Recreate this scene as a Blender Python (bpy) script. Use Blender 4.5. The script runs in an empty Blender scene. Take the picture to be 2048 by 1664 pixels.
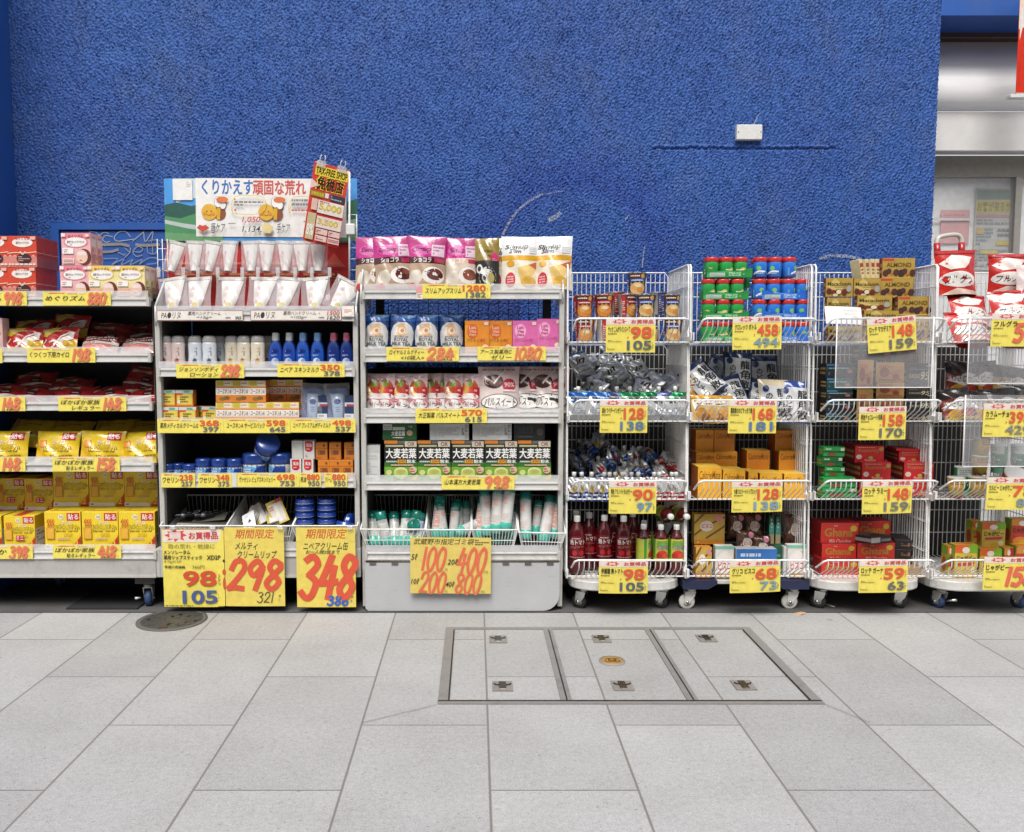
import bpy, math, random
import numpy as np
from mathutils import Vector, Matrix, Euler
from mathutils.geometry import tessellate_polygon
random.seed(11)
rnd = random.uniform
R = math.radians
sc = bpy.context.scene
COL = sc.collection

# ------------------------------------------------------------------ camera, sky, sun, exposure
F, CX, CY, H = 1700., 951., 832., 1.18
PT = math.atan(130. / F)
cam = bpy.data.objects.new("camera", bpy.data.cameras.new("camera"))
COL.objects.link(cam)
cam.location = (0, 0, H)
cam.rotation_euler = (math.pi / 2 - PT, 0, 0)
cam.data.sensor_fit = 'HORIZONTAL'
cam.data.sensor_width = 36
cam.data.lens = 36 * F / 2048
cam.data.shift_x = (1024 - CX) / 2048
cam.data.clip_start, cam.data.clip_end = .05, 400
sc.camera = cam

SUN_EL, SUN_AZ = 57, 190          # degrees; the sun stands behind the camera
wd = bpy.data.worlds.new("World")
sc.world = wd
wd.use_nodes = True
wn, wl = wd.node_tree.nodes, wd.node_tree.links
sky = wn.new('ShaderNodeTexSky')
sky.sky_type = 'NISHITA'
sky.sun_disc = False
sky.sun_elevation = R(SUN_EL)
sky.sun_rotation = R(SUN_AZ)
sky.air_density, sky.dust_density, sky.ozone_density = 1.0, 3.0, .6
hs = wn.new('ShaderNodeHueSaturation')
hs.inputs['Saturation'].default_value = .22
wl.new(sky.outputs[0], hs.inputs['Color'])
wl.new(hs.outputs[0], wn['Background'].inputs[0])
wn['Background'].inputs[1].default_value = .12
sl = bpy.data.lights.new("sun", 'SUN')
sl.energy = 2.5
sl.angle = R(30)
sl.color = (1, .965, .92)
so = bpy.data.objects.new("sun", sl)
COL.objects.link(so)
# light travels from the sun direction (azimuth measured from +Y towards +X)
so.rotation_euler = Vector((-math.sin(R(SUN_AZ)) * math.cos(R(SUN_EL)), -math.cos(R(SUN_AZ)) * math.cos(R(SUN_EL)), -math.sin(R(SUN_EL)))).to_track_quat('-Z', 'Y').to_euler()
sc.view_settings.view_transform = 'Standard'
sc.view_settings.look = 'None'
sc.view_settings.exposure = .50
sc.view_settings.gamma = 1
sc.cycles.max_bounces = 10
sc.cycles.transparent_max_bounces = 24
sc.cycles.caustics_reflective = sc.cycles.caustics_refractive = False

# ------------------------------------------------------------------ measuring: a point of the place from where it shows at a known distance
def W(u, v, y):
    a, b = (u - CX) / F, (v - CY) / F
    t = y / (math.cos(PT) - b * math.sin(PT))
    return (a * t, y, H + (-math.sin(PT) - b * math.cos(PT)) * t)
def X(u, v, y): return W(u, v, y)[0]
def Z(v, y): return W(CX, v, y)[2]
def G(u, v):
    y = H / math.tan(PT + math.atan((v - CY) / F))
    return W(u, v, y)
def PX(y): return y * 1.006 / F        # metres per photo pixel at distance y

YG, YW = 3.78, 4.38                  # front of the shelves, face of the wall
YR, YP, YB = 3.68, 3.80, 4.20        # basket rims, basket posts, basket backs

# ------------------------------------------------------------------ materials
def lin(h):
    h = h if len(h) == 6 else ''.join(c * 2 for c in h)
    f = lambda c: c / 12.92 if c <= .04045 else ((c + .055) / 1.055) ** 2.4
    return [f(int(h[i:i + 2], 16) / 255) for i in (0, 2, 4)]
_m = {}
class N:                              # a small node-tree helper
    def __init__(s, name):
        s.m = bpy.data.materials.new(name)
        s.m.use_nodes = True
        s.t = s.m.node_tree
        s.b = s.t.nodes['Principled BSDF']
        s.o = s.t.nodes['Material Output']
    def n(s, k, **kw):
        x = s.t.nodes.new('ShaderNode' + k)
        for a, b in kw.items():
            if a.startswith('_'): x.inputs[int(a[1:])].default_value = b
            else: setattr(x, a, b)
        return x
    def l(s, a, b): s.t.links.new(a, b)
    def ma(s, op, a, b=None, clamp=False):
        x = s.n('Math', operation=op, use_clamp=clamp)
        for i, q in enumerate((a, b)):
            if q is None: continue
            if hasattr(q, 'links'): s.l(q, x.inputs[i])
            else: x.inputs[i].default_value = q
        return x.outputs[0]
    def mix(s, f, a, b, bt='MIX'):
        x = s.n('Mix', data_type='RGBA', blend_type=bt)
        for i, q in ((0, f), (6, a), (7, b)):
            if hasattr(q, 'links'): s.l(q, x.inputs[i])
            else: x.inputs[i].default_value = q if i == 0 else (*q[:3], 1)
        return x.outputs[2]
    def obj(s): return s.n('TexCoord').outputs['Object']
    def noise(s, vec, scale, detail=4, rough=.6, mp=None):
        if mp:
            q = s.n('Mapping')
            q.inputs['Scale'].default_value = mp
            s.l(vec, q.inputs[0]); vec = q.outputs[0]
        x = s.n('TexNoise', _2=scale, _3=detail, _4=rough)
        s.l(vec, x.inputs[0])
        return x.outputs[0]
    def ramp(s, v, p0, p1, c0=(0, 0, 0), c1=(1, 1, 1)):
        x = s.n('ValToRGB')
        e = x.color_ramp.elements
        e[0].position, e[1].position = p0, p1
        e[0].color, e[1].color = (*c0, 1), (*c1, 1)
        s.l(v, x.inputs[0])
        return x.outputs[0]
    def bump(s, h, st, dist):
        x = s.n('Bump', _0=st, _1=dist)
        s.l(h, x.inputs['Height'])
        s.l(x.outputs[0], s.b.inputs['Normal'])
    def set(s, **kw):
        nm = dict(c='Base Color', r='Roughness', m='Metallic', co='Coat Weight', a='Alpha', sp='Specular IOR Level')
        for k, v in kw.items():
            i = s.b.inputs[nm[k]]
            if hasattr(v, 'links'): s.l(v, i)
            else: i.default_value = (*v, 1) if k == 'c' else v
ALB = .86
def mt(key):
    """hex[:finish] -> material.  finishes: p paper, g glossy, f film, m metal, w wax carton (default)"""
    if key in _m: return _m[key]
    h, _, fin = key.partition(':')
    n = N('print_' + key.replace(':', '_'))
    c = [x * ALB for x in lin(h)]
    r, m, co = {'': (.48, 0, 0), 'p': (.75, 0, 0), 'g': (.22, 0, .3), 'f': (.22, 0, .5), 'm': (.28, .9, 0), 's': (.3, .55, .2)}[fin]
    v = n.obj()
    z = n.noise(v, 35, 3)
    n.set(c=n.mix(1, c, n.ramp(z, .2, .8, (.86,) * 3, (1.1,) * 3), 'MULTIPLY'), r=n.ma('ADD', n.ma('MULTIPLY', z, .16), r - .08), m=m, co=co)
    if fin == 'f' or fin == 's': n.bump(n.noise(v, 24, 4, .6), .6, .006)
    n.b.inputs['Coat Roughness'].default_value = .12
    _m[key] = n.m
    return n.m
def reg(name, fn):
    n = N(name)
    fn(n)
    _m[name] = n.m
def _painted(c, r, dirt=.25, dc=(.3, .25, .2), sc_=9):
    def f(n):
        v = n.obj()
        d = n.ramp(n.noise(v, sc_, 6, .7), .5, .78)
        fine = n.ramp(n.noise(v, 120, 2), .3, .7, (.94,) * 3, (1.04,) * 3)
        n.set(c=n.mix(1, n.mix(n.ma('MULTIPLY', d, dirt), c, [a * b for a, b in zip(c, dc)]), fine, 'MULTIPLY'), r=r)
        n.bump(n.noise(v, 300, 2), .08, .0006)
    return f
reg('shelfgrey', _painted((.39, .375, .355), .42, .55, (.45, .42, .38)))
reg('railgrey', _painted((.58, .57, .55), .35, .55, (.45, .41, .36), 11))
reg('postgrey', _painted((.44, .43, .40), .45, .4))
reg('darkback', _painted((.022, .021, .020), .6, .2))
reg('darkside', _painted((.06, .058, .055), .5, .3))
reg('whitewire', _painted((.76, .76, .75), .32, .75, (.45, .41, .36), 16))
reg('whiteboard', _painted((.66, .65, .62), .4, .6, (.45, .4, .34), 12))
reg('navyboard', _painted((.018, .024, .07), .45, .3))
reg('rubber', _painted((.018, .018, .018), .6, .4, (2, 2, 2), 20))
reg('bluerubber', _painted((.03, .06, .16), .5, .5, (.6, .6, .5), 20))
reg('nylon', _painted((.62, .60, .55), .4, .5, (.5, .45, .4), 25))
reg('plate', _painted((.62, .62, .60), .45, .5, (.55, .5, .45), 20))
reg('chrome', lambda n: (n.set(c=(.55, .55, .54), m=1, r=.26)))
reg('iron', _painted((.05, .049, .047), .55, .6, (1.6, 1.1, .7), 16))
reg('framemetal', _painted((.21, .205, .198), .5, .7, (.5, .49, .48), 12))
reg('brass', _painted((.36, .20, .06), .45, .6, (.4, .4, .4), 60))
reg('mat', _painted((.02, .02, .022), .8, .3))
def _panelpaint(n):
    v = n.obj()
    big = n.ramp(n.noise(v, 5, 5, .6), .35, .75, (.93,) * 3, (1.05,) * 3)
    scr = n.ramp(n.noise(v, 11, 6, .8, (1.0, 1, 14)), .60, .66)
    rust = n.ramp(n.noise(v, 6, 6, .75, (.6, 1, 2)), .60, .70)
    c = n.mix(1, (.42, .425, .43), big, 'MULTIPLY')
    c = n.mix(n.ma('MULTIPLY', scr, .55), c, (.2, .19, .18))
    c = n.mix(n.ma('MULTIPLY', rust, .35), c, (.28, .18, .10))
    n.set(c=c, r=.42)
reg('panelpaint', _panelpaint)
def _clear(tint, op, rough=.08):
    def f(n):
        tr = n.n('BsdfTransparent'); tr.inputs[0].default_value = (*tint, 1)
        n.set(c=(.75, .75, .76), r=rough, sp=.6)
        mx = n.n('MixShader')
        lw = n.n('LayerWeight', _0=.25)
        w = n.ramp(n.noise(n.obj(), 9, 5, .7), .35, .8)
        fac = n.ma('ADD', n.ma('MULTIPLY', lw.outputs[1], .3), n.ma('ADD', op, n.ma('MULTIPLY', w, op * .8)), True)
        n.l(fac, mx.inputs[0]); n.l(tr.outputs[0], mx.inputs[1]); n.l(n.b.outputs[0], mx.inputs[2])
        n.l(mx.outputs[0], n.o.inputs[0])
    return f
reg('clearlip', _clear((.97, .97, .97), .30))
reg('clearsheet', _clear((.96, .96, .97), .08))
reg('clearbag', _clear((.97, .97, .98), .14, .12))
reg('filmsheet', _clear((.95, .96, 1), .24, .16))
reg('glasspane', _clear((1, 1, 1), .05, .05))
reg('redjuice', lambda n: n.set(c=(.075, .004, .006), r=.14, co=.4))

# ------------------------------------------------------------------ mesh builder
class MB:
    def __init__(s): s.v, s.f, s.mi, s.sm, s.mats = [], [], [], [], {}
    def m(s, k): return s.mats.setdefault(k, len(s.mats))
    def add(s, vs, fs, k, smooth=False):
        o = len(s.v)
        s.v += [tuple(p) for p in vs]
        i = s.m(k)
        for f in fs:
            s.f.append([a + o for a in f]); s.mi.append(i); s.sm.append(smooth)
        return s
    def box(s, x0, x1, y0, y1, z0, z1, k, b=0, xf=None):
        if b:
            ring = lambda z, q: [(x0 + q, y0 + q, z), (x1 - q, y0 + q, z), (x1 - q, y1 - q, z), (x0 + q, y1 - q, z)]
            # bevelled top, bottom and uprights
            def oct_(z, q):
                return [(x0 + b + q, y0 + q, z), (x1 - b - q, y0 + q, z), (x1 - q, y0 + b + q, z), (x1 - q, y1 - b - q, z), (x1 - b - q, y1 - q, z), (x0 + b + q, y1 - q, z), (x0 + q, y1 - b - q, z), (x0 + q, y0 + b + q, z)]
            vs = oct_(z0, b * .7) + oct_(z0 + b, 0) + oct_(z1 - b, 0) + oct_(z1, b * .7)
            fs = [list(range(7, -1, -1)), list(range(24, 32))]
            for r in range(3):
                for i in range(8):
                    j = (i + 1) % 8
                    fs.append([r * 8 + i, r * 8 + j, r * 8 + 8 + j, r * 8 + 8 + i])
        else:
            vs = [(x0, y0, z0), (x1, y0, z0), (x1, y1, z0), (x0, y1, z0), (x0, y0, z1), (x1, y0, z1), (x1, y1, z1), (x0, y1, z1)]
            fs = [[3, 2, 1, 0], [4, 5, 6, 7], [0, 1, 5, 4], [1, 2, 6, 5], [2, 3, 7, 6], [3, 0, 4, 7]]
        if xf: vs = [xf @ Vector(p) for p in vs]
        return s.add(vs, fs, k)
    def tube(s, pts, r, k, n=6, cap=True, closed=False):
        pts = [Vector(p) for p in pts]
        vs, L = [], len(pts)
        up = None
        for i, p in enumerate(pts):
            a, b = pts[i - 1 if (i or closed) else 0], pts[(i + 1) % L if (closed or i < L - 1) else i]
            t = (b - a).normalized()
            if up is None: up = Vector((0, 0, 1)) if abs(t.z) < .9 else Vector((1, 0, 0))
            sd = t.cross(up)
            if sd.length < 1e-4: sd = t.cross(Vector((.3, 1, .2)))
            sd.normalize(); up = sd.cross(t)
            rr = r[i] if isinstance(r, (list, tuple)) else r
            vs += [p + (sd * math.cos(q) + up * math.sin(q)) * rr for q in (2 * math.pi * j / n for j in range(n))]
        fs = []
        for i in range(L if closed else L - 1):
            for j in range(n):
                a, b = i * n, ((i + 1) % L) * n
                fs.append([a + j, a + (j + 1) % n, b + (j + 1) % n, b + j])
        if cap and not closed: fs += [list(range(n - 1, -1, -1)), list(range((L - 1) * n, L * n))]
        return s.add(vs, fs, k, True)
    def lathe(s, prof, k, n=20, ey=1, xf=None, cap=True):
        vs, fs = [], []
        for r, z in prof:
            vs += [(r * math.sin(q), -r * math.cos(q) * ey, z) for q in (2 * math.pi * j / n for j in range(n))]
        for i in range(len(prof) - 1):
            for j in range(n):
                fs.append([i * n + j, i * n + (j + 1) % n, (i + 1) * n + (j + 1) % n, (i + 1) * n + j])
        if cap: fs += [list(range(n - 1, -1, -1)), list(range((len(prof) - 1) * n, len(prof) * n))]
        if xf: vs = [xf @ Vector(p) for p in vs]
        return s.add(vs, fs, k, True)
    def mesh(s, name):
        me = bpy.data.meshes.new(name)
        me.from_pydata(s.v, [], s.f)
        for k in s.mats: me.materials.append(_m[k] if k in _m else mt(k))
        me.polygons.foreach_set('material_index', s.mi)
        me.polygons.foreach_set('use_smooth', s.sm)
        me.update()
        return me

# ------------------------------------------------------------------ objects
LABELS = {}
def link(name, me, parent=None, loc=(0, 0, 0), rot=(0, 0, 0)):
    o = bpy.data.objects.new(name, me.mesh(name) if isinstance(me, MB) else me)
    COL.objects.link(o)
    o.location, o.rotation_euler = loc, rot
    if parent: o.parent = parent
    return o
def thing(name, label, cat, parts, loc=(0, 0, 0), rot=(0, 0, 0), group=None, scale=1):
    """parts: a mesh (one-piece thing) or [(part name, mesh, [(sub-part, mesh)])]"""
    if isinstance(parts, list):
        o = link(name, None, None, loc, rot)
        o.empty_display_size = .05
        for p in parts:
            c = link(p[0], p[1], o)
            for q in (p[2] if len(p) > 2 else []): link(q[0], q[1], c)
    else:
        o = link(name, parts, None, loc, rot)
    o.scale = (scale,) * 3 if not isinstance(scale, tuple) else scale
    o['label'], o['category'] = label, cat
    if group: o['group'] = group
    LABELS.setdefault(label, []).append(group)
    return o
def setting(name, me, kind='structure', **kw):
    o = link(name, me, **kw)
    o['kind'] = kind
    return o
ORD = 'first second third fourth fifth sixth seventh eighth ninth tenth eleventh twelfth'.split()

# ------------------------------------------------------------------ printing: words and shapes laid on a surface S(s, t, lift)
_tx = {}
def textmesh(body, bold=0., shear=0.):
    key = (body, bold, shear)
    if key not in _tx:
        c = bpy.data.curves.new('t', 'FONT')
        c.body, c.resolution_u, c.offset, c.shear, c.fill_mode = body, (3 if body.isascii() else 2), bold, shear, 'FRONT'
        o = bpy.data.objects.new('t', c)
        me = bpy.data.meshes.new_from_object(o)
        vs = np.array([v.co[:2] for v in me.vertices]) if len(me.vertices) else np.zeros((1, 2))
        fs = [list(p.vertices) for p in me.polygons]
        lo, hi = vs.min(0), vs.max(0)
        if hi[1] - lo[1] < .5: lo[1], hi[1] = -.1, .75
        vs = (vs - lo) / np.maximum(hi - lo, 1e-6)
        bpy.data.objects.remove(o); bpy.data.curves.remove(c); bpy.data.meshes.remove(me)
        _tx[key] = (vs, fs)
    return _tx[key]
DIG = {'0': [[(.5, 1), (.2, .8), (.1, .4), (.3, .02), (.6, .0), (.85, .4), (.82, .85), (.5, 1)]], '1': [[(.55, 1), (.5, .5), (.45, 0)]],
       '2': [[(.12, .7), (.3, .97), (.7, .98), (.85, .72), (.5, .35), (.1, .03)], [(.1, .03), (.5, .05), (.92, .02)]],
       '3': [[(.15, .9), (.5, 1), (.82, .8), (.42, .55)], [(.42, .55), (.85, .38), (.72, .06), (.4, 0), (.08, .14)]],
       '4': [[(.5, 1), (.3, .66), (.08, .35)], [(.08, .35), (.5, .36), (.97, .39)], [(.72, .75), (.62, 0)]],
       '5': [[(.88, .97), (.28, .95)], [(.28, .95), (.18, .55), (.6, .62), (.88, .35), (.6, .02), (.1, .08)]],
       '6': [[(.72, 1), (.3, .65), (.12, .3), (.35, .0), (.75, .05), (.86, .35), (.55, .5), (.2, .33)]],
       '7': [[(.08, .78), (.12, .97)], [(.12, .97), (.92, .97)], [(.92, .97), (.55, .5), (.4, 0)]],
       '8': [[(.8, .88), (.42, 1), (.2, .78), (.5, .52), (.85, .25), (.5, 0), (.14, .22), (.5, .52), (.82, .75), (.8, .88)]],
       '9': [[(.85, .78), (.5, 1), (.14, .75), (.4, .48), (.85, .78), (.75, .4), (.6, 0)]], ',': [[(.5, .1), (.4, -.1)]]}
def crom(p, k=4):
    if len(p) < 3: return [Vector(q) for q in p]
    p = [Vector(q) for q in p]
    out = []
    for i in range(len(p) - 1):
        a, b, c, d = p[max(i - 1, 0)], p[i], p[i + 1], p[min(i + 2, len(p) - 1)]
        for j in range(k):
            t = j / k
            out.append(.5 * (2 * b + (c - a) * t + (2 * a - 5 * b + 4 * c - d) * t * t + (3 * b - a - 3 * c + d) * t ** 3))
    return out + [p[-1]]
def ribbon(mb, S, pts, w, o, col, sz):
    """pts in metres of the face; w width"""
    n = len(pts)
    vs = []
    for i, p in enumerate(pts):
        t = (pts[min(i + 1, n - 1)] - pts[max(i - 1, 0)])
        t = t.normalized() if t.length > 1e-9 else Vector((1, 0))
        nn = Vector((-t.y, t.x)) * w / 2
        e = -t * w * .3 if i == 0 else t * w * .3 if i == n - 1 else Vector((0, 0))
        for q in (p + nn + e, p - nn + e):
            vs.append(S(q.x / sz[0], q.y / sz[1], o + 3e-5 * i))
    mb.add(vs, [[2 * i + 1, 2 * i + 3, 2 * i + 2, 2 * i] for i in range(n - 1)], col)
def drape(mb, S, pts, faces, o, col, lim=.055):
    """lay flat shapes over a curved face, split small enough to follow it"""
    vs, fs = [], []
    stack = []
    for f_ in faces: stack += [(pts[f_[0]], pts[f_[i]], pts[f_[i + 1]]) for i in range(1, len(f_) - 1)]
    while stack:
        a, b, c = stack.pop()
        e = [max(abs(p[0] - q[0]), abs(p[1] - q[1])) for p, q in ((a, b), (b, c), (c, a))]
        k = e.index(max(e))
        if e[k] > lim:
            a, b, c = [(a, b, c), (b, c, a), (c, a, b)][k]
            m = ((a[0] + b[0]) / 2, (a[1] + b[1]) / 2)
            stack += [(a, m, c), (m, b, c)]
        else:
            n = len(vs)
            vs += [S(p[0], p[1], o) for p in (a, b, c)]
            fs.append([n, n + 1, n + 2])
    mb.add(vs, fs, col)
def art(mb, S, sz, src, fin='', nx=1, nz=1, o0=.0006):
    """src: 'r x0 y0 x1 y1 col; e cx cy rx ry col; t/b/i/n x0 y0 x1 y1 col words; h x0 y0 x1 y1 col digits; l col w x y ..; p col x y ..; g x0 y0 x1 y1 col rows' in percent of the face"""
    f = lambda c: c if (':' in c or c in _m) else c + fin
    for k, line in enumerate([q.strip() for q in src.split(';') if q.strip()]):
        o = o0 + .00035 * k
        a = line.split()
        op = a[0]
        if op in 'rtbinhg': x0, y0, x1, y1 = (float(q) / 100 for q in a[1:5])
        if op == 'r':
            P = [[S(x0 + (x1 - x0) * i / nx, y0 + (y1 - y0) * j / nz, o) for i in range(nx + 1)] for j in range(nz + 1)]
            mb.add([p for r_ in P for p in r_], [[j * (nx + 1) + i, j * (nx + 1) + i + 1, (j + 1) * (nx + 1) + i + 1, (j + 1) * (nx + 1) + i] for j in range(nz) for i in range(nx)], f(a[5]), nx > 1)
        elif op == 'e':
            cx, cy, rx, ry = (float(q) / 100 for q in a[1:5])
            n = 18
            vs = [S(cx, cy, o)] + [S(cx + rx * q * math.cos(2 * math.pi * i / n), cy + ry * q * math.sin(2 * math.pi * i / n), o) for q in (.55, 1) for i in range(n)]
            fs = [[0, 1 + i, 1 + (i + 1) % n] for i in range(n)] + [[1 + i, 1 + n + i, 1 + n + (i + 1) % n, 1 + (i + 1) % n] for i in range(n)]
            mb.add(vs, fs, f(a[5]), nx > 1)
        elif op in 'tbin':
            body = ' '.join(a[6:])
            bold, sh = {'t': (0, 0), 'b': (.022, 0), 'i': (.018, .28), 'n': (.008, .22)}[op]
            cjk = not body.isascii()
            if cjk: bold = min(bold, .006)
            vs, fs = textmesh(body, bold, sh)
            # heavy lettering: a second impression shifted by part of a stroke
            shifts = [(0, 0), (.042, .0), (.02, .03)] if cjk and op == 'b' else [(0, 0), (.02, 0)] if op in 'bi' else [(0, 0)]
            ex = (x1 - x0) / max(1, len(body))
            for q, (dx, dy) in enumerate(shifts):
                pp = [(x0 + (x1 - x0) * p[0] + dx * ex, y0 + (y1 - y0) * (p[1] + dy)) for p in vs]
                if nx > 1: drape(mb, S, pp, fs, o + 6e-5 * q, f(a[5]))
                else: mb.add([S(*p, o + 6e-5 * q) for p in pp], fs, f(a[5]))
        elif op == 'h':
            body, w = a[6], float(a[7]) / 100 if len(a) > 7 else .17
            sl_ = .16
            bw, bh = (x1 - x0) * sz[0], (y1 - y0) * sz[1]
            ws = [.55 if c in '1,' else 1. for c in body]
            cw = bw / (sum(ws) + sl_ * bh / bw)
            x = 0
            for d, c in enumerate(body):
                for st in DIG.get(c, []):
                    pts = [Vector((x0 * sz[0] + (x + (.02 + p[0] * .96) * ws[d]) * cw + p[1] * bh * sl_, y0 * sz[1] + p[1] * bh)) for p in st]
                    ribbon(mb, S, crom(pts), w * bh, o + d * 2e-4, f(a[5]), sz)
                x += ws[d]
        elif op == 'l':
            w = float(a[2]) / 100 * sz[1]
            q = [float(z) / 100 for z in a[3:]]
            ribbon(mb, S, crom([Vector((q[i] * sz[0], q[i + 1] * sz[1])) for i in range(0, len(q), 2)]), w, o, f(a[1]), sz)
        elif op == 'p':
            q = [float(z) / 100 for z in a[2:]]
            pp = [(q[i], q[i + 1]) for i in range(0, len(q), 2)]
            if nx > 1: drape(mb, S, pp, tessellate_polygon([[Vector((*p, 0)) for p in pp]]), o, f(a[1]))
            else: mb.add([S(*p, o) for p in pp], [list(range(len(pp)))], f(a[1]))
        elif op == 'g':               # rows of tiny printing too small to read
            rows = int(a[6])
            rg = random.Random(line)
            for j in range(rows):
                yb = y0 + (y1 - y0) * (j + .2) / rows
                x = x0
                while x < x1:
                    wd_ = rg.uniform(.03, .12) * (x1 - x0) * 1.5
                    e = min(x + wd_, x1)
                    mb.add([S(x, yb, o), S(e, yb, o), S(e, yb + (y1 - y0) * .55 / rows, o), S(x, yb + (y1 - y0) * .55 / rows, o)], [[0, 1, 2, 3]], f(a[5]))
                    x = e + (x1 - x0) * .03
                    if rg.random() < .12: break
# ------------------------------------------------------------------ surfaces of goods
def carton(w, h, d, base, front='', side='', top='', b=.0012, fin='', back=''):
    """origin at the middle of the front lower edge; front faces -y"""
    mb = MB()
    mb.box(-w / 2, w / 2, 0, d, 0, h, base, b)
    if front: art(mb, lambda s, t, o: ((s - .5) * w, -o, t * h), (w, h), front, fin)
    if side:
        art(mb, lambda s, t, o: (w / 2 + o, s * d, t * h), (d, h), side, fin)
        art(mb, lambda s, t, o: (-w / 2 - o, d - s * d, t * h), (d, h), side, fin)
    if top: art(mb, lambda s, t, o: ((s - .5) * w, t * d, h + o), (w, d), top, fin)
    return mb.mesh('carton')
def pouch(w, h, d, base, front='', fin=':f', pillow=False, wr=.0022, seed=0, back=None, taper=.0, nx=18, nz=20):
    """soft pack. stand-up (flat sealed top, round foot) or pillow (sealed ends)."""
    rg = random.Random(seed)
    wv = [(rg.uniform(3, 9), rg.uniform(3, 9), rg.uniform(0, 6.3), rg.uniform(.4, 1)) for _ in range(5)]
    def bulge(s, t):
        a = abs(2 * s - 1)
        if pillow: return (1 - a ** 3.5) * (1 - abs(2 * t - 1) ** 4) ** .8
        return (1 - a ** 2.6) * max(0, 1 - t ** 2.2) ** .75
    def S(s, t, o, sg=-1):
        q = bulge(min(max(s, 0), 1), min(max(t, 0), 1))
        wob = sum(m * math.sin(a * s * 2 + b * t * 2 + c) for a, b, c, m in wv) * wr * min(1, q * 2.5)
        x = (s - .5) * w * (1 - .05 * math.sin(math.pi * t) - taper * t)
        zz = t * h + (0 if pillow else .02 * h * q * (1 - t))
        flop = .012 * h * math.sin(3 * s + seed) * t * t * (0 if pillow else 1)
        return (x, sg * (q * d / 2 + wob) - (o if sg < 0 else -o) + flop, zz)
    mb = MB()
    for sg in (-1, 1):
        vs = [S(i / nx, j / nz, 0, sg) for j in range(nz + 1) for i in range(nx + 1)]
        fs = [[j * (nx + 1) + i, j * (nx + 1) + i + 1, (j + 1) * (nx + 1) + i + 1, (j + 1) * (nx + 1) + i][::-sg] for j in range(nz) for i in range(nx)]
        mb.add(vs, fs, (base if sg < 0 else back or base) + (fin if ':' not in base else ''), True)
    if front: art(mb, lambda s, t, o: S(s, t, o), (w, h), front, fin, 18, 18, .0014)
    return mb.mesh('pouch')
def roundS(prof, h, span=150, ey=1):
    zs = [p[1] for p in prof]; rs = [p[0] for p in prof]
    def S(s, t, o):
        z = t * h
        r_ = float(np.interp(z, zs, rs)) + o
        q = R(span) * (s - .5)
        return (r_ * math.sin(q), -r_ * math.cos(q) * ey, z)
    return S
def vessel(prof, base, front='', fin=':g', n=18, ey=1, span=150):
    mb = MB()
    mb.lathe(prof, base if ':' in base or base in _m else base + fin, n, ey)
    h = prof[-1][1]
    rm = max(p[0] for p in prof)
    if front: art(mb, roundS(prof, h, span, ey), (rm * R(span), h), front, fin, 6, 3, .0008)
    return mb.mesh('vessel')
def flat(w, h, base, front='', fin=':p', t=.0012, bend=.0):
    """a card standing on its lower edge, face to -y; origin at its centre"""
    mb = MB()
    def S(s, q, o): return ((s - .5) * w, -o + bend * ((2 * s - 1) ** 2) * .5 + bend * (1 - q) * .6, (q - .5) * h)
    n = 6 if bend else 1
    k = base if ':' in base or base in _m else base + fin
    vs = [S(i / n, j, 0) for j in (0, 1) for i in range(n + 1)] + [S(i / n, j, -t) for j in (0, 1) for i in range(n + 1)]
    m_ = n + 1
    fs = [[i, i + 1, m_ + i + 1, m_ + i] for i in range(n)] + [[2 * m_ + i, 3 * m_ + i, 3 * m_ + i + 1, 2 * m_ + i + 1] for i in range(n)]
    fs += [[i, 2 * m_ + i, 2 * m_ + i + 1, i + 1] for i in range(n)] + [[m_ + i, m_ + i + 1, 3 * m_ + i + 1, 3 * m_ + i] for i in range(n)]
    fs += [[0, m_, 3 * m_, 2 * m_], [n, 2 * m_ + n, 3 * m_ + n, m_ + n]]
    mb.add(vs, fs, k)
    if front: art(mb, S, (w, h), front, fin, n)
    return mb

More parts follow.
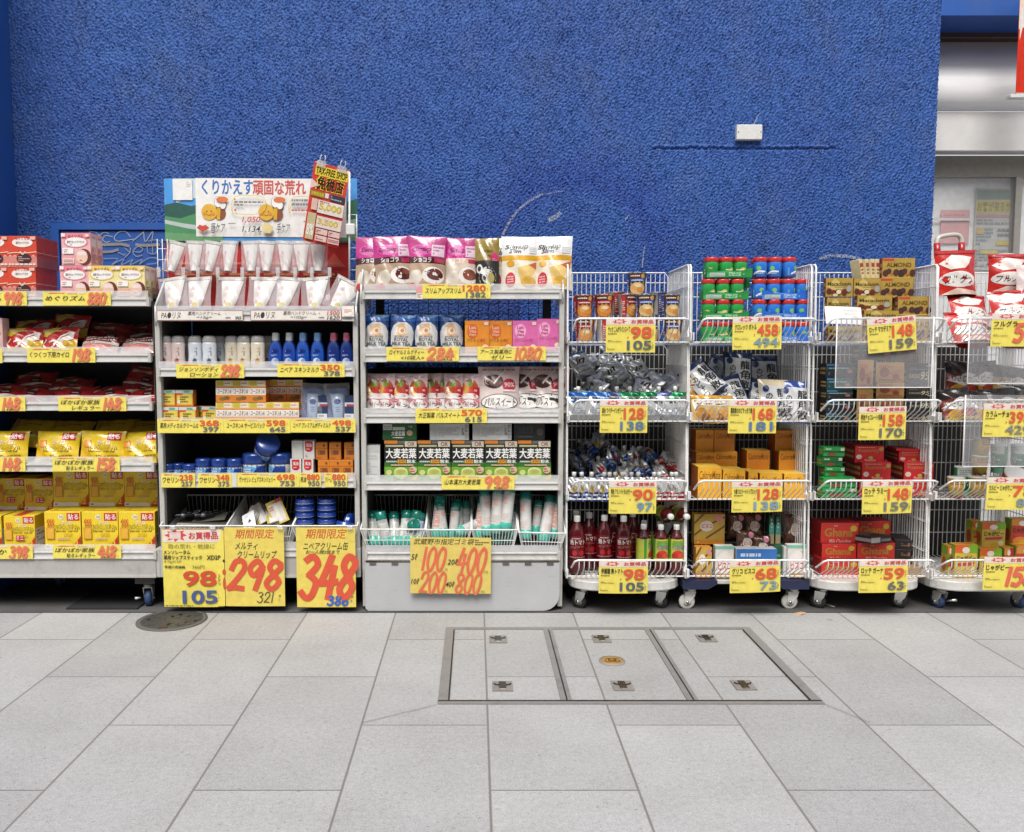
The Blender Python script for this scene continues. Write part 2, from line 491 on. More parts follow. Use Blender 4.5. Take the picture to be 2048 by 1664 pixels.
# ================================================================== THE SETTING
# paving: 40 x 80 cm granite slabs in a running bond
def _paving(n):
    v = n.obj()
    sp = n.n('SeparateXYZ'); n.l(v, sp.inputs[0])
    x0 = G(437, 1226)[0] % .4
    y0 = (G(437, 1279)[1] - 0.0) % .8
    cx_ = n.ma('SUBTRACT', sp.outputs[0], x0 - 40.)
    cy_ = n.ma('SUBTRACT', sp.outputs[1], y0 - 80.)
    cb = n.n('CombineXYZ'); n.l(cy_, cb.inputs[0]); n.l(cx_, cb.inputs[1])
    br = n.n('TexBrick', offset=.5, offset_frequency=2, squash=1)
    br.inputs['Scale'].default_value = 1
    br.inputs['Mortar Size'].default_value = .0022
    br.inputs['Mortar Smooth'].default_value = .3
    br.inputs['Brick Width'].default_value = .8
    br.inputs['Row Height'].default_value = .4
    br.inputs['Color1'].default_value = (.85, .85, .845, 1)
    br.inputs['Color2'].default_value = (1.04, 1.04, 1.035, 1)
    br.inputs['Mortar'].default_value = (.2, .19, .18, 1)
    n.l(cb.outputs[0], br.inputs[0])
    fr = n.ma('ABSOLUTE', n.ma('SUBTRACT', n.ma('FRACT', n.ma('ADD', n.ma('DIVIDE', cx_, .4), .5)), .5))
    wob = n.ma('MULTIPLY', n.noise(v, 25, 3), .006)
    longj = n.ma('LESS_THAN', fr, n.ma('ADD', .0064, wob))
    base = (.425, .424, .420)
    fine = n.ramp(n.noise(v, 210, 3, .75), .30, .72, (.7,) * 3, (1.22,) * 3)
    mid = n.ramp(n.noise(v, 60, 4, .7), .3, .75, (.84,) * 3, (1.1,) * 3)
    big = n.ramp(n.noise(v, 2.2, 6, .65), .3, .72, (.86, .855, .85), (1.05,) * 3)
    st = n.ramp(n.noise(v, 9, 5, .6), .66, .78)
    sp1 = n.ramp(n.noise(v, 130, 2, .5), .66, .72)
    sp2 = n.ramp(n.noise(v, 62, 2, .5, (1, 1.6, 1)), .66, .71)
    c = n.mix(1, base, fine, 'MULTIPLY')
    c = n.mix(1, c, mid, 'MULTIPLY'); c = n.mix(1, c, big, 'MULTIPLY')
    c = n.mix(n.ma('MULTIPLY', st, .5), c, (.25, .24, .23))
    c = n.mix(n.ma('MULTIPLY', sp2, .75), c, (.2, .195, .19))
    vo = n.n('TexVoronoi', _2=1.7); n.l(v, vo.inputs['Vector'])
    gum = n.ma('MULTIPLY', n.ma('LESS_THAN', n.ma('ADD', vo.outputs['Distance'], n.ma('MULTIPLY', n.noise(v, 40, 3), .03)), .042), n.ma('GREATER_THAN', n.noise(v, 1.3, 1), .48))
    c = n.mix(n.ma('MULTIPLY', gum, .62), c, (.2, .195, .19))
    c = n.mix(n.ma('MULTIPLY', sp1, .6), c, (.56, .56, .56))
    c = n.mix(1, c, br.outputs[0], 'MULTIPLY')
    c = n.mix(n.ma('MULTIPLY', longj, .8), c, (.19, .175, .16))
    n.set(c=c, r=.72)
    hgt = n.ma('SUBTRACT', n.noise(v, 300, 3), n.ma('MULTIPLY', longj, 2.0))
    n.bump(hgt, .35, .002)
reg('paving', _paving)
def _shaded_gutter(n):
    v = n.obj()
    c = n.mix(1, (.105, .102, .10), n.ramp(n.noise(v, 400, 3, .7), .25, .75, (.7,) * 3, (1.2,) * 3), 'MULTIPLY')  # separate darker paving, its base deepened further to paint in shade beneath the units
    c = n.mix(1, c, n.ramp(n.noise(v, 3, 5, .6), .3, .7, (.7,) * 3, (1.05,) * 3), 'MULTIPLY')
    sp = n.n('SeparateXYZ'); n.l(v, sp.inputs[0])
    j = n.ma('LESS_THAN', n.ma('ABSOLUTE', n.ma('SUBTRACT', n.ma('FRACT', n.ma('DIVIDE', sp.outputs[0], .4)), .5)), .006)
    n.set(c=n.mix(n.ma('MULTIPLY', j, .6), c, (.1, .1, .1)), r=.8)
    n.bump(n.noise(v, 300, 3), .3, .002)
reg('shaded_gutter', _shaded_gutter)
YK = G(951, 1226)[1]
def sheet(x0, x1, y0, y1, z, k):
    return MB().add([(x0, y0, z), (x1, y0, z), (x1, y1, z), (x0, y1, z)], [[0, 1, 2, 3]], k)
setting('paving', sheet(-40, 40, -60, 9, 0, 'paving'))
setting('shaded_gutter_paving', sheet(-12, 12, YK, YW + .6, .004, 'shaded_gutter'))
# saw cuts running off the corners of the access cover
mb = MB()
for a, b in (((873, 1411), (725, 1447)), ((1645, 1408), (1740, 1447))):
    p, q = Vector(G(*a)), Vector(G(*b))
    n_ = (q - p).cross(Vector((0, 0, 1))).normalized() * .001
    mb.add([(c.x, c.y, .004) for c in (p - n_, q - n_, q + n_, p + n_)], [[0, 1, 2, 3]], '6a6865:p')
setting('paving_cut', mb)

# ------------------------------------------------------------------ the painted building
def _stucco(smooth):
    def f(n):
        v = n.obj()
        big = n.ramp(n.noise(v, 1.6, 5, .6), .3, .7, (.76, .82, .90), (1.14, 1.12, 1.06))
        mid = n.ramp(n.noise(v, 55, 4, .75), .28, .76, (.66, .70, .76), (1.26, 1.22, 1.15))
        pale = n.ramp(n.noise(v, 60, 5, .75), .60, .74)
        grime = n.ramp(n.noise(v, 2.6, 7, .72, (1.4, 1, .8)), .50, .74)
        c = n.mix(1, (.022, .094, .362), big, 'MULTIPLY')
        if not smooth:
            c = n.mix(1, c, mid, 'MULTIPLY')
            c = n.mix(n.ma('MULTIPLY', pale, .2), c, (.16, .23, .42))
        c = n.mix(n.ma('MULTIPLY', grime, .42), c, (.075, .105, .19))
        if not smooth:                # a round patch painted over in a deeper blue
            vm = n.n('VectorMath', operation='DISTANCE'); n.l(v, vm.inputs[0]); vm.inputs[1].default_value = (X(1150, 522, YW), YW, Z(522, YW))
            dd = n.ma('ADD', vm.outputs['Value'], n.ma('MULTIPLY', n.noise(v, 6, 3), .05))
            ring = n.ma('MULTIPLY', n.ramp(dd, .34, .41), n.ramp(dd, .44, .66, (1, 1, 1), (0, 0, 0)))
            c = n.mix(n.ma('MULTIPLY', ring, .75), c, (.008, .05, .29))
        n.set(c=c, r=.6 if not smooth else .4)
        if not smooth: n.bump(n.noise(v, 170, 4, .65), .55, .006)
        else: n.bump(n.noise(v, 60, 3), .1, .002)
    return f
reg('stucco', _stucco(False))
reg('bluesmooth', _stucco(True))
XL, XRT = X(27, 260, YW), X(1871, 300, YW)
bld = link('shop_building', None)
bld['label'], bld['category'] = 'rough blue stucco shop wall with a metal shuttered doorway at its end', 'building'
def stucco_face(x0, x1, z0, z1, y, step=.005):
    nx, nz = int((x1 - x0) / step), int((z1 - z0) / step)
    rs = np.random.default_rng(5)
    P = 1024
    w = rs.normal(size=(P, P))
    ky = np.fft.fftfreq(P, step)[:, None]; kx = np.fft.fftfreq(P, step)[None, :]
    def band(lx, lz, q, ang=0):
        c, s = math.cos(ang), math.sin(ang)
        k = np.sqrt(((kx * c + ky * s) * lx) ** 2 + ((ky * c - kx * s) * lz) ** 2)
        f_ = np.exp(-(np.log(np.maximum(k, 1e-6)) / q) ** 2)
        r_ = np.fft.ifft2(np.fft.fft2(rs.normal(size=(P, P))) * f_).real
        return r_ / r_.std()
    hgt = .36 * band(.026, .0145, .6, .35) + .5 * band(.0165, .0105, .6, -.15) + .55 * band(.0115, .0095, .5) + .15 * band(.25, .25, .5)
    hgt = (np.clip(hgt, -2.6, 2.4) + .25 * np.maximum(hgt, 0) ** 1.5) * .0036 - .0022 * np.exp(-((hgt + 2.1) / .45) ** 2)
    hgt = hgt[:nz + 1, :nx + 1] if nx < P and nz < P else np.tile(hgt, (1 + nz // P, 1 + nx // P))[:nz + 1, :nx + 1]
    xs = np.linspace(x0, x1, nx + 1); zs = np.linspace(z0, z1, nz + 1)
    xx, zz = np.meshgrid(xs, zs)
    yy = y - hgt
    # a ragged ledge line scored under the cover plate
    zl = Z(297, YW)
    xa, xb = X(1305, 297, YW), X(1672, 297, YW)
    inl = (xx > xa) & (xx < xb)
    rag = np.interp(xs, np.linspace(x0, x1, 260), rs.normal(size=260) * .0016)[None, :]
    mid = (np.abs(xx - (xa + xb) / 2 - .0) < .22) * np.interp(xs, np.linspace(x0, x1, 400), rs.normal(size=400) * .003)[None, :]
    dz = zz - zl - rag - mid
    yy = yy + np.where(inl & (np.abs(dz) < .005), .007, 0) - np.where(inl & (dz > .005) & (dz < .016), .0035, 0)
    me = bpy.data.meshes.new('stucco_wall')
    co = np.stack([xx, yy, zz], -1).reshape(-1, 3)
    idx = np.arange((nx + 1) * (nz + 1)).reshape(nz + 1, nx + 1)
    fc = np.stack([idx[:-1, :-1], idx[:-1, 1:], idx[1:, 1:], idx[1:, :-1]], -1).reshape(-1, 4)
    me.vertices.add(len(co)); me.vertices.foreach_set('co', co.ravel())
    me.loops.add(fc.size); me.loops.foreach_set('vertex_index', fc.ravel())
    me.polygons.add(len(fc)); me.polygons.foreach_set('loop_start', np.arange(0, fc.size, 4)); me.polygons.foreach_set('loop_total', np.full(len(fc), 4))
    me.polygons.foreach_set('use_smooth', np.ones(len(fc), bool))
    me.update(); me.validate()
    me.materials.append(_m['stucco'])
    return me
ZT = 3.15
HX0, HX1, HZ1 = X(105, 450, YW), X(331, 450, YW) + .35, Z(447, YW)   # the access hatch let into the wall
link('stucco_wall', stucco_face(XL - .01, XRT, .0, ZT, YW), bld)
mb = MB()
mb.box(-9, XRT, YW + .02, YW + .4, 0, ZT, 'stucco')
mb.box(-9, 9, YW, YW + .4, ZT, 7.5, 'stucco')
link('upper_wall', mb, bld)
mb = MB()                             # smooth pier at the end, nearer the street
mb.box(-9, XL, YW - .55, YW - .002, 0, 7.5, 'bluesmooth')
link('pier', mb, bld)
# access hatch with chalk scrawl
mb = MB()
zb = .35
yf = YW - .007
fw = .033
mb.box(HX0, HX1, yf - .014, yf + .01, HZ1 - fw, HZ1, 'bluesmooth')
mb.box(HX0, HX0 + fw * 1.2, yf - .014, yf + .01, zb, HZ1 - fw, 'bluesmooth')
mb.box(HX1 - fw, HX1, yf - .014, yf + .01, zb, HZ1 - fw, 'bluesmooth')
hat = link('access_hatch', mb, bld)
mb = MB()
px0, px1, pz1 = HX0 + fw * 1.2 + .006, HX1 - fw - .006, HZ1 - fw - .008
mb.box(px0, px1, yf - .004, yf + .008, zb, pz1, 'bluesmooth')
pw, ph = px1 - px0, pz1 - zb
def hp(u, v):
    a, _, c = W(u, v, yf - .004)
    return (round((a - px0) / pw * 100, 2), round((c - zb) / ph * 100, 2))
def chalk(col, w, *uv):
    return 'l %s %s ' % (col, w) + ' '.join('%s %s' % hp(*p) for p in uv)
def A7(*p): return [(90 + x / 8.192, 420 + y / 8.192) for x, y in p]
scr = [chalk('9aa3b8:p', .35, *A7((620, 480), (730, 370), (800, 480))), chalk('9aa3b8:p', .3, *A7((730, 355), (830, 365), (900, 430))),
       chalk('9aa3b8:p', .35, *A7((1050, 385), (960, 370), (880, 440), (870, 510))), chalk('9aa3b8:p', .35, *A7((1110, 440), (1000, 420), (950, 480), (1000, 530), (1060, 515))),
       chalk('9aa3b8:p', .35, *A7((1400, 440), (1330, 360), (1220, 360), (1140, 450), (1180, 510), (1300, 500), (1450, 480))),
       chalk('9aa3b8:p', .35, *A7((1440, 510), (1620, 360))), chalk('9aa3b8:p', .35, *A7((1620, 360), (1650, 520), (1770, 350), (1750, 530))),
       chalk('8f8a88:p', 1.0, *A7((950, 570), (1100, 565), (1250, 560), (1380, 590))), chalk('8f8a88:p', 1.0, *A7((1500, 570), (1650, 580), (1870, 570))),
       chalk('8f8a88:p', .9, *A7((950, 690), (1100, 680), (1200, 650))), chalk('8f98ac:p', .3, *A7((1200, 690), (1300, 740), (1320, 720))),
       chalk('8f98ac:p', .3, *A7((1310, 620), (1400, 690), (1400, 610), (1400, 690), (1310, 780))), chalk('8f98ac:p', .3, *A7((1460, 680), (1560, 690), (1610, 640), (1530, 600), (1450, 680), (1500, 760), (1600, 740))),
       chalk('8f98ac:p', .3, *A7((1680, 600), (1700, 700), (1800, 720), (1860, 640), (1840, 590))), chalk('8f98ac:p', .3, *A7((1770, 600), (1775, 720))),
       chalk('7e89a4:p', .3, *A7((1700, 510), (1850, 490), (1930, 560), (1930, 680))),
       chalk('8892ab:p', .3, *A7((970, 800), (1200, 800), (1100, 900), (1300, 800), (1260, 900), (1450, 810), (1400, 900), (1600, 810), (1560, 890), (1700, 790), (1860, 800), (1840, 870), (1680, 890)))]
art(mb, lambda s, t, o: (px0 + s * pw, yf - .004 - o, zb + t * ph), (pw, ph), ';'.join(scr), o0=.001)
link('hatch_door', mb, hat)
# chalk arc, peeled patch and scuffs in the stucco paint
def _chalk(n):
    k = n.ma('GREATER_THAN', n.noise(n.obj(), 230, 3, .7), .5)
    tr = n.n('BsdfTransparent'); mx = n.n('MixShader')
    n.set(c=(.42, .44, .48), r=.9)
    n.l(n.ma('MULTIPLY', k, .75), mx.inputs[0]); n.l(tr.outputs[0], mx.inputs[1]); n.l(n.b.outputs[0], mx.inputs[2]); n.l(mx.outputs[0], n.o.inputs[0])
reg('chalk', _chalk)
def wallS(s, t, o): return (s, YW - .0045 - o, t)
def walk(w, *uv):
    mb = MB()
    ribbon(mb, wallS, crom([Vector((X(u, v, YW), Z(v, YW))) for u, v in uv], 6), w, 0, 'chalk', (1, 1))
    link('chalk_marking', mb, bld)
walk(.012, (1000, 490), (1010, 460), (1030, 428), (1055, 405), (1084, 388))
walk(.005, (1092, 388), (1115, 384), (1130, 382))
walk(.022, (1099, 440), (1110, 434), (1120, 427))
walk(.006, (1289, 492), (1286, 515), (1284, 535))
walk(.016, (1640, 518), (1660, 512), (1695, 513), (1720, 519))
walk(.006, (1250, 440), (1258, 430)); walk(.006, (1506, 250), (1513, 238), (1516, 230))
mb = MB()
x0, x1, z0, z1 = X(1470, 267, YW), X(1521, 267, YW), Z(282, YW), Z(252, YW)
mb.box(x0, x1, YW - .03, YW + .004, z0, z1, 'plate', .003)
for x in (x0 + .008, x1 - .008): mb.lathe([(.003, 0), (.003, .001)], '555550', 8, 1, Matrix.Translation((x, YW - .03, (z0 + z1) / 2)) @ Matrix.Rotation(R(90), 4, 'X'))
link('cover_plate', mb, bld)

# unseen building added across the street, behind the camera, to block low sky
ob = MB().box(-22, 22, -11, -9.5, 0, 8.5, 'a8a49c:p')
opp = thing('sky_blocking_building', 'plain grey unseen building added across the street to block low sky', 'building', [('wall', ob.mesh('wall'))])
wm = MB()
wm.box(-.7, .7, -.02, .03, 0, 1.5, '2a3038:g')
wm = wm.mesh('window')
for i in range(10):
    for j in range(2): link('window', wm, opp, (-18 + 4 * i, -9.49, 3.2 + 2.6 * j))  # windows of the added unseen building

# the shuttered doorway at the far end: recess, housing, steel band and glazed door
def _steel(n):
    v = n.obj()
    n.set(c=n.mix(1, (.80, .785, .76), n.ramp(n.noise(v, 6, 5, .6), .3, .8, (.86,) * 3, (1.05,) * 3), 'MULTIPLY'), m=.2, r=n.ramp(n.noise(v, 4, 4), .3, .8, (.26,) * 3, (.42,) * 3))
    n.bump(n.noise(v, 60, 3, .6, (1, 1, 14)), .12, .001)
reg('steel', _steel)
def _perf(n):
    v = n.obj()
    q = n.n('TexChecker', _3=170.)
    mp = n.n('Mapping'); mp.inputs['Rotation'].default_value = (0, R(45), 0); n.l(v, mp.inputs[0]); n.l(mp.outputs[0], q.inputs[0])
    n.set(c=n.mix(n.ma('MULTIPLY', q.outputs[1], .2), (.88, .88, .87), (.55, .55, .55)), m=.15, r=.3)
    n.bump(q.outputs[1], .2, .002)
reg('shuttersteel', _perf)
YD = YW + .26
XE = 3.4
zr = lambda v: Z(v, YD)
z_lint = Z(31, YW)
mb = MB()
mb.box(XRT, 9, YW - .002, YW + .6, z_lint, ZT, 'bluesmooth')
mb.box(XE + .4, 9, YW, YW + .6, 0, z_lint, 'stucco')
link('lintel', mb, bld)
mb = MB()
mb.box(XRT, XE + .4, YD + .05, YD + .09, zr(80), z_lint + .05, '5a4038')
mb.box(XRT, XE + .4, YD - .03, YD + .05, zr(80), zr(62), '4a352e', .004)
link('shutter_guide', mb, bld)
mb = MB()                              # rounded shutter housing
prof = [(.03, zr(80)), (-.01, zr(100)), (-.07, zr(140)), (-.115, zr(170)), (-.125, zr(195)), (-.11, zr(215)), (-.06, zr(229))]
vs = [(x, YD + q, z) for q, z in prof for x in (XRT, XE + .4)]
mb.add(vs, [[2 * i, 2 * i + 2, 2 * i + 3, 2 * i + 1] for i in range(len(prof) - 1)], 'shuttersteel', True)
link('shutter_housing', mb, bld)
mb = MB()
mb.box(XRT, XE + .4, YD - .07, YD + .02, zr(308), zr(231), 'steel', .004)
link('shutter_bar', mb, bld)
mb = MB()
mb.box(XRT, XE + .4, YD + .04, YD + .08, zr(351), zr(308), 'a09a90')
link('door_header', mb, bld)
mb = MB()
xm = X(2038, 400, YD)
mb.box(XRT, XRT + .02, YD + .03, YD + .07, 0, zr(351), 'd8d6d0')
mb.box(xm, xm + .035, YD + .03, YD + .08, 0, zr(351), '9a9690')
dr = link('glazed_door', mb, bld)
mb = MB()
mb.box(XRT + .02, xm, YD + .045, YD + .052, 0, zr(352), 'glasspane')
mb.box(xm + .035, XE + .4, YD + .045, YD + .052, 0, zr(352), 'glasspane')
link('pane', mb, dr)
mb = MB()                              # pale blind and dim shop behind the glass
mb.box(XRT - .1, XE + .4, YD + .085, YD + .095, 0, zr(320), 'f0f0ee')
mb.box(XRT - .1, XE + .4, YD + .1, YD + .32, -.02, .004, '666460')
link('window_blind', mb, bld)
# notices seen in the glass, and a red hanging banner
def poster(name, label, u0, v0, u1, v1, y, base, src, cat='poster'):
    a, b = W(u0, v1, y), W(u1, v0, y)
    w, h = b[0] - a[0], b[2] - a[2]
    thing(name, label, cat, flat(w, h, base, src).mesh(name), ((a[0] + b[0]) / 2, y, (a[2] + b[2]) / 2))
poster('window_notice', 'grey and yellow printed notice behind the glass door', 1945, 376, 2037, 540, YD + .075, 'b9b9b4',
       'r 2 86 98 98 8f8c86; b 4 87 96 97 5f9a8a 街QUIZの店; r 2 70 98 84 c9ba4a; b 4 71 96 83 7b7b76 お客が来るかも; r 2 64 98 68 b08a8a; g 4 55 96 63 8a8a8a 2; g 4 30 45 52 7f8e9a 5; g 55 40 96 52 777 2; r 5 44 22 52 c2a96a; r 52 30 90 36 c6b24a; g 4 4 96 26 999 6; r 15 20 55 24 c9ba4a')
poster('window_sheet', 'faded pink paper sheet taped behind the glass door', 1880, 420, 1940, 487, YD + .075, 'd9a3a3', 'g 10 70 80 90 c98f8f 2')
poster('window_strip', 'blank whitish paper strip behind the glass door', 1868, 436, 1946, 441, YD + .066, 'd6d6d4', '')
yq = YW - .12
a, b = W(2031, 190, yq), W(2110, -30, yq)
mb = flat(b[0] - a[0], b[2] - a[2], 'd2341f', 'p f4d3c0 0 60 18 62 26 80 20 100 0 100; b 18 36 92 60 f2c21c 薬; p e8e2da 4 50 14 66 10 80 3 78; l f0b51a 1.2 50 25 75 28; r 0 0 100 2 b5b5b0', ':g', .002)
bn = thing('hanging_banner', 'red hanging banner with yellow lettering beside the doorway', 'banner', [('cloth', mb.mesh('cloth')), ('banner_foot', MB().box(-(b[0] - a[0]) / 2 - .035, (b[0] - a[0]) / 2, -.02, .02, -(b[2] - a[2]) / 2 - .018, -(b[2] - a[2]) / 2 - .001, 'plate', .002))], ((a[0] + b[0]) / 2, yq, (a[2] + b[2]) / 2))
link('bracket', MB().tube([(0, .005, (b[2] - a[2]) / 2 - .03), (0, .118, (b[2] - a[2]) / 2 - .03)], .008, 'plate'), bn)

# ------------------------------------------------------------------ covers in the paving
def frame_cover():
    c = [Vector(G(*p)) for p in ((893, 1257), (1500, 1255), (1645, 1408), (873, 1411))]
    x0, x1 = (c[0].x + c[3].x) / 2, (c[1].x + c[2].x) / 2
    y0, y1 = (c[2].y + c[3].y) / 2, (c[0].y + c[1].y) / 2
    cx_, cy_ = (x0 + x1) / 2, (y0 + y1) / 2
    mb = MB()
    zt = .0045
    def st(xa, xb, ya, yb, k='framemetal', z=zt): mb.box(xa - cx_, xb - cx_, ya - cy_, yb - cy_, -.002, z, k)
    w = .034
    st(x0, x0 + w, y0 + .03, y1 - w * .7); st(x1 - w, x1, y0 + .03, y1 - w * .7)
    st(x0, x1, y1 - w * .7, y1); st(x0, x1, y0, y0 + .018); 
    st(x0, x1, y0 + .018, y0 + .024, '161514'); st(x0, x1, y0 + .024, y0 + .03, '8a8884:m')
    xs = [(G(1095, 1260)[0] + G(1135, 1408)[0]) / 2, (G(1297, 1258)[0] + G(1387, 1405)[0]) / 2]
    for x in xs: st(x - .019, x + .019, y0 + .03, y1 - w * .7)
    for x in xs + [x0 + w, x1 - w - .006]: mb.box(x - cx_, x - cx_ + .005, y0 + .03 - cy_, y1 - w - cy_, zt, zt + .0008, '24221f')
    parts = [('frame', mb.mesh('frame'))]
    hb = MB()
    hb.box(-.036, .036, -.042, .042, -.002, .005, '8b8680')
    hb.box(-.013, .013, -.034, .034, .005, .0075, '706d68:m', .001)
    for s in (-1, 1):
        hb.tube([(s * .013, 0, .0085), (s * .024, .004, .0085), (s * .03, .012, .0085)], .0022, '2a2826')
    hm = hb.mesh('lifting_handle')
    o = thing('access_cover', 'large three section access cover framed in dark metal let into the paving', 'access cover', parts, (cx_, cy_, 0))
    for uv in ((996, 1280), (1203, 1279), (1413, 1278), (1005, 1374), (1245, 1373), (1487, 1372)):
        g = G(*uv)
        link('lifting_handle', hm, o, (g[0] - cx_, g[1] - cy_, 0))
    g = G(1224, 1323)
    mk = MB()
    mk.lathe([(.05, -.002), (.05, .0045)], '97938c:p', 28); mk.lathe([(.041, .004), (.041, .0055), (.039, .006)], 'brass', 28)
    S = lambda s, t, o_: ((s - .5) * .08, (t - .5) * .08, .006 + o_)
    art(mk, S, (.08, .08), 'l 4a3113:m 5 20 60 35 70 50 62 65 70 80 60; l 4a3113:m 5 30 40 50 44 70 40; l 4a3113:m 5 35 25 50 28 65 25; e 35 52 5 5 4a3113:m; e 65 52 5 5 4a3113:m; l 4a3113:m 4 15 40 20 25 35 15; l 4a3113:m 4 85 40 80 25 65 15')
    link('round_marker', mk, o, (g[0] - cx_, g[1] - cy_, 0))
frame_cover()
g = G(344, 1241)
gx = (G(412, 1241)[0] - G(276, 1241)[0]) / 2
mb = MB()
mb.lathe([(gx, -.002), (gx, .005), (gx - .012, .006), (gx - .02, .005)], '5f5c57:p', 40)
mb.lathe([(gx - .02, .004), (gx - .02, .0055), (gx - .026, .006)], 'iron', 40)
for i in range(60):
    q, r_ = rnd(0, 6.28), gx * .85 * math.sqrt(rnd(0, 1))
    mb.box(r_ * math.cos(q) - .006, r_ * math.cos(q) + .006, r_ * math.sin(q) - .009, r_ * math.sin(q) + .009, .0055, .0075, 'iron')
mb.box(-.012, .02, -gx * .8, -gx * .72, .0058, .0085, '5a2f18')
thing('manhole_cover', 'round dark iron manhole cover with rust at its edge', 'manhole cover', mb.mesh('manhole_cover'), (g[0], g[1], 0))
g1, g2 = G(132, 1221), G(275, 1221)
thing('ground_mat', 'black rubber mat lying under the caster of the heat pack shelf', 'mat', MB().box(0, g2[0] - g1[0], 0, .3, 0, .008, 'mat').mesh('mat'), (g1[0], g1[1], .004))
g = G(1597, 1229)
mb = MB()
lf = [(-.032, .0), (-.015, .012), (.012, .011), (.034, .002), (.015, -.01), (-.014, -.011)]
mb.add([(x, y, .004 + .006 * math.sin(40 * x + 60 * y)) for x, y in lf] + [(0, 0, .007)], [[i, (i + 1) % 6, 6] for i in range(6)], 'b89a78:p')
thing('dry_leaf', 'small dry tan leaf lying on the paving before the second basket cart', 'leaf', mb.mesh('leaf'), g)
a, b = Vector(G(1637, 1207)), Vector(G(1669, 1217))
thing('paper_straw', 'thin white straw lying on the ground by a cart wheel', 'straw', MB().tube([(0, 0, 0), (b - a)], .003, 'e8e8e4').mesh('straw'), a + Vector((0, 0, .008)))

# ================================================================== SHELVES
RH, LH = .037, .030                   # price rail and clear lip heights
def floorz(v): return Z(v, YG) + RH   # top of the shelf whose rail's lower edge shows at v
def shelf_unit(label, u0, u1, rails, top=None, back_top=None, wire_top=False, plinth=None, posts=True, deep=.44):
    xa, xb = X(u0, 850, YG), X(u1, 850, YG)
    w = xb - xa
    cx_ = (xa + xb) / 2
    root = link('shelf_unit', None, None, (cx_, YG, 0))
    root['label'], root['category'] = label, 'shelf unit'
    h2 = w / 2
    zt = Z(rails[0], YG) + RH
    yb = .45
    for i, v in enumerate(rails):
        z = Z(v, YG)
        mb = MB()
        mb.box(-h2 + .004, h2 - .004, .012, deep, z + RH - .012, z + RH - .001, 'shelfgrey')
        mb.box(-h2 + .004, h2 - .004, .012, .03, z + .004, z + RH - .012, 'shelfgrey')
        sh = link('shelf', mb, root)
        mb = MB()
        mb.box(-h2 + .002, h2 - .002, .002, .011, z, z + RH, 'railgrey')
        mb.box(-h2 + .002, h2 - .002, -.004, .002, z, z + .006, 'railgrey')
        mb.box(-h2 + .002, h2 - .002, -.004, .002, z + RH - .009, z + RH - .003, 'railgrey')
        for s in (-1, 1): mb.box(s * (h2 - .006) - .006, s * (h2 - .006) + .006, -.0055, .012, z - .001, z + RH + .001, 'postgrey')
        link('price_rail', mb, sh)
        mb = MB()
        mb.box(-h2 + .006, h2 - .006, .002, .0045, z + RH, z + RH + LH, 'clearlip')
        link('clear_lip', mb, sh)
    zbk = back_top if back_top is not None else zt + .02
    zlow = .17
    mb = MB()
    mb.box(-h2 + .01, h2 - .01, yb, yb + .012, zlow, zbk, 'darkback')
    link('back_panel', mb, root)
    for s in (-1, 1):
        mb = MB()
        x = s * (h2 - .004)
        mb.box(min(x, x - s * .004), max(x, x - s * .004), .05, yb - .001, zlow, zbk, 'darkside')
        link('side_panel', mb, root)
        if posts:
            mb = MB()
            mb.box(s * (h2 + .002) - .011, s * (h2 + .002) + .011, .0135, .045, .16 if plinth != 'board' else .02, zt + .0, 'postgrey', .002)
            link('upright', mb, root)
            mb = MB()
            vs = [(0, .014, zt - .055), (0, .014, zt + .03), (0, .14, zt + .155), (0, .42, zt + .155), (0, .42, zt - .055)]
            x = s * (h2 + .006)
            mb.add([(x - .004, y, z) for _, y, z in vs] + [(x + .004, y, z) for _, y, z in vs], [[0, 1, 2, 3, 4][::-1], [5, 6, 7, 8, 9]] + [[i, (i + 1) % 5, 5 + (i + 1) % 5, 5 + i] for i in range(5)], 'clearlip')
            for p, q in zip(vs, vs[1:3]): mb.tube([(x, p[1], p[2]), (x, q[1], q[2])], .005, 'railgrey')
            link('end_guard', mb, root)
    zb = Z(rails[-1], YG)
    if plinth == 'trolley':
        mb = MB()
        zl = Z(1155, YG)
        mb.box(-h2 + .004, h2 - .004, .002, .02, zl + .012, zb - .001, 'shelfgrey')
        mb.box(-h2 + .004, h2 - .004, -.004, .016, zl, zl + .012, 'postgrey')
        mb.box(-h2 + .004, h2 - .004, .02, .44, zl + .004, zl + .03, 'darkside')
        link('plinth', mb, root)
    if wire_top:
        mb = MB()
        z0, z1 = wire_top
        nx = int(w / .0505)
        for i in range(nx + 1):
            x = -h2 + .02 + (w - .04) * i / nx
            mb.tube([(x, yb - .004, z0), (x, yb - .004, z1)], .0016, '26262a', 4, False)
        n = int((z1 - z0) / .05)
        for j in range(n + 1):
            mb.tube([(-h2 + .01, yb - .007, z0 + (z1 - z0) * j / n), (h2 - .01, yb - .007, z0 + (z1 - z0) * j / n)], .0016, '26262a', 4, False)
        link('back_grille', mb, root)
        for s in (-1, 1):
            link('back_upright', MB().box(s * (h2 - .03) - .02, s * (h2 - .03) + .02, yb - .03, yb + .01, .1, z1 + .05, '3a3936', .002), root)
    return root, cx_, w
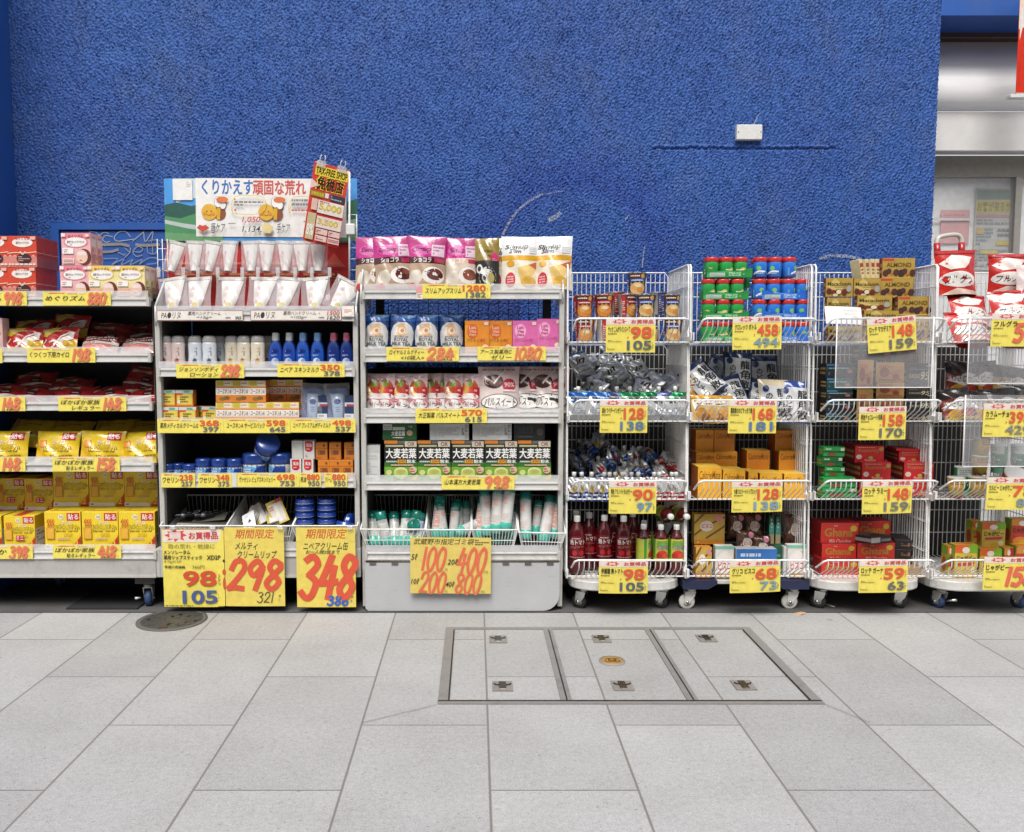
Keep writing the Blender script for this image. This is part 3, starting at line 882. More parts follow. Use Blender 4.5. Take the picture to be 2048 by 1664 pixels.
def caster(r, k, wk='chrome', wt=.026, ang=0):
    """parts of one caster, wheel on the ground at the origin"""
    wh = MB()
    X90 = Matrix.Rotation(R(90), 4, 'Y')
    M_ = Matrix.Rotation(ang, 4, 'Z') @ Matrix.Translation((0, .02, r)) @ X90
    wh.lathe([(r * .82, -wt / 2), (r, -wt / 2 + .004), (r, wt / 2 - .004), (r * .82, wt / 2)], k, 24, 1, M_)
    wh.lathe([(r * .55, -wt / 2 - .001), (r * .55, wt / 2 + .001)], wk if k == 'nylon' else '8d8d8a', 18, 1, M_)
    wh.lathe([(r * .2, -wt / 2 - .009), (r * .2, wt / 2 + .009)], 'chrome', 12, 1, M_)
    fk = MB()
    Mz = Matrix.Rotation(ang, 4, 'Z')
    for s in (-1, 1):
        x = s * (wt / 2 + .004)
        p = [(x, .0 - .018, 2 * r + .012), (x, .03, 2 * r + .012), (x, .034, r + .01), (x, .026, r - .012), (x, .012, r - .008), (x, -.012, 2 * r - .01)]
        fk.add([Mz @ Vector((q[0] - .0015, q[1], q[2])) for q in p] + [Mz @ Vector((q[0] + .0015, q[1], q[2])) for q in p], [[5, 4, 3, 2, 1, 0], [6, 7, 8, 9, 10, 11]] + [[i, (i + 1) % 6, 6 + (i + 1) % 6, 6 + i] for i in range(6)], wk)
    fk.box(-wt / 2 - .006, wt / 2 + .006, -.018, .03, 2 * r + .010, 2 * r + .014, wk, 0, Mz)
    fk.lathe([(.018, 2 * r + .014), (.02, 2 * r + .019), (.02, 2 * r + .025), (.012, 2 * r + .028), (.012, 2 * r + .038)], wk, 14)
    return wh.mesh('wheel'), fk.mesh('fork'), 2 * r + .038
def add_caster(root, x, y, cm, z=.0):
    f_ = link('caster', cm[1], root, (x, y, z))
    link('wheel', cm[0], f_)

S1, c1, w1 = shelf_unit('wide grey shelf unit stocked with heat packs, cropped by the photo edge', -98, 306, [612, 724, 821, 943, 1118], plinth='trolley', posts=False)
S2, c2, w2 = shelf_unit('grey shelf unit of hand creams and lotions with a picture board on top', 318, 711, [642, 753, 865, 975, 1113], plinth='trolley')
S3, c3, w3 = shelf_unit('grey shelf unit of pouches and green tea cartons with a hinged grey front board', 727, 1122, [598, 724, 846, 980, 1120], back_top=Z(735, YG + .45), wire_top=(Z(735, YG + .45), Z(585, YG + .45)), plinth='board')
CM = caster(.042, 'bluerubber', 'postgrey', .03, R(8))
zl = Z(1155, YG)
for x, y in ((w1 / 2 - .07, .07), (-w1 / 2 + .27, .38), (w1 / 2 - .07, .38)):
    add_caster(S1, x, y, CM)
    link('caster_plate', MB().box(x - .045, x + .045, y - .04, y + .04, CM[2] - .002, zl + .006, '3c3a38'), S1)
link('brake_lever', MB().tube([(w1 / 2 - .10, .05, .05), (w1 / 2 - .115, .03, .053)], [.004, .006], 'whiteboard'), S1)
for x, y in ((-w2 / 2 + .1, .12), (w2 / 2 - .1, .12), (-w2 / 2 + .1, .38), (w2 / 2 - .1, .38)): add_caster(S2, x, y, CM)
for x, y in ((-w3 / 2 + .1, .15), (w3 / 2 - .1, .15), (-w3 / 2 + .1, .38), (w3 / 2 - .1, .38)): add_caster(S3, x, y, CM)
for S_, w_ in ((S1, w1), (S2, w2), (S3, w3)):
    for s in (-1, 1):
        if S_ is S1 and s < 0: continue
        mb = MB()
        mb.box(s * (w_ / 2 + .004) - .012, s * (w_ / 2 + .004) + .012, .002 if S_ is not S3 else .02, .4, zl + (.0 if S_ is not S3 else .03), Z(1098, YG), 'postgrey', .002)
        link('base_bracket', mb, S_)
# hinged front board with one rounded corner
mb = MB()
za, zb_ = Z(1222, YG) + .004, Z(1124, YG)
x0, x1 = -w3 / 2 + .002, w3 / 2 - .002
rc = .075
pts = [(x0 + .012, za), (x1 - rc, za)] + [(x1 - rc + rc * math.sin(q), za + rc - rc * math.cos(q)) for q in [R(15 * i) for i in range(1, 7)]] + [(x1, zb_), (x0, zb_), (x0, za + .012)]
n_ = len(pts)
mb.add([(x, -.010, z) for x, z in pts] + [(x, .002, z) for x, z in pts], [list(range(n_)), list(range(2 * n_ - 1, n_ - 1, -1))] + [[i, n_ + i, n_ + (i + 1) % n_, (i + 1) % n_] for i in range(n_)], 'panelpaint')
fb = link('front_board', mb, S3)
mb = MB()
mb.tube([(x0 + .005, -.008, zb_ + .005), (x1 - .005, -.008, zb_ + .005)], .005, '8a857c:m', 8)
for i in range(9): mb.box(x0 + .02 + i * .1, x0 + .05 + i * .1, -.0125, -.010, zb_ - .012, zb_ + .002, '8a857c:m')
link('hinge', mb, fb)
# crumpled clear film hung behind the open back
mb = MB()
fx0, fx1, fz0, fz1 = X(782, 650, 4.2), X(1045, 650, 4.2), Z(688, 4.2), Z(596, 4.2)
nx, nz = 22, 10
vs = [(fx0 + (fx1 - fx0) * i / nx - (.05 * (1 - j / nz) if i == nx else 0), YG + .43 + .012 * math.sin(i * .9 + j * .7) + .008 * math.sin(i * 2.3 - j), fz0 + (fz1 - fz0) * j / nz) for j in range(nz + 1) for i in range(nx + 1)]
mb.add(vs, [[j * (nx + 1) + i, j * (nx + 1) + i + 1, (j + 1) * (nx + 1) + i + 1, (j + 1) * (nx + 1) + i] for j in range(nz) for i in range(nx)], 'filmsheet', True)
thing('plastic_film', 'crumpled clear plastic film hung behind the milk tea shelf', 'plastic film', mb.mesh('film'))

# ================================================================== WIRE BASKETS
BW, BD, BH, PITCH = .535, .40, .345, (Z(637, YR) - Z(1120, YR)) / 3
LIPZ, LIPY = .103, -.12
def arch(x0, x1, z, y, r=.02):
    return [(x0, y, z - r * 1.6), (x0 + r * .3, y, z - r * .5), (x0 + r, y, z), (x1 - r, y, z), (x1 - r * .3, y, z - r * .5), (x1, y, z - r * 1.6)]
def make_basket():
    P = []
    w, d, h = BW / 2, BD, BH
    k = 'whitewire'
    mb = MB()                         # back
    for i in range(23): 
        x = -w + .02 + (BW - .04) * i / 22
        mb.tube([(x, d, .0), (x, d, h - .005)], .0021, k, 5, False)
    for z in (h * .33, h * .66, h * .86): mb.tube([(-w + .01, d + .004, z), (w - .01, d + .004, z)], .0024, k, 5, False)
    mb.tube([(-w + .004, d, .0), (-w + .004, d, h - .02), (-w + .02, d, h), (w - .02, d, h), (w - .004, d, h - .02), (w - .004, d, 0)], .0034, k, 6, False)
    P.append(('back_grille', mb.mesh('back_grille')))
    for s in (-1, 1):
        mb = MB()
        x = s * w
        for i in range(18):
            y = .012 + (d - .02) * i / 17
            mb.tube([(x, y, .0), (x, y, h - .004)], .0021, k, 5, False)
        for z in (h * .33, h * .72): mb.tube([(x - s * .004, .0, z), (x - s * .004, d, z)], .0024, k, 5, False)
        mb.tube([(x, -.012, .01), (x, -.002, h * .55), (x, .004, h - .012), (x, .016, h), (x, d - .01, h)], .0042, k, 7, False)
        mb.tube([(x, -.06, .035), (x, -.012, .004), (x, d, .0)], .0036, k, 6, False)
        # corner cleat that hooks on the basket below
        mb.box(x - .005, x + .005, -.04, .02, -.002, .028, 'whitewire', .002)
        mb.box(x - .003, x + .003, -.065, -.04, .01, .045, 'whitewire', .001)
        mb.box(x - .006, x + .006, d - .03, d, -.004, .02, 'whitewire', .002)
        P.append(('side_grille', mb.mesh('side_grille')))
    mb = MB()                         # low slanting front
    r = .016
    xs_ = w - .022
    rim = [(-xs_ - .004, -.052, LIPZ - .05), (-xs_, LIPY + .02, LIPZ - .02), (-xs_ + .004, LIPY, LIPZ - .006), (-xs_ + .018, LIPY - .002, LIPZ), (xs_ - .018, LIPY - .002, LIPZ), (xs_ - .004, LIPY, LIPZ - .006), (xs_, LIPY + .02, LIPZ - .02), (xs_ + .004, -.052, LIPZ - .05)]
    mb.tube(rim, .0045, k, 8, False)
    for i in range(21):
        x = -xs_ + .022 + (2 * xs_ - .044) * i / 20
        mb.tube([(x, LIPY - .001, LIPZ - .002), (x, LIPY, LIPZ - .03), (x, LIPY + .012, LIPZ - .045), (x, -.012, .004)], .0025, k, 5, False)
    mb.tube([(-w, -.012, .002), (w, -.012, .002)], .0036, k, 6, False)
    P.append(('front_grille', mb.mesh('front_grille')))
    mb = MB()
    for i in range(21):
        x = -w + .02 + (BW - .04) * i / 20
        mb.tube([(x, -.01, .0), (x, d, .0)], .0019, k, 4, False)
    for y in (.1, .2, .3): mb.tube([(-w, y, -.004), (w, y, -.004)], .0024, k, 5, False)
    P.append(('floor_grille', mb.mesh('floor_grille')))
    return P
BK = make_basket()
CARTU = [(1150, 1383), (1403.5, 1635), (1660, 1892), (1912, 2145)]
CARTX = [(X(a, 637, YR) + X(b, 637, YR)) / 2 for a, b in CARTU]
Z0 = Z(637, YR) - LIPZ               # floor of the top basket
def bz(t): return Z0 - PITCH * t      # floor of basket t (0 top .. 3 bottom)
WHERE = ['top', 'second from top', 'third from top', 'bottom']
HOLD = [['soup cups', 'silver jelly pouches', 'small capped jelly pouches', 'juice bottles'],
        ['gum bottles in trays', 'white candy bags', 'orange cartons', 'biscuit packs'],
        ['gold chocolate boxes', 'dark chocolate boxes', 'green and red boxes', 'red chocolate boxes'],
        ['red cereal bags', 'white labelled snack bags', 'snack cups', 'yellow potato boxes']]
for c in range(4):
    for t in range(4):
        thing('wire_basket', 'white stacking wire basket full of ' + HOLD[c][t] + ', ' + WHERE[t] + ' in its stack', 'wire basket', BK, (CARTX[c] + rnd(-.002, .002), YP + rnd(-.003, .003), bz(t)), (0, 0, R(rnd(-.3, .3))), 'stacked wire baskets')
# dollies under the stacks
def round_board(w, d, r, z0, z1, k, bow=.0):
    out = []
    for sx, sy, a0 in ((1, -1, -90), (1, 1, 0), (-1, 1, 90), (-1, -1, 180)):
        for i in range(6):
            q = R(a0 + 18 * i)
            x, y = sx * (w / 2 - r) + r * math.cos(q), sy * (d / 2 - r * .8) + r * .8 * math.sin(q)
            out.append((x, y))
    n = len(out)
    mb = MB()
    mb.add([(x * .985, y * .985, z0) for x, y in out] + [(x, y, z0 + .005) for x, y in out] + [(x, y, z1 - .005) for x, y in out] + [(x * .985, y * .985, z1) for x, y in out],
           [list(range(n - 1, -1, -1)), list(range(3 * n, 4 * n))] + [[j * n + i, j * n + (i + 1) % n, j * n + n + (i + 1) % n, j * n + n + i] for j in range(3) for i in range(n)], k)
    return mb
zB = bz(3)
CMW = caster(.035, 'rubber', 'chrome', .024, R(55))
CMW2 = caster(.035, 'rubber', 'chrome', .024, R(50))
CMN = caster(.036, 'nylon', 'whiteboard', .02, R(90))
CMB = caster(.034, 'bluerubber', 'postgrey', .028, R(15))
ztop = zB - .012
DL = ['white oval dolly on black casters under the stack of soup cups and juices', 'dark navy dolly on white nylon wheels under the gum stack',
      'white oval dolly on chrome casters under the chocolate stack', 'white oval dolly on blue wheeled casters under the crisps stack, cut by the photo edge']
for c in range(4):
    wC, cm = [(.50, CMW), (.55, CMN), (.50, CMW2), (.50, CMB)][c]
    zc = cm[2]
    if c == 1:
        parts = []
        for s in (-1, 1):
            bd = MB()
            p = [(s * .285, zc - .004), (s * .17, zc - .004), (s * .13, zc + .02), (s * .13, ztop - .002), (s * .285, ztop - .002)]
            p = p if s < 0 else p[::-1]
            bd.add([(x, -.03, z) for x, z in p] + [(x, .38, z) for x, z in p], [list(range(5)), list(range(9, 4, -1))] + [[i, 5 + i, 5 + (i + 1) % 5, (i + 1) % 5] for i in range(5)], 'navyboard')
            parts.append(('corner_block', bd.mesh('corner_block')))
        parts += [('board', MB().box(-.2, .2, -.015, .36, ztop - .022, ztop - .004, 'whiteboard', .002).mesh('board'))]
    else:
        parts = [('board', round_board(wC, .46, .13, max(zc - .002, ztop - .05), ztop, 'whiteboard').mesh('board'))]
    o = thing('dolly', DL[c], 'dolly', parts, (CARTX[c], YP, 0), (0, 0, 0), 'dollies under the basket stacks')
    if c != 1:
        for ch in o.children: ch.location = (0, .17, 0)
    for x, y in ((-wC / 2 + .065, .02), (wC / 2 - .065, .02), (-wC / 2 + .08, .33), (wC / 2 - .08, .33)):
        if c == 1: x = math.copysign(.235, x)
        add_caster(o, x, y, cm)
    if c == 3: link('brake_lever', MB().tube([(-wC / 2 + .065, -.02, .05), (-wC / 2 + .10, -.045, .062)], [.004, .007], 'chrome'), o)

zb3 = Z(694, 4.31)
thing('shade_board', 'added dark board standing in for shade behind the lower wire baskets', 'board', MB().box(CARTX[0] - .27, CARTX[3] + .27, 4.305, 4.32, .01, zb3, 'darkback').mesh('board'))  # invented board, near black in place of the unlit wall behind the baskets
# small wire trays on the bottom shelves
def tray_basket(w, hb, hf, d):
    mb = MB()
    k = 'whitewire'
    t, b = .5, .40
    rim = [(-w * t, 0, hf), (w * t, 0, hf), (w * t, d, hb), (-w * t, d, hb)]
    mb.tube(rim, .0042, k, 7, closed=True)
    P = [('rim', mb.mesh('rim'))]
    mb = MB()
    dz = .035
    nf = 14
    for i in range(nf):
        q = (i + .5) / nf - .5
        mb.tube([(w * 2 * t * q, 0, hf), (w * 2 * b * q, dz, .004)], .0019, k, 5, False)
        mb.tube([(w * 2 * b * q, dz, .004), (w * 2 * b * q, d - .02, .004)], .0017, k, 4, False)
        mb.tube([(w * 2 * t * q, d, hb), (w * 2 * b * q, d - .02, .004)], .0017, k, 4, False)
    ns = 24
    for s in (-1, 1):
        for i in range(1, ns):
            q = i / ns
            mb.tube([(s * w * t, d * q, hf + (hb - hf) * q), (s * w * b, dz + (d - .02 - dz) * q, .004)], .0019, k, 5, False)
        mb.tube([(s * w * b, dz, .004), (s * w * b, d - .02, .004)], .0028, k, 5, False)
        mb.tube([(s * w * t, 0, hf), (s * w * b, dz, .004)], .0028, k, 5, False)
        mb.tube([(s * w * .45, dz * .5, hf * .5), (s * w * .45, d * .99, hb * .5)], .0019, k, 5, False)
    mb.tube([(-w * b, dz, .004), (w * b, dz, .004)], .0028, k, 5, False)
    mb.tube([(-w * t, d, hb * .55), (w * t, d, hb * .55)], .0019, k, 5, False)
    mb.tube([(-w * .45, dz * .5, hf * .5), (w * .45, dz * .5, hf * .5)], .0019, k, 5, False)
    P.append(('wire_mesh', mb.mesh('wire_mesh')))
    return P
TRAYS = []
YT = YG - .02
for (u0, u1), what in zip(((319, 453), (452, 586), (583, 715)), ('dark lip sticks', 'cream lip packs', 'blue cream tins')):
    zf = floorz(1113) + .004
    a, b = X(u0, 1055, YT), X(u1, 1055, YT)
    hf = Z(1052, YT) - zf
    TRAYS.append(((a + b) / 2, b - a, zf, hf))
    thing('wire_tray', 'white wire bin holding ' + what + ' at the foot of the cream shelf', 'wire bin', tray_basket(b - a - .004, Z(990, YG + .32) - zf, hf, .34), ((a + b) / 2, YT, zf), (0, 0, 0), 'small wire bins')
for i, ((u0, u1), v) in enumerate(zip(((720, 851), (851, 943), (943, 1036), (1036, 1131)), (1059, 1060, 1060, 1066))):
    zf = floorz(1120) + .002
    a, b = X(u0, 1055, YT), X(u1, 1055, YT)
    hf = Z(v, YT) - zf
    TRAYS.append(((a + b) / 2, b - a, zf, hf))
    thing('wire_tray', 'white wire bin of teal capped bag rolls, ' + ['widest of the four', 'just beside the widest one', 'holding the tallest upright rolls', 'slightly tilted at the post'][i], 'wire bin', tray_basket(b - a - .004, Z(990, YG + .32) - zf, hf, .34), ((a + b) / 2, YT, zf), (0, R(1.5) if i == 3 else 0, 0), 'small wire bins')

# ================================================================== PRICE CARDS
Yc = 'eddc62'
def px_card(name, label, u0, v0, u1, v1, y, src, base=Yc, rot=(0, 0, 0), bend=0., fin=':p', t=.0012, group='yellow price cards'):
    a, b = W(u0, v1, y), W(u1, v0, y)
    w, h = b[0] - a[0], b[2] - a[2]
    return thing(name, label, 'price card', flat(w, h, base, src, fin, t, bend).mesh(name), ((a[0] + b[0]) / 2, y, (a[2] + b[2]) / 2), rot, group)
BURST = 'p d8484a 12 90 18 93 16 97 22 95.5 26 99 29 96 36 98 35 94 42 91 36 89 37 85 30 87 27 84 23 87 16 85.5 17 88.5; r 20 88 33 94.5 e8c8c0'
def sale(u0, v0, u1, v1, name, p1, p2, c2='5a626c', y=None, rot=(0, 0, 0), sub='140g', what='', hand=None):
    y = y or YR - .012
    src = 'r 0 81.5 100 100 e9d9cf; ' + BURST + '; b 50 85 95 96.5 d0494c お買得品; '
    src += 'b 4 60 48 77 2e2c22 %s; g 4 53 22 58 6b6434 1; g 4 31 36 37 5d572f 2; g 3 8 18 16 7a7236 2; ' % name
    if hand: src += 'h 40 16 100 68 e0684e %s 22' % hand
    else: src += 'e 44 45 1.6 2 d8553c; b 49 41 92 76 dd5b3a %s; b %d 8 92 35 %s %s; g 93 46 97 70 c98a40 4; g 93 10 97 32 8a8244 3' % (p1, 42 if len(p2) > 2 else 58, c2, p2)
    return px_card('price_card', 'yellow price card %s %s clipped on the %s' % (hand or p1, ('and ' + p2) if not hand else '', what), u0, v0, u1, v1, y, src, rot=rot, bend=rnd(.003, .012), group='cart price cards')
sale(1212, 637, 1312, 705, 'サッカ こんがりパンスープ', '98', '105', what='soup cup basket')
sale(1200, 800, 1296, 866, '森永 ウイダーインゼリー', '128', '138', '5a7a9c', what='silver jelly basket')
sale(1218, 963, 1314, 1028, '明治 アミノバイタルゼリー', '90', '97', '6f97b8', what='small jelly basket')
sale(1198, 1122, 1297, 1188, '伊藤園 熟トマト', '98', '105', sub='900g', what='juice bottle basket')
sale(1465, 633, 1565, 699, 'クロレッツ ボトル', '458', '494', '7c98a0', rot=(0, R(-.8), 0), what='gum bottle basket')
sale(1457, 800, 1555, 867, '龍角散ののどすっきり飴', '168', '181', '5a78a4', what='candy bag basket')
sale(1464, 963, 1567, 1025, '大塚 カロリーメイトブロック', '128', '138', '7f9cb4', rot=(0, R(-1.2), 0), what='orange carton basket')
sale(1460, 1121, 1563, 1186, 'グリコ ビスコ', '68', '73', '7f9cae', rot=(0, R(-2), 0), what='biscuit basket')
sale(1735, 634, 1835, 703, 'ロッテ マカデミア', '148', '159', '6a6a6a', y=YR - .03, rot=(0, R(-5.5), 0), what='clear sheet, tilted')
sale(1718, 813, 1815, 880, '明治チョコレート効果', '158', '170', '6a6a68', y=YR - .02, rot=(0, R(-1), 0), what='dark chocolate basket')
sale(1725, 961, 1827, 1028, 'ロッテ ラミー', '148', '159', '77776e', rot=(0, R(-1.5), 0), what='red and green box basket')
sale(1718, 1120, 1818, 1186, 'ロッテ ガーナ', '59', '63', '6c6c68', rot=(0, R(-1), 0), what='red chocolate basket')
sale(1983, 627, 2090, 693, 'フルグラ', '', '', hand='578', y=YR - .03, what='clear sheet before red cereal bags')
sale(1966, 807, 2072, 874, 'カラムーチョ', '398', '429', '84847a', y=YR - .03, what='clear sheet of the snack stack')
sale(1973, 955, 2078, 1020, 'カルビー じゃがりこ', '78', '84', '7f9098', what='snack cup basket')
sale(1967, 1114, 2072, 1181, 'じゃがビー', '', '', hand='158', what='potato box basket')
# clear sheets standing in the last two stacks, white edged
def clear_sheet(label, u0, v0, u1, v1, y):
    a, b = W(u0, v1, y), W(u1, v0, y)
    w, h = b[0] - a[0], b[2] - a[2]
    pane = MB().box(-w / 2 + .004, w / 2 - .004, -.0012, .0012, .004, h, 'clearsheet')
    fr = MB().tube([(-w / 2 + .002, 0, h), (-w / 2 + .002, 0, .002), (w / 2 - .002, 0, .002), (w / 2 - .002, 0, h)], .0032, 'e9e9e7', 6)
    thing('clear_sheet', label, 'clear sheet', [('pane', pane.mesh('pane')), ('edge_trim', fr.mesh('edge_trim'))], ((a[0] + b[0]) / 2, y, a[2]), (0, 0, 0), 'clear sheets with white edges')
clear_sheet('clear plastic sheet with white edges hung over the dark chocolate boxes', 1669, 633, 1869, 776, YR - .012)
clear_sheet('clear plastic sheet with white edges before the red cereal bags', 1933, 629, 2135, 768, YR - .012)
clear_sheet('clear plastic sheet with white edges before the snack cups', 1924, 790, 2130, 934, YR - .016)

# shelf-edge cards
ys = YG - .0085
def rail(u0, v0, u1, v1, name, price, small='', what='', hand=True, sc_=.30, name2='', base=Yc, y=None):
    src = 'p dd7a5c 7 89 12 96 30 93 30 97 33 91 30 85 30 89 12 86; r 36 86 62 96 ead8c8; g 37 88 61 94 d08a78 1; g 95 12 98 75 c98f4a 4; '
    if name2: src += 'n 4 46 %d 80 2c2820 %s; n 20 8 %d 40 2c2820 %s; ' % (100 - sc_ * 100 - 8, name, 100 - sc_ * 100 - 8, name2)
    else: src += 'n 4 34 %d 74 2c2820 %s; ' % (100 - sc_ * 100 - 8, name)
    if hand: src += 'h %d 10 93 90 e07a56 %s 22; ' % (95 - sc_ * 100, price)
    else: src += 'b %d 50 93 92 dd5a34 %s; ' % (94 - sc_ * 100, price)
    if small: src += ('n 72 4 91 20 4a4438 %s' if hand else 'b %d 8 93 44 66666e %%s' % (99 - sc_ * 100)) % small
    return px_card('price_card', 'yellow shelf edge card %s%s under the %s' % ('handwritten ' if hand else 'printed ', price, what), u0, v0, u1, v1, y or ys, src, base=base, bend=0, group='shelf edge price cards')
rail(-80, 583, 53, 611, 'めぐりズム', '998', '', 'tall red boxes')
rail(86, 584, 221, 611, 'めぐりズム', '880', '950', 'pink eye mask boxes')
rail(-110, 698, 4, 726, 'カイロ', '198', '', 'mixed red packs at the photo edge')
rail(55, 696, 190, 725, 'くつくつ下用カイロ', '198', '213', 'red packs and clear packs')
rail(-85, 794, 50, 822, 'ぽかぽか', '148', '159', 'dark red packs at the photo edge')
rail(117, 794, 252, 822, 'ぽかぽか家族', '148', '159', 'dark red packs', name2='レギュラー')
rail(-84, 914, 50, 943, 'ぽかぽか', '148', '', 'yellow packs at the photo edge')
rail(105, 914, 239, 943, 'ぽかぽか家族', '158', '170', 'yellow packs', name2='貼るレギュラー')
rail(-70, 1091, 65, 1118, 'ぽかぽか', '398', '', 'small yellow box')
rail(106, 1090, 242, 1117, 'ぽかぽか家族', '418', '451', 'three big yellow boxes', name2='貼るレギュラー')
rail(353, 728, 488, 756, 'ジョンソンボディ', '298', '321', 'pale lotion bottles', name2='ローション')
rail(555, 727, 689, 754, 'ニベア スキンミルク', '350', '378', 'blue lotion bottles', hand=False, sc_=.30)
rail(315, 838, 447, 866, '薬用メディカルクリームG', '368', '397', 'small orange and yellow boxes', hand=False)
rail(448, 838, 580, 866, 'ユースキンA サービスパック', '598', '645', 'stacked orange cream boxes', hand=False)
rail(581, 838, 711, 865, 'ニベア プレミアムボディミルク', '498', '537', 'clear bags with blue bottles', hand=False)
rail(323, 947, 390, 975, 'ワセリン', '238', '257', 'smallest blue lidded jars', hand=False, sc_=.4)
rail(397, 947, 463, 975, 'ワセリン', '348', '375', 'middle sized blue lidded jars', hand=False, sc_=.4)
rail(474, 946, 598, 974, 'ヴァセリン ピュアスキンジェリー', '698', '753', 'large blue lidded jars', hand=False)
rail(599, 946, 642, 974, '馬油', '880', '950', 'white and red boxes', hand=False, sc_=.6)
rail(649, 946, 694, 974, 'クリーム', '880', '950', 'small orange boxes', hand=False, sc_=.6)
rail(845, 568, 981, 597, 'スリムアップスリム', '1280', '1382', 'pink and white pouches', hand=False, sc_=.35)
rail(773, 694, 918, 722, 'ロイヤルミルクティー', '284', '306', 'milk tea bags', sc_=.4, name2='<10袋入>')
rail(955, 693, 1092, 721, 'アース製薬用C', '1080', '1166', 'orange and pink boxes', sc_=.42, name2='ゼリー')
rail(831, 817, 974, 846, '大正製薬 パルスイート', '570', '615', 'sweetener pouches', hand=False)
rail(883, 951, 1029, 979, '山本漢方大麦若葉', '998', '967', 'green tea cartons', sc_=.38)
px_card('price_card', 'pink edged small card tucked beside the printed 1280 card', 833, 573, 846, 598, ys + .002, 'r 0 50 100 100 e79a9a; g 10 10 90 45 a88 3', base='efe3cf', group='shelf edge price cards')
px_card('price_card', 'white strip card with handwritten hand cream name, nearer the heat pack shelf', 314, 621, 486, 641, ys, 'r 0 0 100 100 b04a4a; r .6 5 99.4 95 e9e3da; n 5 18 28 82 3a3028 PA●リヌ; n 36 50 74 90 4a4238 薬用ハンドクリーム; n 46 12 64 44 6a6258 <15g>; g 80 55 90 80 777 1; g 80 18 90 40 777 1; n 91 10 98 42 4a4238 90', base='e9e3da', group='shelf edge price cards')
px_card('price_card', 'white strip card ending in red 1500 under the hanging hand creams', 501, 620, 683, 641, ys, 'r 0 0 100 100 b04a4a; r .6 5 99.4 95 e9e3da; n 4 18 27 82 3a3028 PA●リヌ; n 36 50 72 90 4a4238 薬用ハンドクリーム; n 44 12 62 44 6a6258 <102g>; g 75 55 83 80 777 1; g 75 18 83 40 777 1; n 84 50 98 92 c4544a 1500; n 84 8 98 46 4a4238 1620', base='e9e3da', group='shelf edge price cards')
px_card('price_card', 'small round white sticker card at the end of the hand cream rail', 684, 612, 708, 633, ys - .004, 'e 50 50 50 50 efe7da; e 50 50 44 44 f3ece2; g 20 30 80 70 d08a78 3', base='efe7da', group='shelf edge price cards')
px_card('price_card', 'blank white slip in the rail between two jar cards', 464, 946, 474, 974, ys, '', base='d8d4cc', group='shelf edge price cards')

# big hanging cards
yb_ = YT - .014
px_card('price_card', 'big printed yellow card 98 and 105 hung on the first wire bin', 327, 1058, 443, 1215, yb_, 'r 0 99.4 100 100 b85a44; r 1.5 83 98 99 ead9cb; p d8484a 4 92 12 94 9 97.5 17 96 23 99 26 96.5 38 98 35 95 42 92 35 90 38 85 29 88 22 83.5 20 87.5 9 85 13 89; r 13 87.5 32 96 e8cfc8; b 45 87 93 96 cf3f44 お買得品; t 10 75 88 81 8a8440 唇の荒れ・乾燥に; b 2 68 47 73 39351f メンソレータム; b 2 61 66 66.5 39351f 薬用リップスティック; b 74 61 97 66.5 39351f XD2P; t 2 56.5 32 60 6a6434 4.0gX2P; b 3 50 38 53.5 3d3822 希望小売価格; t 50 49.5 70 54 4a4526 760円; b 34 27 89 47 d4502e 98; b 32 5 90 22 4e5f94 105; t 92 28 96 43 c07a3c 税; g 92 6 96 18 8a8244 3; g 3 1 50 3.5 8a8244 1', group='big yellow hanging cards', bend=.01)
px_card('price_card', 'second copy of the big printed card peeking behind it, red digits at its edge', 436, 1061, 447, 1212, yb_ + .004, 'e 96 45 25 4 cf5a34; e 96 30 20 8 cf5a34; e 95 60 16 2 333', group='big yellow hanging cards')
HD = 'h 20 84 26 96 c9552f 0; '
px_card('price_card', 'big yellow card with red brushed 298 on the middle wire bin', 451, 1055, 567, 1213, yb_, 'n 18 86 84 98 cf5a30 期間限定; l c9b64a .3 0 82 100 82; n 18 72 56 81 4a4430 メルティ; n 22 61 88 71 4a4430 クリームリップ; h 2 22 96 58 d9573a 298 19; h 52 5 82 18 55503e 321 9; g 90 30 95 40 c98a40 2; g 90 6 95 16 8a8244 2', base='e6d062', group='big yellow hanging cards', bend=.006)
px_card('price_card', 'big yellow card with red brushed 348 and a blue 386 on the tin bin', 594, 1055, 710, 1215, yb_, 'n 16 86 86 98.5 cf5a30 期間限定; l c9b64a .3 0 82 100 82; n 12 72 88 82 4a4430 ニベアクリーム缶; n 16 67 74 72 4a4430 お一人様2個まで; h 2 12 100 64 d9573a 348 16; h 50 3 88 14 3f63b4 386 24; g 91 30 96 40 c98a40 2; g 91 6 96 16 8a8244 2', base='e6d062', group='big yellow hanging cards', bend=.006)
px_card('price_card', 'wide yellow card of brushed bag prices 100 to 800 on the grey board', 821, 1075, 982, 1187, YT - .016, 'n 4 87 79 98 3a3524 武蔵野市指定ゴミ袋; g 80 86 98 97 5a5434 3; h 12 42 44 82 df6e4c 100 12; h 56 38 94 81 df6e4c 400 12; h 10 2 44 38 df6e4c 200 12; h 54 1 88 36 df6e4c 800 12; n 1 60 9 71 3a3524 5ℓ; n 46 52 59 62 3a3524 20ℓ; n 1 17 11 27 3a3524 10ℓ; n 44 12 55 22 3a3524 40ℓ; t 43 41 46 45 5a5434 円; t 92 37 96 41 5a5434 円; t 43 2 46 6 5a5434 円; t 88 2 92 6 5a5434 円', base='dfc868', group='big yellow hanging cards', rot=(0, R(.4), 0))
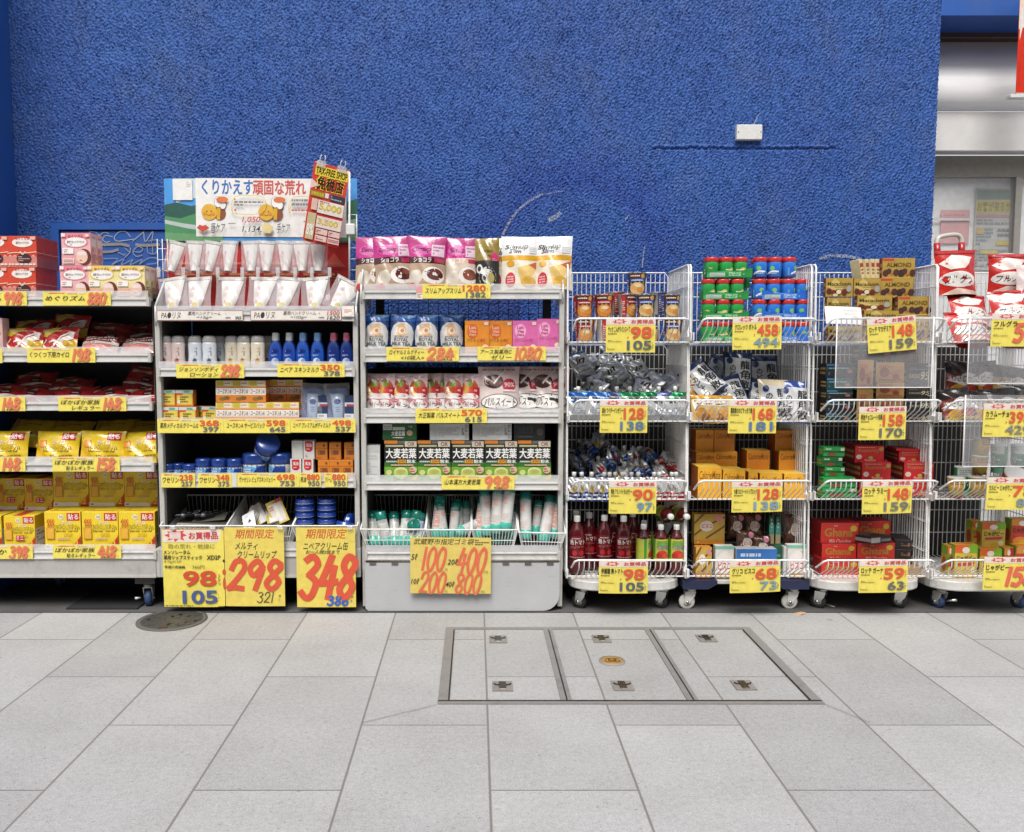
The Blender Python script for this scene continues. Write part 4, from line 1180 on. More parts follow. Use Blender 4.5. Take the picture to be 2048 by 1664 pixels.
# clear clips holding the big cards
for u, v, wh in ((345, 1056, 'printed 98'), (425, 1056, 'printed 98'), (560, 1056, '298'), (700, 1056, '348')):
    p = W(u, v, YT - .02)
    thing('card_clip', 'tiny clear clip on the rim above the %s card' % wh if u != 425 else 'tiny clear clip on the rim at the far corner of the 98 card', 'clip', MB().box(-.012, .012, -.006, .008, -.006, .010, 'clearlip', .002).mesh('clip'), p, (0, 0, 0), 'card clips')

# ================================================================== GOODS
P_ = PX(3.83)                          # metres per photo pixel on the shelf fronts
Y0 = YG + .035
def tilt(a=1.5): return (0, 0, R(rnd(-a, a)))
def put(name, label, cat, parts, u, z, y, rot=None, group=None, scale=1, dz=0, ya=None):
    """z: height of its foot, or ('v', v) for where its foot shows"""
    zz = Z(z[1], y) if isinstance(z, tuple) else z
    return thing(name, label, cat, parts, (X(u, 832 - (zz - H) / (ya or y) * F, ya or y), y, zz + dz), rot or tilt(), group, scale)
def box_at(name, label, cat, mesh_fn, u0, u1, v0, v1, y, d, rot=None, group=None):
    """a carton whose front shows between u0..u1 and v0..v1 at distance y; mesh_fn(w, h, d)"""
    a, b = W(u0, v1, y), W(u1, v0, y)
    return thing(name, label, cat, mesh_fn(b[0] - a[0], b[2] - a[2], d), ((a[0] + b[0]) / 2, y, a[2]), rot or tilt(.8), group)
def vt(col, x, y1, s, hgt, chars):
    return '; '.join('b %s %s %s %s %s %s' % (x, y1 - (i + 1) * hgt, x + s, y1 - i * hgt - hgt * .12, col, c) for i, c in enumerate(chars))

# ---- heat pack shelf: eye mask boxes
f1 = floorz(612)
A_RED = 'r 0 0 100 34 d98478; p e6a89a 0 34 8 40 16 34 24 40 32 34 40 40 48 34 56 40 64 34 72 40 80 34 88 40 96 34; e 52 79 36 15 f0e6e0; b 28 87 76 95 b8302a めぐリズム; b 30 74 74 82 8a7a78 蒸気でホットアイマスク; l eadfc6 2.4 0 44 30 47 55 45 100 49; e 56 27 26 17 43202a; g 36 18 76 36 c8a090 3; l eadfc6 2.5 44 50 52 40 62 50; r 80 88 98 98 e9b9a8; g 4 4 96 14 efd9cf 1'
red = carton(56 * P_, 60 * P_, .064, 'd5482f', A_RED, 'r 0 0 100 34 b9665c; r 0 92 100 100 c9584a; l e0d0b8 2 0 46 100 48')
for ci, (u, rows) in enumerate(((50, 3), (-6, 2))):
    for t in range(2):
        for r_ in range(rows):
            put('eye_mask_box', 'red gift carton with white oval, %s tier, %s row, %s' % (['lower', 'upper'][t], ['front', 'middle', 'back'][r_], ['beside the pink boxes', 'at the photo edge'][ci]), 'carton', red, u + (1 if t else 0), f1 + t * 60.3 * P_, Y0 + r_ * .066, tilt(.5), 'red gift cartons', ya=Y0)
def A_MASK(c1, c2): return 'r 0 82 100 100 %s; r 0 0 100 30 %s; e 50 72 42 17 %s; e 50 72 37 15 f4eeea; b 24 85 76 94 c23e48 めぐリズム; b 20 68 80 76 77727a 蒸気でホットアイマスク; g 30 62 70 66 a99 1; e 78 26 24 25 6a3026; e 70 27 20 21 ecc7b2; r 55 30 86 42 f2dcd8; e 66 16 4 2 c0504a; r 5 36 42 54 f5f0ec; g 9 39 38 51 b88 2; r 5 6 44 22 eecfc8; g 8 9 40 19 a66 2; r 2 88 16 98 f3e3e0; e 90 92 7 5 f5d6c8' % (c1, c2, c1)
pink = carton(57 * P_, 63 * P_, .06, 'edb3b6', A_MASK('e28a98', 'e9a7ac'), 'r 10 60 90 94 f2dede; g 14 8 86 55 a77 8; b 20 84 80 92 c23e48 めぐリズム')
yel = carton(57 * P_, 63 * P_, .06, 'efdfa2', A_MASK('e6cf6a', 'e9b493'), 'r 10 60 90 94 f2dede; g 14 8 86 55 a77 8; b 20 84 80 92 c23e48 めぐリズム')
for u, m, t, r_, lab in ((155, pink, 0, 0, 'pink eye mask carton at the row start under the raised one'), (210, yel, 0, 0, 'yellow and pink eye mask carton in the middle of three'), (266, yel, 0, 0, 'yellow and pink eye mask carton at the open shelf end'),
                         (158, pink, 1, 0, 'pink eye mask carton raised on top of the front row'), (158, pink, 1, 1, 'pink eye mask carton behind the raised one'), (266, yel, 0, 1, 'eye mask carton one back from the open shelf end'), (266, pink, 0, 2, 'eye mask carton deepest at the open shelf end'), (210, yel, 0, 1, 'eye mask carton hidden behind the middle yellow one'), (155, pink, 0, 1, 'eye mask carton hidden behind the pink row start')):
    put('eye_mask_box', lab, 'carton', m, u, f1 + t * 63.3 * P_, Y0 + r_ * .062, tilt(.6), 'eye mask cartons', ya=Y0)
# ---- heat packs
def lay(name, cat, group, items):
    for mesh, label, u, v, y, rx, ry, rz in items:
        thing(name, label, cat, mesh, W(u, v, y), (R(rx), R(ry), R(rz)), group)
A_KUTSU = 'p d8c23c 0 70 30 100 60 100 20 60; p d8b02c 50 20 100 50 100 10 60 4; b 8 14 48 52 efe6dc くつ; l f2ece4 6 40 20 60 60 90 75; p efe4dc 45 40 95 78 90 50 60 26; r 4 4 60 14 cdb642; g 8 80 60 94 f0d8b0 2; e 72 34 8 10 e0c050'
rk = pouch(80 * P_, 54 * P_, .03, 'c02622', A_KUTSU, pillow=True, seed=3)
A_PNK = 'r 0 60 100 100 7a1a1e; e 20 30 12 16 d9837c; e 45 26 13 16 e0958c; e 70 32 13 16 d67c78; g 8 64 92 90 e6d0c8 2; r 0 44 100 58 ece0da; g 5 46 95 56 b04040 1'
pk = pouch(74 * P_, 46 * P_, .03, 'd9b7ae', A_PNK, pillow=True, seed=5)
A_DRK = 'r 10 62 60 74 cdbb9a; g 12 64 58 72 553 1; e 56 36 14 12 2a1012; g 48 30 64 40 caa 1; r 0 10 100 18 d8cfc0; g 20 84 80 94 d0a0a0 1'
dk = pouch(86 * P_, 56 * P_, .034, '9c1418', A_DRK, pillow=True, seed=8)
f2 = 709
lay('heat_pack', 'heat pack', 'red heat packs', [
    (rk, 'red and yellow heat pack at the front beside the shelf end edge of the photo', 44, 706, 3.84, -22, 0, 2), (rk, 'red and yellow heat pack with a white swirl, front row', 116, 706, 3.85, -20, -3, -4),
    (rk, 'red and yellow heat pack lying behind the front two', 62, 683, 3.95, -35, -3, 3), (rk, 'dark red heat pack standing deeper behind the front two', 136, 678, 4.0, -20, 4, -5),
    (pk, 'clear pink dotted heat pack in a wrinkled bag, next to the red pair', 196, 707, 3.85, -42, 2, 4), (pk, 'clear pink dotted heat pack at the open end of its shelf', 272, 707, 3.86, -48, -2, -3),
    (dk, 'shadowed red heat pack deep behind the clear pink packs', 215, 690, 4.02, -35, 3, 6), (dk, 'shadowed dark pack propped at the back of the second shelf', 278, 680, 4.05, -55, -6, -4)])
put('heat_pack', 'pale pink carton slice at the photo edge on the second shelf', 'carton', carton(40 * P_, 70 * P_, .06, 'd9b3b0', 'g 10 10 90 90 b06a6a 6'), -8, floorz(724), Y0)
lay('heat_pack', 'heat pack', 'red heat packs', [
    (dk, 'dark red pack at the photo edge on the third shelf', 0, 800, 3.86, -60, 0, 3), (dk, 'dark red pack lying next to the photo edge pack', 48, 802, 3.86, -66, 2, -6), (dk, 'dark red pack in a second layer above', 64, 778, 3.97, -55, -4, 8),
    (dk, 'dark red pack showing its round black mark', 140, 803, 3.85, -58, 1, 0), (dk, 'dark red pack stacked on the marked one', 134, 786, 3.93, -60, 2, 4), (dk, 'red pack sloping beside the marked stack', 212, 803, 3.85, -64, -10, 8),
    (dk, 'dark red pack leaning high at the shelf end', 282, 778, 3.95, -40, 10, -6), (dk, 'red pack at the front of the third shelf end', 288, 804, 3.84, -62, -5, 4), (dk, 'red pack under the leaning high one', 276, 792, 3.90, -58, 6, -4)])
A_POKA = 'p e0b21e 0 0 40 0 10 60 0 70; r 62 70 92 94 c8282c; b 65 73 89 91 efe4dc 貼る; b 40 56 70 70 efe8e0 カイロ; b 22 34 86 56 4a3a1a ぽかぽか; b 23.5 35.5 85 55 e6c43c ぽかぽか; r 10 48 26 70 d98a2a; g 40 18 90 26 9a7a2a 1; r 0 4 60 14 efe8d8; g 4 6 56 12 864 1'
yp = pouch(90 * P_, 66 * P_, .045, 'ecca28', A_POKA, pillow=True, seed=9)
yp2 = pouch(92 * P_, 84 * P_, .045, 'dab318', 'e 60 30 13 9 2e2010; g 50 26 70 33 ccb 1; ' + A_POKA.replace('r 62 70', 'r 60 72', 1)[:0] + 'g 10 60 90 90 a4761c 4; p e6cf7a 10 14 90 26 90 34 10 22', pillow=True, seed=10)
lay('heat_pack', 'heat pack', 'yellow heat packs', [
    (yp, 'shiny yellow heat pack at the photo edge', 10, 927, 3.84, -14, 0, 3), (yp, 'shiny yellow heat pack, front row, creased white across', 113, 927, 3.84, -16, 0, -2), (yp, 'shiny yellow heat pack in the middle of the front row', 204, 927, 3.84, -12, 1, 2), (yp, 'shiny yellow heat pack at the shelf end, glare on it', 282, 927, 3.84, -18, -3, -4),
    (yp2, 'yellow pack lying behind near the photo edge', 38, 893, 3.92, -54, 3, -4), (yp2, 'yellow pack with a black oval lying in the second row', 122, 893, 3.92, -56, 2, 3), (yp2, 'yellow pack with a black oval, second row centre', 212, 893, 3.92, -54, -2, -3), (yp2, 'yellow pack with a black oval, second row shelf end', 286, 893, 3.92, -56, 2, 4)])
A_BOX = 'r 62 76 97 97 c5282c; b 65 79 94 94 efe4dc 貼る; e 46 86 8 7 e9e2c4; t 41 83 51 89 7a6a40 30; b 48 66 72 76 efe8e0 カイロ; b 31 46 96 66 4a3a1a ぽかぽか; b 32.5 47.5 95 64.5 e8cc34 ぽかぽか; b 52 34 76 45 e6c62c 家族; p c8342c 100 0 74 0 100 36; b 74 6 93 22 e8cf3c 12; r 0 0 72 11 efe9dc; g 4 3 66 9 7a5a2a 1; r 6 26 28 58 d98a2a; r 8 28 26 56 e6b23a; l d0602a 3 10 62 13 68 9 74 13 80; l d0602a 3 17 62 20 68 16 74 20 80; l d0602a 3 24 62 27 68 23 74 27 80; g 36 24 70 32 c9a8a0 1'
yb1 = carton(73 * P_, 75 * P_, .13, 'efd030', A_BOX, 'r 0 0 100 100 dcb824; r 4 4 96 40 e6dccc; g 10 8 90 36 8a6a3a 4', 'g 10 10 90 90 c39a24 3')
yb2 = carton(62 * P_, 66 * P_, .13, 'eccc30', A_BOX + '; r 40 24 66 40 c8342c; b 42 26 64 38 eee ミニ', 'r 0 0 100 100 dcb824; r 4 4 96 60 e9e6e0; g 10 8 90 56 a88 5', 'r 30 0 60 100 c8402c')
f5 = floorz(1118)
for u, lab in ((132, 'big yellow heat pack carton, front row, next to the smaller one'), (206, 'big yellow heat pack carton, front row, middle'), (279, 'big yellow heat pack carton, front row, shelf end')):
    put('heat_pack_box', lab, 'carton', yb1, u, f5, Y0 + .01, tilt(.8), 'yellow heat pack cartons')
for u, lab in ((148, 'second row yellow carton beside the smaller stacked boxes'), (219, 'second row yellow carton, middle of the three'), (289, 'second row yellow carton cut off by the shelf end')):
    put('heat_pack_box', lab + ', lower tier', 'carton', yb1, u, f5, Y0 + .15, tilt(.5), 'yellow heat pack cartons')
    put('heat_pack_box', lab + ', upper tier', 'carton', yb1, u, f5 + 75.4 * P_, Y0 + .15, tilt(.5), 'yellow heat pack cartons')
for u, t, y, lab in ((46, 0, .02, 'small yellow carton with red flag at the front'), (-20, 0, .02, 'small yellow carton cut by the photo edge'), (85, 0, .16, 'small yellow carton low in the second row'), (85, 1, .16, 'small yellow carton raised in the second row'), (28, 0, .17, 'small yellow carton low, second row, near the photo edge'), (28, 1, .17, 'small yellow carton raised, second row, near the photo edge'), (-40, 1, .17, 'small yellow carton raised at the very photo edge'), (-40, 0, .17, 'small yellow carton low at the very photo edge')):
    put('heat_pack_box', lab, 'carton', yb2, u, f5 + t * 66.3 * P_, Y0 + y, tilt(.8), 'small yellow heat pack cartons')

# ---- cream shelf: picture board, hanging hand creams
yB = 4.06
def bee(x, y):
    wings = '; e %s %s 2.6 9 f2f0ec; e %s %s 2.0 7 f2f0ec' % (x + 6.2, y + 17, x + 9.2, y + 12)
    return 'e %s %s 3.0 10 8a8680; e %s %s 2.4 8 8a8680; e %s %s 4.2 12 8a4e34; p d9a92c %s %s %s %s %s %s %s %s; e %s %s 5.2 14 e2b03a; e %s %s .5 1.4 8a4a2a; e %s %s .5 1.4 8a4a2a; e %s %s 1.1 2.6 dd8a4a; e %s %s 1.1 2.6 dd8a4a; l 8a4a2a .8 %s %s %s %s %s %s' % (
        x + 6.2, y + 17, x + 9.2, y + 12, x + 6.8, y - 2, x + 5.2, y + 9, x + 7.6, y + 9.6, x + 7.0, y - 13, x + 4.8, y - 13, x, y, x - 1.6, y + 1, x + 1.4, y + 1, x - 3, y - 3, x + 2.6, y - 3, x - 1.4, y - 4, x, y - 5.6, x + 1.4, y - 4) + wings
LAND = 'r 0 0 100 100 4d9be0; p c9dde8 6 60 12 70 22 66 30 78 30 100 5 100; p 2c5a50 0 58 6 62 14 56 20 60 30 52 30 0 0 0; p 35705a 92 60 100 68 100 0 90 0; p 4f8f60 0 40 8 36 16 44 24 34 30 40 30 0 0 0; p b8c4c0 0 34 10 28 30 20 30 12 12 20 0 28; p 6aa070 0 14 30 8 30 0 0 0; p 9ab8a4 90 30 100 36 100 22 90 12; p 5a9468 92 12 100 20 100 0 90 0; '
# the white sheet in front carries the hand lettering
SHEET = 'b 4 72 38 97 3f72ba くりかえす; b 38 72 73 97 cf5a50 頑固な荒れ; b 76 72 86 97 cf5a50 ,皮; ' + bee(9, 42) + '; ' + bee(47, 42) + '; e 18 63 4 5 dd7a44; e 56 63 4 5 dd7a44; g 26 52 45 66 6a6a6a 3; g 26 42 45 48 c8605a 1; l e3c65a 1.2 25 40 24 52 27 68 36 70 46 66 46 46 40 38 30 38 25 40; l e3c65a 1.2 63 40 62 52 66 68 76 68; g 64 52 80 66 888 2; g 64 43 80 48 c8605a 1; n 31 23 44 34 c8504a 1,050.; n 31 6 44 18 4a4a4e 1,134.; n 10 5 20 22 3a3a3e 唇ケア; n 54 6 63 23 3a3a3e 手ケア; p c8503f 1 14 3 19.5 5 17.5 7 19.5 9.4 14 5 7; p e3cf94 46 6 44 14 46 24 49 22 52 16 50 6; g 22 20 27 24 888 1; g 72 24 78 28 666 1; g 72 10 78 14 666 1'
def board(u0, v0, u1, v1, y, base, src, **k):
    a, b = W(u0, v1, y), W(u1, v0, y)
    return flat(b[0] - a[0], b[2] - a[2], base, src, **k), ((a[0] + b[0]) / 2, y, (a[2] + b[2]) / 2)
m, p = board(331, 357, 714, 482, yB, '4d9be0', LAND, fin='', t=.004)
pb = thing('picture_board', 'landscape photo board with a handwritten white sheet and cartoon bees above the hand creams', 'display board', [('board', m.mesh('board'))], p)
m, q = board(393, 357, 692, 474, yB - .004, 'eeece8', SHEET)
link('white_sheet', m, pb, Vector(q) - Vector(p), (0, R(.4), 0))
m, q = board(346, 358, 384, 400, yB - .006, 'ecebe8', 'g 70 60 92 90 cfc9c0 3')
link('white_note', m, pb, Vector(q) - Vector(p))
m, p = board(334, 478, 697, 616, yB + .012, 'b8201c', 'r 0 55 100 57 8a1512; r 0 30 100 44 c73a24; g 5 46 95 52 d88a5a 1; p d4584a 86 60 92 80 98 60; g 5 62 95 68 d0705a 1', fin='', t=.004)
rb = thing('display_back', 'red printed backing board with hooks behind the hanging hand creams', 'display board', [('board', m.mesh('board'))], p)
for v in (484, 556):
    mb = MB()
    mb.tube([(-.44, -.012, Z(v, yB) - p[2]), (.44, -.012, Z(v, yB) - p[2])], .004, '8a8a86:m', 6)
    link('hook_rail', mb, rb)
hk = MB().tube([(0, 0, 0), (0, -.17, .006), (0, -.176, .014)], .0022, 'chrome', 5)
hk.box(-.008, .008, -.18, -.178, -.03, .014, 'clearlip')
hk = hk.mesh('hook')
UH = [345, 392, 420, 458, 505, 535, 573, 606, 638]
for u in UH + [672]:
    link('hook', hk, rb, (X(u, 540, yB) - p[0], -.012, Z(548, yB) - p[2]))
def bagpack(w, h, src, seed, skew=0):
    bag = pouch(w, h, .022, 'clearbag', pillow=True, seed=seed, wr=.003, fin='')
    tb = MB()
    def S(s, t, o):
        ww = w * (.40 + .34 * t) * (1 if t > .14 else .9)
        dd = .014 * (1 - t) + .002
        return ((s - .5) * ww + skew * w * (t - .5), -dd * math.sqrt(max(0, 1 - (2 * s - 1) ** 2)) - o, h * (.06 + .82 * t))
    def Sb(s, t, o): 
        q = S(s, t, 0); return (q[0], -q[1] * .6, q[2])
    for fn, fl in ((S, 1), (Sb, -1)):
        n, mm = 8, 8
        tb.add([fn(i / n, j / mm, 0) for j in range(mm + 1) for i in range(n + 1)], [[j * (n + 1) + i, j * (n + 1) + i + 1, (j + 1) * (n + 1) + i + 1, (j + 1) * (n + 1) + i][::fl] for j in range(mm) for i in range(n)], 'eae6e0:g', True)
    art(tb, S, (w * .7, h), src, '', 3, 3, .001)
    hd = MB().box(-w * .42, w * .42, -.0015, .0015, h * .90, h * .985, 'c9c4bc:g')
    return [('tube', tb.mesh('tube')), ('bag', bag), ('header', hd.mesh('header'))]
hb1 = bagpack(39 * PX(3.95), 64 * PX(3.95), 'e 20 55 12 10 e6c4bc; e 24 36 10 8 e8ccc4; g 20 10 40 80 dab 3; r 0 0 100 10 f0eee9', 2)
hb2 = bagpack(60 * PX(3.9), 69 * PX(3.9), 'e 24 50 10 8 e9cfc4; g 14 12 34 84 dbb 3; e 55 10 22 10 cdb86a', 4, .12)
for i, u in enumerate(UH):
    put('hand_cream_pack', 'bagged hand cream tube, %s on the upper hooks counted from the heat packs' % ORD[i], 'hand cream', hb1, u, ('v', 546), 3.96, (R(-4), R([14, 2, 9, 3, -1, 2, 1, -1, 1][i]), R(rnd(-14, 14))), 'hanging hand creams', 1)
for i, u in enumerate((352, 396, 462, 524, 568, 634, 672)):
    put('hand_cream_pack', 'wide hand cream bag, %s in the lower row counted from the heat pack side' % ORD[i], 'hand cream', hb2, u, ('v', 621), 3.87, (R(-14), R([-8, -3, 0, 2, 4, -4, 28][i]), R(rnd(-10, 10))), 'hanging hand creams', 1)
# tax free sign on its pole
m = flat(72 * PX(3.9), 158 * PX(3.9), 'd2433a', 'p f0c4bc 0 100 20 96 40 100; p f2d6cc 60 97 100 99 100 92; p e9c9c0 0 78 22 72 0 66; r 6 84 98 96 e2cc3c; b 8 85.5 96 94.5 3a2a16 TAX-FREE SHOP; b 12 66 90 84 e6d23e 免税店; b 15 67 88 83 2a1c12 免税店; r 2 57 40 64 8a7a2c; b 3 58 39 63 d9c040 消費税免税; r 42 58 52 64 ddd; r 56 56 98 64 3a4050; g 58 57 96 63 aaa 2; r 26 38 98 54 e9dcd4; b 30 41 92 51 5a4a2a 5,000; b 31 41.6 91 50.6 dcc43c 5,000; g 30 51.5 90 53.5 a66 1; b 8 26 24 34 d9be4a +; r 28 20 98 34 e4d3ca; b 32 23 88 31 5a4a2a 3,500; b 33 23.4 87.5 30.6 dcc43c 3,500; r 3 3 25 36 c7b98f; r 8 40 24 54 dba; b 4 8 23 22 f0eee8 8%; r 30 11.5 62 18.5 e3c2ba; r 65 11.5 97 18.5 e3c2ba; g 32 13 60 17 a55 2; g 67 13 95 17 a55 2; r 30 3 62 10 e3c2ba; r 65 3 97 10 e3c2ba; g 32 4.5 60 8.5 a55 2; g 67 4.5 95 8.5 a55 2', ':g', .002)
p = W(653, 410, 3.92)
sg = thing('tax_free_sign', 'tilted red and yellow tax free shop sign clipped before the picture board', 'sign', [('sign_card', m.mesh('sign_card'))], p, (R(-3), R(10), R(24)))
for s in (-.05, .045):
    cb = MB()
    for q in (-1, 1): cb.tube([(s + q * .006, -.004, .17), (s + q * .012, -.012, .20), (s + q * .008, -.014, .215)], .003, 'clearlip', 6)
    cb.box(s - .02, s + .02, -.008, .008, .16, .19, 'clearlip', .002)
    link('clip', cb, sg)
a, b = Vector(W(699, 600, 3.97)), Vector(W(699, 345, 3.97))
mb = MB().tube([a - a, b - a], .0045, 'e4e4e2', 8)
pole = thing('sign_pole', 'thin white pole standing beside the picture board', 'pole', [('rod', mb.mesh('rod')), ('clamp', MB().box(-.012, .03, -.014, .014, Z(470, 3.97) - a.z, Z(448, 3.97) - a.z, 'e0e0de', .004).mesh('clamp'))], a)
mb = MB()
xa, xb = X(699, 540, 4.0) - c2, X(715, 540, 4.0) - c2
za, zb2 = Z(606, 4.0), Z(430, 4.0)
for x in (xa, xb): mb.tube([(x, .21, za), (x, .21, zb2)], .002, 'whitewire', 5)
for i in range(9): mb.tube([(xa, .21, za + (zb2 - za) * i / 8), (xb, .21, za + (zb2 - za) * i / 8)], .0017, 'whitewire', 5)
link('wire_ladder', mb, S2)
mb = MB()
xa, xb = X(316, 540, 4.0) - c2, X(336, 540, 4.0) - c2
for x in (xa, (xa + xb) / 2, xb): mb.tube([(x, .22, za), (x, .22, Z(478, 4.0))], .002, 'whitewire', 5)
for i in range(6): mb.tube([(xa, .22, za + .05 * i), (xb, .22, za + .05 * i)], .0017, 'whitewire', 5)
link('wire_ladder', mb, S2)

# ---- lotion bottles
def bottle(w, h, body, cap, src, kind='lotion'):
    r = w / 2
    if kind == 'lotion':
        pr = [(r * .82, 0), (r * .95, .004), (r, h * .12), (r * .93, h * .42), (r * .96, h * .62), (r * .98, h * .72), (r * .9, h * .8)]
        cp = [(r * .93, h * .80), (r * .95, h * .83), (r * .9, h * .92), (r * .72, h * .985), (r * .5, h)]
    else:
        pr = [(r * .8, 0), (r * .95, .004), (r, h * .10), (r * .98, h * .45), (r * .8, h * .64), (r * .5, h * .76), (r * .44, h * .79)]
        cp = [(r * .46, h * .72), (r * .47, h * .8), (r * .44, h * .985), (r * .36, h)]
    cm = MB().lathe(cp, cap + ':g', 16, .62)
    if kind != 'lotion': cm.lathe([(r * .48, h * .70), (r * .49, h * .76)], 'e4e6ea:g', 16, .62)
    else: cm.lathe([(r * .935, h * .845), (r * .935, h * .86)], '8a8a8a', 16, .62)
    return [('body', vessel(pr, body, src, ':g', 18, .62)), ('cap', cm.mesh('cap'))]
AL = lambda c: 'g 50 60 68 66 %s 1; b 44 74 62 78 %s ~; e 50 24 12 9 %s; p 4a4448 38 32 50 38 64 32 50 34; g 58 44 66 86 888 2; e 48 46 2 1.5 a44' % (c, c, c)
f22 = floorz(753)
lp = [bottle(29 * P_, 64 * P_, b_, 'b9b6b4', AL(c_)) for b_, c_ in (('e2cfca', 'c0505a'), ('dde3ea', '5a6a80'), ('e6dcc8', 'd9a440'))]
for u, k, y, lab in ((335, 0, 0, 'pale pink lotion bottle at the shelf start'), (361, 0, 0, 'pale pink lotion bottle next to the bluish ones'), (395, 1, 0, 'bluish white lotion bottle beside the pink pair'), (423, 1, -.005, 'bluish white lotion bottle with rounder shoulders'), (443, 1, .06, 'shaded lotion bottle behind the bluish white pair'), (467, 2, .015, 'cream lotion bottle, first of three'), (491, 2, 0, 'cream lotion bottle, middle of three'), (519, 2, -.005, 'cream lotion bottle beside the blue bottles'), (540, 2, .07, 'shaded cream lotion bottle set back'), (349, 0, .07, 'shaded pink lotion bottle in the second row'), (505, 2, .07, 'cream bottle hidden in the second row'), (375, 0, .07, 'pink bottle hidden in the second row')):
    put('lotion_bottle', lab, 'bottle', lp[k], u, f22, Y0 + .04 + y, tilt(8), 'pale lotion bottles')
AN = 'e 50 60 22 7 1a2f78; g 34 59 66 62 ffffff 1; g 30 42 70 48 cfd8ee 2; e 50 22 20 14 %s; e 58 26 11 8 8aa4d8'
nv = [bottle(28 * P_, 70 * P_, b_, c_, AN % e_, 'n') for b_, c_, e_ in (('1d4aa8', 'd9dbd9', 'c8d4e8'), ('1a52b4', '7aa6d9', 'e6ecf2'), ('14307c', 'd06a86', 'c4d0e6'))]
for i, (u, k) in enumerate(((554, 0), (581, 0), (608, 1), (637, 1), (669, 2), (695, 2))):
    put('milk_bottle', 'blue body milk bottle with %s cap, %s' % (['white', 'light blue', 'pink'][k], ['nearer the cream bottles', 'nearer the post'][i % 2]), 'bottle', nv[k], u, f22, Y0 + .035, tilt(5), 'blue lotion bottles')
    put('milk_bottle', 'blue bottle hidden behind the %s one with %s cap' % (ORD[i % 2], ['white', 'light blue', 'pink'][k]), 'bottle', nv[k], u + 3, f22, Y0 + .105, tilt(5), 'blue lotion bottles')
# ---- small cream cartons
f23 = floorz(865)
oy = carton(34 * P_, 33 * P_, .05, 'd87a28', 'r 6 12 94 78 e6cf58; r 0 80 100 100 c9d6cc; r 4 70 40 82 d8523c; e 18 30 10 10 eee; g 24 24 90 66 7a6a30 3; r 46 86 80 96 4ab0a0', 'r 30 20 70 80 e6b83c')
for u, t, y, lab in ((344, 0, 0, 'orange and yellow cream box, bottom, shelf start'), (379, 0, 0, 'orange and yellow cream box, bottom, second'), (338, 1, .012, 'orange and yellow cream box stacked at the shelf start'), (373, 1, .012, 'orange and yellow cream box stacked beside it'), (424, 0, .03, 'orange and yellow cream box set back by the white lettered stack'), (404, 0, .06, 'orange and yellow cream box in the shadow behind')):
    put('cream_box', lab, 'carton', oy, u, f23 + t * 33.3 * P_, Y0 + y, tilt(2), 'orange and yellow cream boxes')
A_YU = 'r 0 72 100 100 e6d47a; r 6 76 46 96 cdb63c; r 50 76 94 98 e9dccb; g 52 84 92 92 b66 1; r 0 66 100 72 d8702a; r 0 34 100 66 eee6dc; i 8 38 92 62 4a3030 ユースキンA; r 0 0 100 34 dc822c; e 40 16 20 9 8a6a2c; e 66 20 18 9 7a5a28'
yu = carton(33 * P_, 43 * P_, .075, 'dd8a30', A_YU, 'r 0 0 100 100 c05a20; r 0 40 100 66 d8b090')
for i, u in enumerate((452, 485, 518, 551, 584)):
    put('cream_box', 'white lettered orange box, front bottom row, %s from smaller boxes' % ORD[i], 'carton', yu, u, f23 - .002, Y0 + .0, tilt(.8), 'white lettered cream boxes')
for i, u in enumerate((452, 485, 518)):
    put('cream_box', 'white lettered orange box, upper front row, %s from smaller boxes' % ORD[i], 'carton', yu, u, f23 - .002 + 43.3 * P_, Y0 + .0, tilt(.8), 'white lettered cream boxes')
for i, u in enumerate((559, 592)):
    put('cream_box', 'white lettered orange cream box set back in shade, ' + ['nearer the front stack', 'nearer the clear bags'][i], 'carton', yu, u, f23 - .002 + 43.3 * P_, Y0 + .09, tilt(.8), 'white lettered cream boxes')
    put('cream_box', 'cream box hidden under the set back pair, ' + ['nearer the front stack', 'nearer the clear bags'][i], 'carton', yu, u, f23 - .002, Y0 + .09, tilt(.8), 'white lettered cream boxes')
# clear bags with a pale blue tube and a deep blue card
def bluebag(seed):
    w, h = 52 * P_, 80 * P_
    bag = pouch(w, h, .04, 'clearbag', pillow=True, seed=seed, wr=.004, fin='')
    cd = flat(w * .8, h * .8, '1c3f9a', 'r 0 0 100 30 2a58b8; p 5a86d0 0 60 60 40 100 50 100 100 0 100', '').mesh('card')
    tb = vessel([(.014, 0), (.022, .01), (.026, h * .4), (.03, h * .72), (.02, h * .74)], 'b9cfe8', 'e 50 72 22 9 2f4f9a; g 36 36 64 56 7a94c0 3; l 6a8ac0 1 40 20 60 20', ':g', 14, .5)
    cp = MB().lathe([(.012, -.002), (.014, .03)], 'dfe8f2:g', 12, .6)
    return [('card', cd), ('tube', tb), ('cap', cp.mesh('cap')), ('bag', bag)]
for i, u in enumerate((626, 679)):
    o = put('body_milk_bag', 'clear bag holding a pale blue tube, ' + ['beside the orange boxes', 'beside the post'][i], 'bagged tube', bluebag(i + 3), u, f23, Y0 + .03, (R(-8), R([3, -3][i]), R(6)), 'bagged blue tubes')
    for c in o.children:
        if c.name.startswith('card'): c.location = (0, .012, 38 * P_)
sb = carton(20 * P_, 56 * P_, .012, '22355f', 'r 0 60 100 74 cfd6dc; r 20 60 100 68 b03a50; r 0 0 100 34 d9dde2; g 10 6 90 30 889 3', '')
for u, y, lab in ((646, .02, 'narrow white and red striped card box between the clear bags'), (700, .015, 'narrow navy card box against the post')):
    put('card_box', lab, 'carton', sb, u, f23, Y0 + y, (R(-6), 0, R(-8)), 'narrow card boxes')
